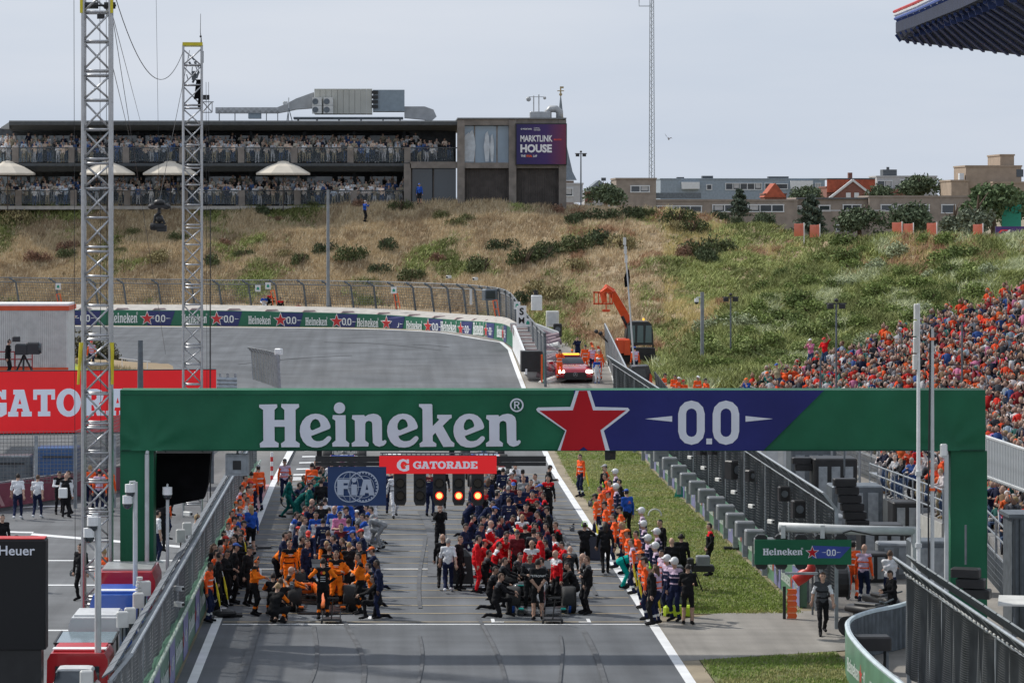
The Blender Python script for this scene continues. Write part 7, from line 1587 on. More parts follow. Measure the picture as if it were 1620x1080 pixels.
# busy service ground behind the right fence
for i,(px,py,d,w_,h_,dp,m_,lab) in enumerate(((1243,742,134,2.4,2.3,2.4,OFFW,'pale ribbed tent wall behind the far end of the right fence'),(1283,752,126,1.8,2.2,1.6,DKSTEEL,'dark equipment rack behind the right fence'),(1318,775,118,1.6,2.4,1.4,BLACK,'tall black stage box behind the line array'),(1352,800,112,1.8,1.9,1.5,DKSTEEL,'dark grey generator box beside the line array'),(1392,838,104,1.4,1.3,1.2,BLACK,'black road case near the viewing deck front'),(1425,862,100,1.5,1.1,1.0,GREY,'grey road case below the viewing deck'),(1372,860,99,1.2,.9,1.0,BLACK,'low black crate behind the signal arm'),(1480,850,96,1.6,1.6,1.2,DKSTEEL,'dark cabinet beside the right bridge pillar'),(1440,800,110,1.4,1.5,1.2,BLACK,'black cabinet in front of the deck panel'),(1300,815,108,1.5,1.2,1.2,GREY,'grey chest behind the fence end post'))):
    o = thing('equipment_box', lab, 'box', (tw(px,d), d, 0)); b = MB(); b.rbox((0,0,h_/2),(w_,dp,h_),.05); b.build('case', m_, o)
    for k in range(3): b = MB(); b.box((-w_*.3+k*w_*.3,-dp/2-.02,h_*.5),(w_*.2,.04,h_*.75)); b.build('panel', STEEL if m_ is not OFFW else LGREY, o)
for i in range(9):
    d = 98+i*4.2; x = 13.9+.25*math.sin(i*1.7); o = thing('crowd_barrier', None, 'barrier', (x, d, 0), R(86+i*3), 'steel crowd barriers behind the right fence'); b = MB()
    b.tube([(-1,0,.1),(-1,0,1.1),(1,0,1.1),(1,0,.1),(-1,0,.1)],.025,5); b.build('frame', STEEL, o)
    for k in range(9): b = MB(); b.tube([(-.85+k*.21,0,.1),(-.85+k*.21,0,1.1)],.012,4); b.build('bar', STEEL, o)
    o['label'] = f'{ORD[i]} steel crowd barrier standing behind the dark right fence'
# ------------------------------------------------------------------ people: one continuous body surface per pose
SLOTS = ['skin','hair','torso','sleeve','forearm','hand','thigh','shin','shoe','yoke','band','eye','shinband']
def V3(*a): return np.array(a, float)
def ik(a, c, l1, l2, hint):
    d = c-a; L = np.linalg.norm(d); L2 = min(L, (l1+l2)*.995); u = d/max(L,1e-6); c = a+u*L2
    x = (l1*l1-l2*l2+L2*L2)/(2*L2); h = math.sqrt(max(l1*l1-x*x, 0)); hv = hint-u*np.dot(hint,u); hv /= max(np.linalg.norm(hv),1e-6)
    return a+u*x+hv*h, c
def seg_d(Pt, a, c, r1, r2, fl=None):
    ba = c-a; t = np.clip(((Pt-a)@ba)/max(ba@ba,1e-9), 0, 1); return np.linalg.norm(Pt-a-t[...,None]*ba, axis=-1)-(r1+(r2-r1)*t)
def ell_d(Pt, c, r, M=None):
    q = Pt-c
    if M is not None: q = q@M
    k = np.linalg.norm(q/r, axis=-1); return (k-1)*min(r)
def smin(a, b, k): h = np.clip(.5+.5*(b-a)/k, 0, 1); return b*(1-h)+a*h-k*h*(1-h)
def surface_nets(F, org, h):
    nx, ny, nz = F.shape; ins = F < 0
    cs = np.zeros((nx-1,ny-1,nz-1), int); acc = np.zeros((nx-1,ny-1,nz-1,3)); cnt = np.zeros((nx-1,ny-1,nz-1))
    cor = [(i,j,k) for i in (0,1) for j in (0,1) for k in (0,1)]; s = lambda c: (slice(c[0],nx-1+c[0]),slice(c[1],ny-1+c[1]),slice(c[2],nz-1+c[2]))
    for a in cor:
        for ax in range(3):
            if a[ax]: continue
            b_ = list(a); b_[ax] = 1; fa, fb = F[s(a)], F[s(b_)]; x = (fa<0) != (fb<0); t = np.where(x, fa/np.where(fa==fb,1,fa-fb), 0)
            p = np.zeros(acc.shape); 
            for q in range(3): p[...,q] = a[q]
            p[...,ax] += t; acc += p*x[...,None]; cnt += x
    act = cnt > 0; idx = -np.ones(act.shape, int); idx[act] = np.arange(act.sum()); ii = np.argwhere(act)
    V = (ii+acc[act]/cnt[act][:,None])*h+org; Q = []
    for ax in range(3):
        u, v = (ax+1)%3, (ax+2)%3; sl0 = [slice(None)]*3; sl1 = [slice(None)]*3; sl0[ax] = slice(0,-1); sl1[ax] = slice(1,None)
        A, B = ins[tuple(sl0)], ins[tuple(sl1)]; e = np.argwhere(A != B); fl = A[tuple(e.T)]
        ok = (e[:,u]>0)&(e[:,v]>0)&(e[:,u]<F.shape[u]-1)&(e[:,v]<F.shape[v]-1); e, fl = e[ok], fl[ok]
        def c(du, dv): w = e.copy(); w[:,u] -= du; w[:,v] -= dv; return idx[tuple(w.T)]
        q = np.stack([c(0,0), c(1,0), c(1,1), c(0,1)], 1); q[~fl] = q[~fl][:,::-1]; Q.append(q)
    return V, np.concatenate(Q)
POSES = {}
def body(name, pel=(0,0,.93), lean=4, side=0, hL=(.27,-.05,.80), hR=(-.27,-.05,.80), eL=(.3,.6,0), eR=(-.3,.6,0), fL=(.12,0,0), fR=(-.12,0,0), kL=(.1,-1,0), kR=(-.1,-1,0), look=(0,-1,-.12), toeL=None, toeR=None, res=.019, hands=True, yaw=0):
    pel = V3(*pel); L, S = R(lean), R(side); sp = V3(math.sin(S), -math.sin(L), math.cos(L)*math.cos(S)); fw = V3(0,-math.cos(L),-math.sin(L))
    waist = pel+sp*.12; chest = pel+sp*.32; neck = pel+sp*.53; look = V3(*look); look /= np.linalg.norm(look)
    hd = neck+sp*.055+V3(0,0,.10)+look*.03; sh = [neck+V3(s*.165,0,0)-sp*.055 for s in (1,-1)]; hip = [pel+V3(s*.085,0,-.02) for s in (1,-1)]
    el, ha = [], []
    for s_, h_, e_ in zip(sh, (hL,hR), (eL,eR)): a, b_ = ik(s_, V3(*h_), .29, .27, V3(*e_)); el.append(a); ha.append(b_)
    kn, an, to = [], [], []
    for h_, f_, k_, t_ in zip(hip, (fL,fR), (kL,kR), (toeL,toeR)):
        f2 = V3(*f_)+V3(0,0,.09); a, b_ = ik(h_, f2, .43, .42, V3(*k_)); kn.append(a); an.append(b_); to.append(b_+(V3(*t_) if t_ else V3(f_[0]*.25,-.17,-.05)))
    rt = np.cross(look, V3(0,0,1)); rt /= np.linalg.norm(rt); up = np.cross(rt, look); Mh = np.stack([-rt, -look, up], 1)
    pr = []; A = pr.append     # (fn, label, k)
    A((lambda P_: seg_d(P_, pel-sp*.02+V3(.06,0,0), pel-sp*.02-V3(.06,0,0), .112, .112), 6, .03))
    A((lambda P_: seg_d(P_, pel+sp*.03, chest, .118, .128), 2, .05)); A((lambda P_: seg_d(P_, chest+V3(.065,0,0), chest-V3(.065,0,0), .118, .118), 2, .05)); A((lambda P_: seg_d(P_, waist+V3(.045,0,0), waist-V3(.045,0,0), .112, .112), 2, .05))
    A((lambda P_: seg_d(P_, sh[0], sh[1], .068, .068), 2, .06)); A((lambda P_: seg_d(P_, neck-sp*.05, hd, .056, .052), 0, .02))
    for s in (0,1):
        A((lambda P_, s=s: seg_d(P_, hip[s], kn[s], .088, .064), 6, .03)); A((lambda P_, s=s: seg_d(P_, kn[s], an[s], .062, .047), 7, .025))
        heel = an[s]-(to[s]-an[s])*.30-V3(0,0,.015); A((lambda P_, s=s, heel=heel: seg_d(P_, heel, to[s], .047, .038), 8, .015))
        A((lambda P_, s=s: seg_d(P_, sh[s], el[s], .062, .050), 3, .025)); A((lambda P_, s=s: seg_d(P_, el[s], ha[s], .049, .034), 4, .02))
    A((lambda P_: ell_d(P_, hd+up*.02, V3(.076,.094,.105), Mh), 0, .015)); A((lambda P_: seg_d(P_, hd-up*.045+look*.03, hd-up*.06+look*.055, .052, .040), 0, .03))
    A((lambda P_: seg_d(P_, hd+up*.012+look*.088, hd-up*.022+look*.108, .009, .016), 0, .012))
    for s in (1,-1): A((lambda P_, s=s: ell_d(P_, hd-rt*s*.078, V3(.014,.022,.032), Mh), 0, .008))
    for s in (0,1):
        hv = ha[s]-el[s]; hv /= np.linalg.norm(hv); A((lambda P_, s=s, hv=hv: seg_d(P_, ha[s], ha[s]+hv*.07, .030, .034), 5, .012))
    pts = np.array([pel, neck, hd+up*.12, *el, *ha, *kn, *an, *to]); lo = pts.min(0)-.17; hi = pts.max(0)+.17; lo[2] = max(lo[2], -.03)
    n = np.ceil((hi-lo)/res).astype(int)+1; g_ = np.stack(np.meshgrid(*[lo[q]+np.arange(n[q])*res for q in range(3)], indexing='ij'), -1)
    F = None
    for f, lab, k in pr:
        d = f(g_); F = d if F is None else smin(F, d, k)
    wr = (np.sin(g_[...,2]*46+g_[...,0]*17+np.sin(g_[...,0]*31)*1.3)*np.sin(g_[...,1]*29+g_[...,2]*13)+.6*np.sin(g_[...,2]*23-g_[...,0]*38))*.0075
    F = F+np.where(np.linalg.norm(g_-hd, axis=-1) > .2, wr, 0)
    V, Q = surface_nets(F, lo, res); fc = V[Q].mean(1)
    D = np.stack([f(fc) for f, lab, k in pr], 1); lab = np.array([l for _, l, _ in pr])[D.argmin(1)]
    hz = (fc-hd)@up; hf = (fc-hd)@look; isk = lab == 0; sd = np.abs((fc-hd)@rt)
    lab = np.where(isk & (((hz > .062) & (hf < .075)) | ((hf < -.012) & (hz > -.05)) | (hz > .088)), 1, lab)
    lab = np.where(isk & (hf > .055) & (np.abs(hz-.030) < .012) & (np.abs(sd-.034) < .013), 11, lab)
    tt = (fc-pel)@sp; to_ = lab == 2; lab = np.where(to_ & (tt > .38), 9, lab); lab = np.where(to_ & (((tt > .10) & (tt < .145)) | ((tt > .27) & (tt < .315))), 10, lab)
    for s in (0,1): ts = ((fc-kn[s])@(an[s]-kn[s]))/((an[s]-kn[s])@(an[s]-kn[s])); lab = np.where((lab == 7) & (ts > .52) & (ts < .66) & (np.linalg.norm(fc-an[s],axis=1) < .35), 12, lab)
    b = MB(); b.v = [tuple(v) for v in V]; b.f = [tuple(q) for q in Q]; b.m = lab.tolist()
    if hands:
        for s in (0,1):
            hv = ha[s]-el[s]; hv /= np.linalg.norm(hv); sx = np.cross(hv, V3(0,0,1)); sx = sx/np.linalg.norm(sx) if np.linalg.norm(sx) > .1 else V3(1,0,0); nn = np.cross(sx, hv); base = ha[s]+hv*.065; cu = -nn if nn[2] > 0 else nn
            for k, ln in enumerate((.068,.080,.075,.058)):
                p0 = base+sx*(-.027+.018*k); p1 = p0+hv*ln*.55+cu*.012; p2 = p1+hv*ln*.4+cu*.035; b.tube([p0-hv*.02,p1,p2],[.0095,.0088,.0065],5,5)
            p0 = ha[s]+hv*.02-sx*.03; b.tube([p0, p0-sx*.03+hv*.035+cu*.012, p0-sx*.03+hv*.065+cu*.03],[.012,.011,.008],5,5)
    me = b.mesh('person', []); 
    for k in range(13): me.materials.append(None)
    sm = np.ones(len(b.f), bool); me.polygons.foreach_set('use_smooth', sm)
    POSES[name] = dict(me=me, head=Matrix(((Mh[0][0],Mh[0][1],Mh[0][2],hd[0]),(Mh[1][0],Mh[1][1],Mh[1][2],hd[1]),(Mh[2][0],Mh[2][1],Mh[2][2],hd[2]),(0,0,0,1))), top=hd[2]+.135, chest=Vector(chest), hand=[Vector(h_) for h_ in ha], fw=fw)
body('stand'); body('stand2', hL=(.25,-.12,.84), hR=(-.29,.03,.82), fL=(.15,-.08,0), fR=(-.10,.06,0), look=(.35,-1,-.2), side=2)
body('crossed', hL=(-.12,-.22,1.20), hR=(.12,-.25,1.15), eL=(1,.1,-.6), eR=(-1,.1,-.6), lean=2); body('hips', hL=(.17,-.03,1.04), hR=(-.17,-.03,1.04), eL=(1,.5,0), eR=(-1,.5,0))
body('walk', hL=(.26,-.26,.88), hR=(-.26,.20,.85), fL=(.09,.28,.05), fR=(-.09,-.26,0), lean=5, pel=(0,0,.90)); body('phone', hL=(.06,-.30,1.50), hR=(-.06,-.30,1.50), eL=(.6,0,-1), eR=(-.6,0,-1))
body('clip', hL=(.10,-.34,1.10), hR=(-.08,-.32,1.14), eL=(.6,.3,-1), eR=(-.6,.3,-1), look=(0,-1,-.5)); body('behind', hL=(.04,.20,.98), hR=(-.04,.21,.96), eL=(1,.6,0), eR=(-1,.6,0))
body('lean', pel=(0,.12,.88), lean=42, hL=(.22,-.62,.78), hR=(-.22,-.60,.76), look=(0,-1,-.7), fL=(.16,.1,0), fR=(-.14,.3,0)); body('bend', pel=(0,.15,.86), lean=72, hL=(.18,-.50,.45), hR=(-.16,-.52,.42), look=(0,-.7,-1), fL=(.14,.05,0), fR=(-.14,.12,0))
body('kneel', pel=(0,.05,.50), lean=12, fL=(.16,-.33,0), fR=(-.12,.34,.0), kL=(.1,-1,.8), kR=(-.05,-1,-.9), toeR=(0,.10,-.10), hL=(.20,-.50,.72), hR=(-.18,-.48,.68), eL=(1,.3,-.5), eR=(-1,.3,-.5), look=(0,-1,-.25))
body('kneel2', pel=(0,.12,.40), lean=6, fL=(.12,.42,0), fR=(-.12,.42,0), kL=(.1,-1,-.6), kR=(-.1,-1,-.6), toeL=(0,.10,-.09), toeR=(0,.10,-.09), hL=(.08,-.36,1.02), hR=(-.08,-.36,1.04), eL=(.8,.1,-1), eR=(-.8,.1,-1))
body('crouch', pel=(0,.12,.36), lean=22, fL=(.16,-.05,0), fR=(-.16,-.02,0), kL=(.4,-1,.8), kR=(-.4,-1,.8), hL=(.16,-.52,.56), hR=(-.16,-.52,.52), look=(.2,-1,-.2)); body('cam', hL=(.02,-.42,1.45), hR=(-.14,-.22,1.50), eL=(.5,0,-1), eR=(-.8,.2,-1), lean=0)
body('pocket', hL=(.20,-.10,.93), hR=(-.20,-.10,.93), eL=(.8,.7,0), eR=(-.8,.7,0), lean=-2); body('rail', pel=(0,.06,.92), lean=15, hL=(.20,-.38,1.10), hR=(-.18,-.38,1.10), eL=(.7,.2,-1), eR=(-.7,.2,-1), res=.034, hands=False)
body('raise', hL=(.26,-.16,1.86), hR=(-.22,-.30,1.15), eL=(1,0,.2), eR=(-.8,.2,-1), res=.034, hands=False); body('clap', hL=(.03,-.32,1.32), hR=(-.03,-.32,1.32), eL=(1,0,-.8), eR=(-1,0,-.8), res=.034, hands=False)
body('far', hL=(.26,-.1,.84), hR=(-.08,-.34,1.22), eR=(-.8,.2,-1), res=.034, hands=False); body('ride', pel=(0,.15,.86), lean=12, fL=(.3,-.15,.30), fR=(-.3,-.15,.30), kL=(.7,-1,.3), kR=(-.7,-1,.3), hL=(.2,-.48,1.08), hR=(-.2,-.48,1.08))
# head gear and hair, in the head's own axes (x right-left, -y face, z up)
HG = {}
def _cap(brim=True):
    b = MB(); rg = []
    for k in range(5): a = k/4*math.pi/2; rg.append([(.087*math.cos(a)*math.cos(w), .104*math.cos(a)*math.sin(w)+.0, .055+.085*math.sin(a)) for w in [2*math.pi*q/12 for q in range(12)]])
    b.loft(rg); 
    if brim: b.loft([[(-.07,-.09,.06),(.07,-.09,.06),(.07,-.09,.072),(-.07,-.09,.072)],[(-.05,-.175,.048),(.05,-.175,.048),(.05,-.175,.056),(-.05,-.175,.056)]])
    return b
HG['cap'] = _cap(); HG['beanie'] = _cap(False)
b = _cap(); b.loft([[(.13*math.cos(w),.15*math.sin(w),.055) for w in [2*math.pi*q/14 for q in range(14)]],[(.09*math.cos(w),.105*math.sin(w),.075) for w in [2*math.pi*q/14 for q in range(14)]]]); HG['hat'] = b
b = MB(); b.tube([(.095,0,-.02),(.10,0,.06),(.06,0,.14),(0,0,.155),(-.06,0,.14),(-.10,0,.06),(-.095,0,-.02)],.010,5)
for s in (-1,1): b.cyl((s*.092,0,.0),.040,.034,'X',10)
HG['headset'] = b; b = MB(); b.ball((0,.015,.05),.122,12,8,sc=(.93,1.08,1)); b.loft([[(-.08,-.10,.09),(.08,-.10,.09),(.08,-.10,.105),(-.08,-.10,.105)],[(-.07,-.16,.075),(.07,-.16,.075),(.07,-.16,.085),(-.07,-.16,.085)]]); HG['helmet'] = b
b = MB(); b.loft([[(.088*math.cos(w),.05+.075*math.sin(w),z) for w in [2*math.pi*q/10 for q in range(10)]] for z in (.06,-.05,-.16)]+[[(.05*math.cos(w),.07+.04*math.sin(w),-.24) for w in [2*math.pi*q/10 for q in range(10)]]]); HG['long_hair'] = b
HGM = {}
def gear(kind, m):
    if (kind, m.name) not in HGM: HGM[kind, m.name] = HG[kind].mesh({'beanie':'hair_top'}.get(kind, kind), m, True)
    return HGM[kind, m.name]
def cl(nm, c, r=.85): return mat('cloth_'+nm, c, r, 0, var=.16, vs_=5, spec=.15)
SK = [mat('skin_fair', (.50,.31,.23), .6, 0, var=.05), mat('skin_tan', (.40,.24,.17), .6, 0, var=.05), mat('skin_dark', (.14,.075,.05), .6, 0, var=.05)]
HR = {'dark': mat('hair_dark', (.018,.013,.011), .7, 0, var=.2), 'brown': mat('hair_brown', (.09,.05,.03), .7, 0, var=.2), 'fair': mat('hair_fair', (.35,.24,.12), .7, 0, var=.2), 'grey': mat('hair_grey', (.32,.31,.30), .7, 0, var=.15), 'bald': None}
C = {'hi': cl('hi_vis_orange', (.90,.115,.025), .75), 'blk': cl('black', (.013,.013,.015)), 'nv': cl('navy', (.014,.02,.055)), 'wh': cl('white', (.68,.69,.72)), 'or': cl('papaya', (.88,.19,.012)), 'rd': cl('racing_red', (.62,.012,.018)), 'bl': cl('royal_blue', (.02,.08,.38)), 'lb': cl('light_blue', (.25,.38,.55)), 'tl': cl('teal', (.0,.19,.18)), 'gr': cl('dark_green', (.005,.10,.09)), 'pk': cl('pink', (.62,.20,.36)), 'gy': cl('grey', (.26,.27,.28)), 'dg': cl('dark_grey', (.06,.063,.07)), 'kh': cl('khaki', (.33,.28,.18)), 'mr': cl('maroon', (.12,.015,.02)), 'rf': mat('reflective_tape', (.72,.74,.74), .35, .1, var=.05), 'yl': cl('lime', (.55,.7,.05)), 'lv': cl('pale_lilac_bib', (.55,.42,.55)), 'jn': cl('jeans', (.05,.09,.17)), 'cr': cl('cream', (.55,.50,.40)), 'sk': None, 'vf': cl('vivid_teal', (.0,.32,.28))}
EYE = mat('eye_dark', (.02,.015,.012), .4, 0, var=0)
# outfit: description, torso, sleeve, forearm, thigh, shin, shoe, yoke, band, shinband
OUT = {'mar': ('orange hi-vis jacket','hi','hi','hi','nv','nv','blk','hi','rf','rf'), 'bib': ('hi-vis jacket, pale bib','lv','hi','hi','nv','nv','blk','lv','hi','rf'), 'hio': ('full orange hi-vis suit','hi','hi','hi','hi','hi','blk','hi','rf','rf'),
 'mcl': ('orange-black team suit','or','or','or','blk','blk','blk','blk','or','or'), 'mcb': ('black suit, orange sleeves','blk','or','blk','blk','blk','blk','blk','blk','or'), 'mco': ('bright orange racing suit','or','or','or','or','blk','blk','blk','blk','or'),
 'blk': ('black team clothes','blk','blk','blk','blk','blk','blk','blk','blk','blk'), 'bsh': ('black shirt and shorts','blk','blk','sk','blk','sk','blk','blk','blk','sk'), 'mer': ('black suit, grey trim','blk','blk','blk','blk','blk','blk','dg','blk','blk'), 'nav': ('navy team suit','nv','nv','nv','nv','nv','blk','nv','nv','nv'), 'nvr': ('navy suit, red trim','nv','nv','nv','nv','nv','blk','mr','nv','nv'),
 'fer': ('red racing suit','rd','rd','rd','rd','rd','blk','rd','rd','rd'), 'few': ('red-white team jacket','rd','rd','rd','blk','blk','blk','wh','rd','blk'), 'wbl': ('white-blue racing suit','wh','bl','wh','wh','wh','blk','bl','wh','bl'), 'whi': ('white racing suit','wh','wh','wh','wh','wh','blk','wh','gy','wh'), 'blu': ('royal blue jacket','bl','bl','bl','blk','blk','blk','bl','bl','blk'), 'blb': ('blue jacket and black shorts','bl','bl','bl','blk','sk','blk','bl','bl','sk'),
 'pnk': ('pink shirt','pk','pk','sk','nv','nv','blk','pk','pk','nv'), 'grn': ('dark green team suit','gr','gr','gr','gr','gr','blk','gr','gr','gr'), 'tea': ('turquoise team shirt','vf','vf','vf','vf','vf','blk','vf','blk','vf'), 'mrn': ('dark red shirt','mr','mr','sk','blk','blk','blk','mr','mr','blk'), 'pol': ('white polo shirt','wh','wh','sk','nv','nv','wh','wh','wh','nv'), 'ves': ('dark vest, white shirt','dg','wh','sk','blk','blk','blk','dg','blk','blk'), 'bwh': ('black vest, white sleeves','blk','wh','wh','blk','blk','blk','blk','blk','blk'),
 'suit': ('dark suit','nv','nv','nv','nv','nv','blk','nv','nv','nv'), 'gry': ('grey racing suit','gy','gy','gy','gy','gy','blk','gy','gy','gy'), 'brd': ('black suit, red shoulders','blk','blk','blk','blk','blk','blk','rd','blk','blk'), 'fir': ('dark fire suit, pale bib','nv','nv','nv','nv','nv','blk','lv','lv','yl')}
CROWDC = {'white':'wh','pale blue':'lb','navy':'nv','black':'blk','orange':'hi','cream':'cr','grey':'gy','blue':'bl','pink':'pk','red':'rd','khaki':'kh','dark green':'gr','dark grey':'dg','lime':'yl'}
NPEOPLE = [0]
def dress(o, spec, skin, hair):
    me = o.data; seq = dict(torso=spec[0], sleeve=spec[1], forearm=spec[2], thigh=spec[3], shin=spec[4], shoe=spec[5], yoke=spec[6], band=spec[7], shinband=spec[8])
    for i, s in enumerate(SLOTS):
        sl = o.material_slots[i]; sl.link = 'OBJECT'
        if s in ('skin','hand'): sl.material = skin
        elif s == 'hair': sl.material = HR[hair] or skin
        elif s == 'eye': sl.material = EYE
        else: sl.material = skin if seq[s] == 'sk' else C[seq[s]]
GEARN = {'cap':'cap','headset':'headset','helmet':'helmet','hat':'hat','long_hair':'long hair'}
def person(pose, loc, rz, out, label=None, hair='dark', sk=0, gears=(), scale=1.0, group=None):
    o = link('person', POSES[pose]['me'], None, loc, R(rz)); o.scale = (scale,)*3; dress(o, OUT[out][1:] if out in OUT else out, SK[sk], hair)
    o['category'] = 'person'
    if label: o['label'] = label
    if group: o['group'] = group
    for k, m in gears:
        g_ = link({'beanie':'hair_top'}.get(k, k), gear(k, m), o); g_.matrix_local = POSES[pose]['head']
    if out in PRINTS and len(PRM) and scale > .5:
        q = POSES[pose]; f_ = Vector(q['fw']); u_ = Vector((0,-f_.z,-f_.y)) if False else Vector((0, f_.z, -f_.y)); x_ = u_.cross(f_)
        for s in (1,-1):
            w_ = f_*s; xx = u_.cross(w_)*-1; M_ = Matrix(((-xx.x, -w_.x, u_.x, 0),(-xx.y, -w_.y, u_.y, 0),(-xx.z, -w_.z, u_.z, 0),(0,0,0,1))); g_ = link('chest_print' if s > 0 else 'back_print', PRM[(PRINTS[out]+(s<0))%3], o); g_.matrix_local = Matrix.Translation(Vector(q['chest'])+w_*.139+u_*.03)@M_
    NPEOPLE[0] += 1; return o
NPRNG = random.Random(99)
PRINTS = {'mcl':0,'mco':0,'nav':1,'nvr':1,'fer':2,'few':2,'wbl':1,'whi':1,'mer':0,'gry':0,'brd':2,'blu':0,'grn':0,'pnk':1}
def _pr(k, m):
    q = [[[(-.075,.03),(.075,.03),(.075,.052),(-.075,.052)],[(-.05,-.01),(.05,-.01),(.05,.008),(-.05,.008)]], [circ(0,.02,.045,.028,10),[(-.07,-.045),(.07,-.045),(.07,-.025),(-.07,-.025)]], [[(-.08,.05),(-.03,.05),(-.03,.075),(-.08,.075)],[(.02,.05),(.08,.05),(.08,.068),(.02,.068)],[(-.06,-.02),(.06,-.02),(.06,.0),(-.06,.0)]]][k]
    return shape_mesh('print', q, m, .002)
PRM = [_pr(0, mat('print_white',(.6,.6,.62),.7)), _pr(1, mat('print_warm',(.65,.16,.05),.7)), _pr(2, mat('print_pale',(.6,.55,.4),.7))]
GW, GR_, GO, GK, GG, GB = mat('helmet_white', (.72,.72,.73), .25, 0, var=.03, coat=.5), mat('cap_red', (.6,.03,.02), .7), mat('cap_orange', (.85,.16,.02), .7), mat('cap_black', (.015,.015,.017), .7), mat('ear_green', (.35,.75,.05), .5), mat('cap_grey', (.4,.4,.42), .7)
GEAR = {'cr':('cap',GR_),'co':('cap',GO),'ck':('cap',GK),'cw':('cap',GW),'cg':('cap',GB),'ho':('headset',GO),'hg':('headset',GG),'hk':('headset',GK),'he':('helmet',GW),'hh':('hat',GO),'cb':('cap',mat('cap_blue',(.03,.1,.4),.7))}
POSEW = {'stand':'standing','stand2':'standing','crossed':'arms folded','hips':'hands on hips','walk':'walking','phone':'hands at face','clip':'looking down','behind':'hands behind back','lean':'leaning forward','bend':'bending down','kneel':'on one knee','kneel2':'kneeling','crouch':'crouching','cam':'aiming a camera','pocket':'hands in pockets','ride':'sitting astride'}
PEEP = []
def crew(zone, txt):
    """each line: px head_y pose outfit rz [hair] [gears...]; px, head_y are where the head top is in the photograph"""
    for ln in txt.strip().splitlines():
        for e in ln.split(';'):
            w = e.split()
            if not w: continue
            px, hy, pose, out, rz = float(w[0]), float(w[1]), w[2], w[3], float(w[4]); hair = 'dark'; gs = []; sk = NPRNG.choice([0,0,0,1]); kw = {}
            for x in w[5:]:
                if x in HR: hair = x
                elif x == 'long': gs.append(('long_hair', HR[hair] or HR['brown']))
                elif x == 'dk': sk = 2
                elif x.startswith('z'): kw['z'] = float(x[1:])
                elif x.startswith('d'): kw['d'] = float(x[1:])
                elif x.startswith('s='): kw['s'] = float(x[2:])
                else: gs.append(GEAR[x])
            sc_ = kw.get('s', NPRNG.uniform(.96,1.03)); h_ = POSES[pose]['top']*sc_; z = kw.get('z', 0.0)
            d = kw.get('d') or (CAM_H-z-h_)*FOC/(hy-HY)
            if 'd' in kw: z = P(px, hy, d).z-h_
            o = person(pose, ((px-VX)*d/FOC, d, z), rz, out, None, hair, sk, gs, sc_); 
            hd = (GEARN.get(gs[0][0], gs[0][0])) if gs else ('bald' if hair == 'bald' else hair+'-haired')
            hd = {'cap':'capped','headset':'headset','helmet':'helmeted','hat':'hat-wearing','long hair':'long-haired'}.get(hd, hd)
            PEEP.append((o, zone, f'{hd} person in {OUT[out][0]}, {POSEW[pose]}', px, d))
crew('by left wall', '''
329 887 stand mar 75 dk; 346 861 stand bib 60 grey; 358 857 stand blk 80 ho; 336 858 crossed blk 70 brown long; 366 847 stand blk 60 brown long; 377 843 clip blk 70; 391 862 stand blk 60 ck
351 838 stand blk 60 hk; 358 825 phone whi 60; 367 816 stand mar 80 ck; 375 812 stand2 blu 80 cb; 376 800 stand mar 80 co; 388 785 stand mar 80; 394 771 stand mar 70 bald; 393 760 stand mar 80 cr; 398 797 stand blb -150 fair long; 385 750 stand mar 80; 380 742 stand mar 70 bald; 410 735 stand mar -150 cg; 450 725 stand bib 10 ck; 343 872 stand blk 90 hk; 371 830 stand blk 100; 382 822 stand mar 80 ck''')
crew('at orange car', '''
402 880 clip mcl 80 ho; 432 905 kneel mcb 180; 444 912 kneel2 bsh 178 brown; 442 853 lean mcl 90 ho; 457 853 stand mco 20 brown; 455 895 kneel mcl 95 bald; 511 881 hips mcb 180; 517 852 lean mcl 0 fair; 521 862 stand mcb 180 brown; 532 869 crossed mco 0 brown; 545 872 lean mcl -70 ho; 570 873 crossed mcl -80 dark; 594 864 kneel nav -90 co; 588 889 kneel mcl -90; 596 908 kneel blk -90 ; 552 856 cam blk 170 fair; 572 855 stand mcl -60 ; 600 884 stand nav -90 dk; 436 921 crouch mcb 150 fair''')
crew('left column', '''
447 840 stand nav 90; 467 832 kneel nav 80 cr; 488 837 lean nav 0 cr; 511 819 stand nav 180; 519 838 stand nav 180 brown; 540 826 crossed nvr 0; 551 819 stand blu 175 brown; 537 807 clip pnk 10; 529 799 stand wbl 0 bald; 514 786 stand whi 180; 545 787 stand wbl 180; 464 808 kneel wbl 90; 471 811 kneel nav 90; 478 799 kneel brd 90 brown; 489 788 kneel mrn 80 bald; 480 775 kneel gry 90; 475 768 lean grn 85; 456 750 walk grn 90; 476 750 kneel grn 90 brown; 483 755 lean nav 90; 493 731 stand mar 170; 496 735 stand bwh 180; 514 736 lean grn -20 brown; 585 797 kneel wbl -95; 579 811 kneel wbl -90; 569 806 kneel gry -80 cw; 570 826 kneel nav -90; 575 836 stand nav -80 cr; 567 836 kneel blu -90 bald; 592 800 kneel gry -90; 560 845 crouch nvr -60; 452 838 crouch blk 60; 500 726 stand nvr 0; 524 729 stand whi 170; 468 762 crouch nav 90; 600 812 bend gry -90; 506 742 stand grn 170; 532 741 lean blu 0; 545 733 stand nvr 190; 560 738 stand gry -90 brown''')
crew('between the columns', '''
617 741 stand nav 170; 624 745 walk whi 10 brown; 696 796 phone blk 0; 700 844 walk blk 175 bald; 709 850 walk pol 178 grey; 733 826 clip suit 70; 725 846 stand blk 60 brown; 680 742 stand nvr 160; 700 738 walk blk 0 ck''')
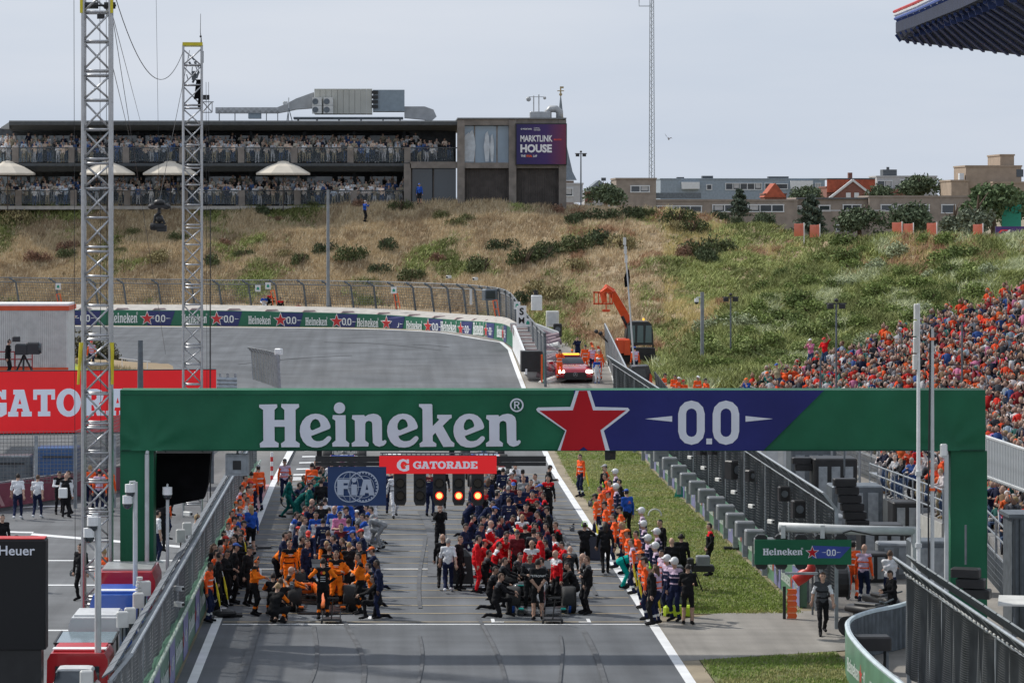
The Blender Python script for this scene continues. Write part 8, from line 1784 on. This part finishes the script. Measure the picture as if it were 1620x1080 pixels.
crew('right column', '''
744 813 kneel nvr 90; 760 815 stand nav 80; 758 826 clip suit 60; 774 822 crossed few 80 bald; 774 843 kneel fer 80; 784 855 kneel few 90; 768 868 kneel mer 95; 793 880 kneel mer 85; 787 905 kneel mer 90 brown; 778 894 kneel mer 80; 838 875 clip mer 0 brown; 851 883 behind bsh 180; 842 866 bend few 0; 841 853 stand few 0 bald; 844 835 stand mer 175 ck; 826 812 crossed few 0 fair; 843 822 bend fer 0; 884 824 kneel brd -80 brown; 881 843 kneel few -80; 894 855 kneel fer -80; 882 869 stand few -60 bald; 900 864 lean mer 170 bald; 926 874 stand mer -90 bald; 931 878 crossed mer -85 brown; 925 825 cam bsh 175 hg; 958 825 walk blk 180 long; 867 735 clip blk 100 ck; 867 751 stand brd 0; 840 757 stand nvr 0; 829 751 stand gry -20 brown; 812 746 stand brd -60 cg; 802 757 stand nvr 80; 796 739 stand nav 180; 815 731 phone whi 0 ; 772 755 stand nav 170 brown long; 804 767 stand nav 180 grey; 822 772 crossed nav 0; 842 776 crossed brd 0; 855 780 lean blu -60; 863 778 stand brd -90; 805 786 stand nav 180 brown; 815 797 bend mrn 0; 822 804 kneel mrn 0; 767 790 lean nav 60; 743 783 lean nvr 80; 855 807 kneel nvr -80; 768 741 stand gry 180 ; 776 746 clip blk 60; 752 768 lean whi 80; 746 758 stand nvr 90; 765 770 stand brd 60; 786 732 walk blk 0; 858 765 stand nvr -80 cb; 848 762 crossed nav 0; 750 800 crouch nav 80; 737 792 kneel blk 90; 870 845 crouch mer -90; 812 742 stand gry 160; 835 765 stand nav 0 brown; 793 768 lean nav 150; 905 888 crouch blk -90; 779 833 crouch fer 90 dk; 831 828 stand blk 180''')
crew('on the right verge', '''
920 717 stand mar -60; 960 734 stand mar -90 cg; 954 737 stand blk 60 brown; 961 748 stand mar -90; 976 742 stand fir -90 he; 957 763 stand mar -90 hg; 977 765 stand fir -90 he; 993 773 stand blu -150 cb; 945 780 stand mar -100 ck; 960 792 stand mar -90 ck; 974 811 stand mar -90; 958 824 walk blk 180 long; 987 824 stand mar -90 fair long; 1018 803 stand fir -90 he; 1021 824 stand fir -90 he; 1042 836 stand fir -90 he; 1047 820 stand blk -60; 1040 858 stand fir -90 he; 1063 850 stand blk 180 bald; 1078 843 stand blk 178 hk; 1058 878 stand fir -60 he; 1069 882 stand fir -40 he; 1003 851 stand bib -90 brown; 1017 870 stand mar -90 hh; 989 868 bend tea 90 brown; 1040 891 stand bib -120 brown long; 1032 889 stand blk -90 hg; 1088 891 clip bsh 170; 1123 826 pocket brd -90; 1301 903 walk ves 0 brown; 1349 856 stand hio 160 ck; 1366 860 stand bib 150 bald; 1408 869 crossed pol 170 brown; 1412 900 clip blk -70''')
crew('in the pit lane', '''
28 748 walk pol 178; 59 750 walk pol 172 brown; 93 744 clip bwh 20; 111 743 stand bwh -60; 104 748 stand bwh 170 bald; 142 735 stand mar 175 fair; 157 742 stand bib 170 cr; 172 739 stand mar 170; 129 858 stand blk -30; 163 866 stand mar 160 fair; 258 727 stand bwh 60 hk z1; 266 735 stand blk 60 z1; 253 788 stand blk 170 z.5; 262 776 stand mar 60 cr z.4; 247 806 stand pol 120 z.3; 308 812 stand gry 100 fair hk z.8; 3 812 stand blk 20; 22 846 stand blk 100 ck''')
crew('at the banked bend', '''
110 538 stand bib 0 cr d186; 145 538 stand bib 0 cr d186; 885 552 phone hio 10 ck d184; 914 532 phone suit -20 d193; 926 545 stand hio 0 ck d190; 937 546 stand bib 10 co d186; 948 552 stand hio -20 cg d185; 905 552 stand bib 0 co d192; 944 565 stand wbl 30 cw d184; 1005 548 stand bib -160 cb d180; 1012 597 kneel mar 0 hh d172; 1067 592 clip mar 20 d168; 1072 596 stand mar 60 cw d167; 1103 594 stand mar 30 cw d167; 1118 598 stand mar -60 ck d167; 1082 600 stand mar -30 cr d167; 1050 590 stand mar 60 ck d169; 12 536 stand blk 80 hk d145; 577 317 cam blu 60 cg d262; 664 290 stand blb -20 cb d268; 418 466 kneel wbl 0 d243; 426 462 crouch brd 30 d243; 444 470 stand brd 0 ck d244; 472 478 stand fer 0 d244''')
crew('by left wall', '''
338 868 stand mar 80 ; 353 847 stand mar 90 cr; 363 806 stand mar 80 ; 371 792 stand mar 70 co; 383 778 stand mar 85; 389 768 stand mar 80 ck; 379 766 stand bib 90; 398 745 stand mar -170 ; 386 836 stand blk -90; 369 858 stand blk 90 cb; 356 868 clip blk 60; 376 788 phone whi 80''')
crew('left column', '''
474 846 stand mcl 90; 483 852 stand nav 60 brown; 497 846 crouch mcl 0 co; 531 845 stand nav -90; 545 850 stand mcl -90 brown; 562 838 stand nav -80 cb; 500 808 stand wbl 0; 520 802 lean nav 180; 551 800 stand nav -70 ck; 478 816 stand gry 80 brown; 492 797 lean nav 0; 508 792 stand blk 180 hk; 534 780 stand wbl -20 fair; 556 787 stand blu -80; 572 783 kneel nav -90; 488 762 stand grn 90 ck; 498 752 lean grn 90; 508 757 stand blk 180; 520 750 stand nav 0; 543 757 stand nav -90 brown; 557 752 stand gry -60; 575 765 kneel blk -90; 590 777 kneel wbl -90''')
crew('right column', '''
753 845 stand fer 90; 762 852 kneel fer 85 cr; 786 838 lean fer 80; 800 845 lean fer 0; 818 838 stand mrn 0 ck; 856 840 stand fer -90; 868 852 kneel mer -90; 868 826 stand nvr -90; 789 815 stand nvr 90; 779 800 stand nav 90 cb; 799 812 lean nvr 60; 853 826 kneel nvr -90; 833 796 stand nvr -20; 869 800 stand blk -90 ck; 864 790 lean nvr -90; 784 776 stand nav 120; 812 762 stand nvr 0 cb; 827 742 stand nav 180 ck; 849 748 stand gry -60; 757 780 stand nvr 90; 768 811 crouch nav 80; 818 872 kneel mer 60; 862 880 kneel mer -90''')
crew('on the right verge', '''
968 758 stand mar -80; 952 768 stand mar -90 ; 966 775 stand mar -90 cr; 984 800 stand mar -90 ck; 1010 838 stand mar -80; 996 836 stand mar -90 co; 1028 846 stand fir -80 he; 1050 868 stand bib -60 ; 1024 880 stand mar -100 ck; 983 757 stand blk -90''')
from collections import defaultdict as _dd
def finish_people():
    cnt = _dd(list)
    for e in PEEP: cnt[(e[1], e[2])].append(e)
    zw = {'by left wall':'at left fence','at orange car':'at the front orange car','left column':'in left car column','between the columns':'between car columns','right column':'in right car column','on the right verge':'right of the track','in the pit lane':'left of the fence','at the banked bend':'by the banked bend'}
    for (z, t), l in cnt.items():
        l.sort(key=lambda e: e[4])
        for i, e in enumerate(l):
            s = f'{t}, {zw[z]}'
            if len(l) > 1: s += ', '+(ORD[i] if i < 10 else nth(i)+' nearest')
            e[0]['label'] = s; e[0]['group'] = {'at orange car':'team crew','left column':'team crew','right column':'team crew','between the columns':'team crew'}.get(z, 'people '+zw[z])
finish_people()

# ------------------------------------------------------------------ crowd: nearest people as individuals, the rest as one mass
def rand_outfit(r, pal):
    c = r.choice(pal); bt = r.choice(['jn','kh','blk','nv','gy','jn','dg']); long_ = r.random() < .5; k = CROWDC[c]
    return c, (k, k, k if long_ else 'sk', bt, bt, 'wh' if r.random() < .3 else 'blk', k, k, bt)
def crowd_row(zone, pts, pal, poses, group, seed, capp=.2, orangecap=.1, rz=0):
    r = random.Random(seed); L = _dd(list)
    for (x, y, z) in pts:
        c, sp = rand_outfit(r, pal); ps = r.choice(poses); hair = r.choice(['dark','brown','fair','grey','brown','grey','bald']); gs = []
        q = r.random()
        if q < capp: gs.append(GEAR[r.choice(['cw','ck','cb','cr','cg'])])
        elif q < capp+orangecap: gs.append(GEAR['co'])
        s = r.uniform(.92,1.04); o = person(ps, (x, y, z), rz+r.uniform(-30,30), sp, None, hair, r.choice([0,0,1]), gs, s, group)
        L[c].append((x, o, ps, hair if not gs else gs[0][0]))
    pw = {'rail':'leaning on the rail','raise':'arm raised','clap':'hands together','far':'standing','phone':'hands at face','crossed':'arms folded','stand':'standing'}
    LL = _dd(list)
    for c, l in L.items():
        for (x, o, ps, hd) in l:
            LL[f"{hd if hd in ('bald',) else hd+'-haired' if hd in HR else 'capped'} person in {c} top, {pw[ps]}, {zone}"].append((x, o))
    for b_, l in LL.items():
        l.sort(key=lambda q: q[0])
        for i, (x, o) in enumerate(l): o['label'] = b_ if len(l) == 1 else f'{b_}, {nth(i)} from left'
CLUB = ['white','pale blue','navy','black','cream','grey','white','dark grey','khaki','blue','pale blue','navy']
r = random.Random(4)
def terrace_pts(x0, x1, y, z, step, skip=()):
    out = []; px = x0
    while px < x1:
        if not any(a < px < c for a, c in skip): out.append((bx_(px), BD+y+r.uniform(-.1,.1), z))
        px += step*r.uniform(.65,1.4)
    return out
up = terrace_pts(4, 690, -2.75, bz_(258.5), 10.6); lo = terrace_pts(4, 636, -2.75, bz_(325.5), 10.8, [(258,268)])
CAT = ['orange','orange','navy','black','white','red','grey','blue','orange','dark grey','pink']
dk = []; 
for k in range(15): t = (k+.3)/15; p = v0.lerp(v1, t); dk.append((p.x+.3+r.uniform(0,.3), p.y+.2, p.z))
for k in range(9): t = (k+.5)/9; p = v0.lerp(v1, t); dk.append((p.x+1.2, p.y+.6, p.z+.25))
nearp = []
for d in [86+k*1.35 for k in range(11)]:
    for rr in range(0):
        if len(nearp) < 26 and r.random() < .8: nearp.append((XF(d)+.4+rr*ROWP, d+r.uniform(-.2,.2), stand_z(d, rr)))
print('individual people', NPEOPLE[0])
# the mass: light figures with their own shape of head, shoulders and arms
def figure(pose):
    b = MB(); parts = []
    def add(f, c): n0 = len(b.v); f(); parts.append((n0, len(b.v), c))
    h = .42 if pose < 3 else 0   # seated figures are lower
    z0 = .45 if pose < 3 else .92
    def rg(z, w, d_, y=0): return [(w*math.cos(a), y+d_*math.sin(a), z) for a in [2*math.pi*k/6 for k in range(6)]]
    add(lambda: b.loft([rg(z0-.05,.17,.13), rg(z0+.25,.17,.12), rg(z0+.48,.20,.11), rg(z0+.55,.08,.07)]), 0)
    add(lambda: b.ball((0,-.02,z0+.70),.115,7,5,sc=(.85,1,1.1)), 1)
    add(lambda: b.ball((0,.02,z0+.745),.118,7,4,sc=(.9,1,.85)), 2)
    for s in (-1,1):
        if pose in (1,4) and s == 1 or pose == 2: q = [(s*.19,0,z0+.47),(s*.28,-.12,z0+.62),(s*.20,-.16,z0+.92)]
        else: q = [(s*.19,0,z0+.47),(s*.24,-.08,z0+.24),(s*.08,-.28,z0+.22)]
        add(lambda: b.tube(q[:2],[.055,.045],4), 0); add(lambda: b.tube(q[1:],[.042,.03],4), 1)
        if pose < 3: add(lambda: b.tube([(s*.09,0,z0),(s*.10,-.42,z0+.02),(s*.10,-.44,.05)],[.085,.07,.05],4), 3)
        else: add(lambda: b.tube([(s*.09,0,z0),(s*.10,0,.05)],[.085,.05],4), 3)
    tr = []
    for f in b.f:
        for k in range(1, len(f)-1): tr.append((f[0], f[k], f[k+1]))
    lab = np.zeros(len(b.v), int)
    for a, c, l in parts: lab[a:c] = l
    return np.array(b.v), np.array(tr), lab
def figure_of(pose):
    me = POSES[pose]['me']; V = np.empty(len(me.vertices)*3); me.vertices.foreach_get('co', V); V = V.reshape(-1,3); tr = []; lab = np.zeros(len(V), int); cls = dict(skin=1,hand=1,eye=1,hair=2,thigh=3,shin=3,shinband=3,shoe=2)
    for p in me.polygons:
        q = p.vertices; tr += [(q[0],q[1],q[2]),(q[0],q[2],q[3])]
        for v in q: lab[v] = cls.get(SLOTS[p.material_index], 0)
    return V, np.array(tr), lab
FIG = [figure(k) for k in range(5)]+[figure_of(k) for k in ('rail','far','clap','raise')]
PEOPLEM = mat('crowd_clothes', (.5,.5,.5), .8, 0, var=.12, vs_=6, vcol=True, spec=.15)
def mass(name, pts, faces, pal, hatp, hats, seed, label, poses=(0,1,2,3,4)):
    g = np.random.default_rng(seed); VV, FF, CC_ = [], [], []; off = 0
    skins = np.array([(.50,.33,.26),(.40,.25,.19),(.56,.39,.31)])*(.72 if name == 'stand_crowd' else 1.15); hairs = np.array([(.02,.015,.012),(.10,.06,.035),(.30,.22,.12),(.35,.34,.33)]); leg = np.array([(.05,.08,.15),(.03,.03,.035),(.28,.24,.16),(.45,.45,.46)])  # skin dimmed in the stand, lifted elsewhere: lighting put into the colour
    for i, (x, y, z) in enumerate(pts):
        V, T, lab = FIG[g.choice(poses)]; a = faces+g.normal(0,.45); s = g.uniform(.9,1.05); c, sn = math.cos(a), math.sin(a); w = V*s
        w = np.c_[w[:,0]*c-w[:,1]*sn, w[:,0]*sn+w[:,1]*c, w[:,2]]+np.array([x,y,z]); top = np.array(pal[g.integers(len(pal))])*g.uniform(.75,1.15); sk = skins[g.integers(3)]
        ht = np.array(hats[g.integers(len(hats))]) if g.random() < hatp else hairs[g.integers(4)]; tab = np.stack([top, sk, ht, leg[g.integers(4)]]); VV.append(w); FF.append(T+off); CC_.append(tab[lab]); off += len(w)
    o = stuff(link(name, np_mesh(name, np.concatenate(VV), np.concatenate(FF), PEOPLEM, colors=np.concatenate(CC_), smooth=True))); o['label'] = label; return o
pts = list(up)+list(lo)
for z, y1_, x1_ in ((bz_(258.5), 700, 712), (bz_(325.5), 640, 640)):
    for row, yy_ in enumerate((-2.0,-1.2,-.4,.5)):
        px = 2
        while px < x1_:
            if not (row >= 2 and r.random() < .35): pts.append((bx_(px), BD+yy_+r.uniform(-.2,.2), z+.22*(row+1)))
            px += r.uniform(6.5,15)
OC = [(.62,.075,.02),(.66,.07,.02),(.55,.03,.02),(.50,.05,.018),(.60,.11,.03),(.55,.5,.5),(.45,.02,.02),(.012,.015,.04),(.012,.015,.04),(.015,.015,.018),(.015,.015,.018),(.02,.02,.022),(.05,.055,.065),(.42,.43,.45),(.50,.50,.52),(.09,.10,.12),(.03,.07,.22),(.48,.16,.27),(.18,.18,.2),(.22,.02,.025),(.22,.27,.33),(.03,.12,.11),(.2,.13,.08)]
mass('terrace_crowd', pts, 0, [(.85,.85,.86),(.8,.8,.8),(.78,.62,.50),(.58,.66,.76),(.03,.035,.07),(.03,.03,.032),(.62,.57,.48),(.35,.36,.38),(.72,.73,.75),(.10,.105,.11),(.42,.37,.28),(.08,.14,.32),(.66,.6,.55)], .08, [(.03,.03,.03),(.6,.6,.62),(.05,.09,.25)], 3, 'mass of guests standing behind the terrace rails', (5,5,6,6,7))  # terrace clothes paled to stand in for light on the guests
pts = []
for rr in range(26):
    d = 84.0
    while d < 171:
        x = XF(d)+rr*ROWP+.4; px = VX+x*FOC/d; d2 = d
        d += r.uniform(.44,.64)
        if px > 1640 or r.random() < .03: continue
        z = stand_z(d2, rr); pts.append((x+r.uniform(-.12,.12), d2, z-.12))
print('stand crowd', len(pts))
mass('deck_and_front_crowd', dk+nearp, R(-38), OC, .45, [(.75,.10,.025),(.5,.03,.02),(.5,.5,.52),(.02,.02,.03)], 12, 'mass of people on the viewing deck and at the foot of the stand', (5,6,7,7,8))
mass('stand_crowd', pts, R(-48), OC, .42, [(.75,.10,.025),(.65,.07,.02),(.5,.03,.02),(.55,.55,.57),(.02,.02,.025),(.02,.02,.03),(.03,.06,.2),(.7,.14,.04),(.06,.22,.19)], 9, 'dense crowd in orange, red and white filling the raked stand')
# a few waving people at the edge of the stand, in front of the slope
EX = [(1283,536,'pk','cw'),(1305,534,'rd','cr'),(1215,588,'tl','co'),(1243,582,'hi','ck'),(1182,598,'bl','co'),(1230,575,'kh','cb')]
for i,(px,py,c,gk) in enumerate(EX):
    d = 170-i; p = P(px,py,d); o = person('raise' if i%2 else 'phone', (p.x,p.y,p.z-1.72), -40, (c,c,'sk','jn','jn','wh',c,c,'jn'), None, 'brown', 0, [GEAR[gk]], 1, 'spectators at the far edge of the stand'); o['label'] = ['person in pink top and white cap standing high at the stand edge','person in red top and red cap beside the pink one','person in teal top low at the stand edge','person in orange top with arm up near the stand edge','person in blue top leaning at the stand corner','person in khaki top with blue cap at the stand edge'][i]

# ------------------------------------------------------------------ things people hold or stand beside
def held(name, label, cat, px, py, d): return thing(name, label, cat, P(px,py,d))
YF = YELLOW
for i, (px, py, d) in enumerate(((345,935,89),(357,925,91),(1042,945,88.5),(1005,905,94),(946,840,105),(390,870,97),(929,753,129),(1013,925,90.5))):
    o = thing('rolled_flag', None, 'flag', P(px,py,d), 0, 'rolled yellow flags'); b = MB(); b.tube([(-.06,0,.25),(.0,0,-.1),(.06,0,-.42)],[.015,.04,.015],5); b.build('cloth', YF, o); b = MB(); b.tube([(-.10,0,.4),(.09,0,-.55)],.012,5); b.build('stick', WHITE, o)
    o['label'] = ['rolled yellow flag held by the nearest marshal at the left fence','rolled yellow flag held by the grey-haired marshal at the left fence','rolled yellow flag of the nearest marshal right of the track','rolled yellow flag beside the turquoise shirt','rolled yellow flag on the grass beside a capped marshal','rolled yellow flag halfway along the left fence','rolled yellow flag behind the lone marshal on the grass','rolled yellow flag beside the orange hat'][i]
o = held('clipboard', 'white sheets held by the headset wearing crew member left of the orange car', 'papers', 405, 908, 91.5); b = MB(); b.box((0,0,0),(.32,.04,.30),mtx=Matrix.Rotation(R(-20),3,'X')); b.build('paper', WHITE, o)
for i, (px, py, d, lab) in enumerate(((905,835,104,'shoulder video camera held by the headset wearing man in black shorts'),(848-0,905,95,'small black camera behind the man in black shorts'),(462,925,90.5,'black video camera of the kneeling operator at the orange car'),(934,796,111,'black camera in front of the marshals on the verge'),(115,905,96,'black video camera carried low beside the pit lane man'),(1090,903,89.5,'black camera held by the photographer at the edge line'))):
    o = held('video_camera', lab, 'camera', px, py, d); b = MB(); b.rbox((0,0,0),(.14,.38,.18),.03); b.rbox((.05,.05,.14),(.06,.2,.07),.02); b.build('body', BLACK, o); b = MB(); b.cyl((0,-.26,0),.065,.16,'Y',12); b.build('lens', DKSTEEL, o)
o = held('trolley_case', 'black wheeled equipment case beside the walking man in white polo', 'case', 730, 929, 97.5); o.location.z = 0; b = MB(); b.loft([[(-.38,-.3,.1),(.38,-.3,.1),(.38,.3,.1),(-.38,.3,.1)],[(-.34,-.26,.95),(.30,-.26,.95),(.30,.3,.95),(-.34,.3,.95)],[(-.2,-.15,1.15),(.12,-.15,1.15),(.12,.2,1.15),(-.2,.2,1.15)]]); b.build('case', BLACK, o); b = MB(); b.box((0,-.31,.45),(.3,.01,.06)); b.box((.02,-.30,.62),(.22,.01,.05)); b.build('label_plate', LGREY, o)
for s in (-1,1): b = MB(); b.cyl((s*.3,-.2,.08),.08,.05,'X',10); b.build('wheel', RUBBER, o)
o = held('fire_extinguisher', 'red fire extinguisher standing beside the orange hatted marshal', 'extinguisher', 1018, 958, 92.5); o.location.z = 0; b = MB(); b.cyl((0,0,.3),.11,.56,'Z',12); b.build('bottle', mat('extinguisher_red',(.55,.01,.015),.3,coat=.5), o, smooth=False); b = MB(); b.cyl((0,0,.62),.04,.1,'Z',8); b.box((0,-.05,.68),(.05,.16,.03)); b.build('valve', BLACK, o)
o = held('tool_trolley', 'black drawer trolley behind the helmeted men at the edge line', 'trolley', 1058, 975, 92.5); o.location.z = 0; b = MB(); b.rbox((0,0,.62),(.85,.6,1.15),.04); b.build('cabinet', BLACK, o)
for k in range(4): b = MB(); b.box((0,-.31,.2+k*.26),(.75,.03,.22)); b.build('drawer', DKSTEEL, o)
o = held('lime_bag', 'lime green bag at the feet of the helmeted man', 'bag', 1072, 975, 90.3); o.location.z = 0; b = MB(); b.rbox((0,0,.16),(.8,.3,.3),.06); b.build('bag', mat('lime_bag',(.5,.68,.03),.6), o); b = MB(); b.tube([(-.15,0,.3),(0,0,.42),(.15,0,.3)],.015,5); b.build('strap', BLACK, o)
o = held('camera_stand', 'grey shaded monitor on a stand behind the photographer', 'monitor', 1112, 886, 96); o.location.z = 0; zt = P(0,886,96).z; b = MB(); b.rbox((0,0,zt),(.42,.3,.3),.03); b.build('screen', GREY, o); b = MB(); b.tube([(-.2,0,zt-.1),(-.35,0,.8)],.03,5); b.rbox((-.38,0,zt-.05),(.2,.25,.25),.03); b.rbox((0,.1,.72),(.7,.4,.2),.04)
for a in (0,2.1,4.2): b.tube([(-.3+.3*math.cos(a),.3*math.sin(a),0),(-.3,0,.8)],.02,5)
b.build('stand', BLACK, o)
o = held('black_case', 'dark flight case behind the cameraman at the edge of the track', 'case', 941, 866, 105); o.location.z = 0; b = MB(); b.rbox((0,0,.42),(.62,.5,.8),.03); b.build('case', mat('case_navy',(.03,.035,.06),.5), o); b = MB(); b.box((0,0,.84),(.7,.55,.04)); b.build('top', LGREY, o)
o = held('grass_tool', 'small black tool lying on the verge', 'tool', 1158, 886, 108); o.location.z = .06; b = MB(); b.box((0,0,0),(.55,.2,.1)); b.tube([(.1,0,0),(.3,.1,.14),(.5,0,.02)],.03,5); b.build('body', BLACK, o)
o = held('grass_hoop', 'small white hoop lying on the verge', 'hoop', 1036, 813, 120); o.location.z = .02; b = MB(); b.tube([(.25*math.cos(a),0,.25*math.sin(a)) for a in [k*math.pi/8 for k in range(9)]],.035,5); b.build('hoop', OFFW, o)
o = held('green_flag_sheet', 'small green sheet standing at the foot of the right wall', 'cloth', 1074, 785, 128); o.location.z=0; b = MB(); b.loft([[(-.2,0,0),(.25,0,0),(.25,.03,0),(-.2,.03,0)],[(.0,0,.6),(.08,0,.65),(.08,.03,.65),(.0,.03,.6)]]); b.build('cloth', GM, o)
for i, (px,py,lab) in enumerate(((412,866,'black mat lying at the left edge line beside the crew'),(390,868,'second black mat beside the left edge line'),(466,812,'small black pad on the track left of the teal mechanic'))):
    d = DG(py); o = thing('floor_mat', lab, 'mat', ((px-VX)*d/FOC, d, .03)); b = MB(); b.loft([[(-.3,-.5,0),(.4,-.4,0),(.35,.5,0),(-.35,.4,0)],[(-.28,-.48,.05),(.38,-.38,.05),(.33,.48,.05),(-.33,.38,.05)]]); b.build('pad', BLACK, o)
o = held('bollard', 'red and white striped post at the pit exit', 'post', 430, 758, 136); o.location.z = 0
for k in range(6): b = MB(); b.cyl((0,0,.12+k*.2),.06,.19,'Z',8); b.build('band', SGR if k%2==0 else WHITE, o)
o = held('air_hose', 'black hose loop beside the green suited mechanic', 'hose', 460, 790, 121); o.location.z = .5; b = MB(); b.tube([(.38*math.cos(a),0,.30*math.sin(a)) for a in [k*math.pi/10 for k in range(20)]],.022,5); b.build('hose', BLACK, o)
o = held('equipment_bag', 'black camera bag on the ground by the nearest left marshal', 'bag', 355, 975, 90); o.location.z = 0; b = MB(); b.ball((0,0,.12),.25,10,6,sc=(1.4,.8,.5)); b.tube([(.1,0,.05),(.5,.1,.05)],.08,6); b.build('bag', BLACK, o)
o = held('white_case', 'small white case carried by the man in black and white', 'case', 101, 778, 116.5); b = MB(); b.rbox((0,-.3,0),(.32,.2,.36),.03); b.build('case', WHITE, o)
# print on the backs: words and round emblem
def back_print(me, px, hy, pose, rz, up_, m_off=.165):
    pass
d_ = (CAM_H-POSES['behind']['top'])*FOC/(883-HY); men = [e for e in PEEP if abs(e[3]-851) < .1][0][0]
q = put('lettering', text_mesh('PETRONAS', WHITE, .085, .006), men, (0,.142,1.27)); q.rotation_euler = (0,0,R(180))
for px_ in (511, 521):
    man = [e for e in PEEP if abs(e[3]-px_) < .1][0][0]
    for s, mm in ((-1,mat('print_red',(.6,.03,.02),.7)),(1,mat('print_yellow',(.8,.35,.02),.7))): q = put('round_print', shape_mesh('round_print', [circ(s*.028,0,.042,n=16)], mm, .003), man, (0,.142+.004*s,1.33)); q.rotation_euler = (0,0,R(180))
    for k in range(3): q = put('print_line', shape_mesh('print_line', [[(-.07,-.01),(.07,-.01),(.07,.01),(-.07,.01)]], LGREY, .003), man, (0,.140,1.22-k*.06)); q.rotation_euler = (0,0,R(180))
# ------------------------------------------------------------------ labels of repeats, counted from the left
from collections import defaultdict
def finish_labels():
    dd = defaultdict(list)
    for o, base, px in LATE: dd[base].append((px, o))
    for base, l in dd.items():
        l.sort(key=lambda q: q[0])
        for i, (px, o) in enumerate(l):
            o['label'] = base if len(l) == 1 else (base+(', leftmost of two' if i == 0 else ', rightmost of two') if len(l) == 2 else f'{base}, {nth(i)} from the left')
finish_labels()
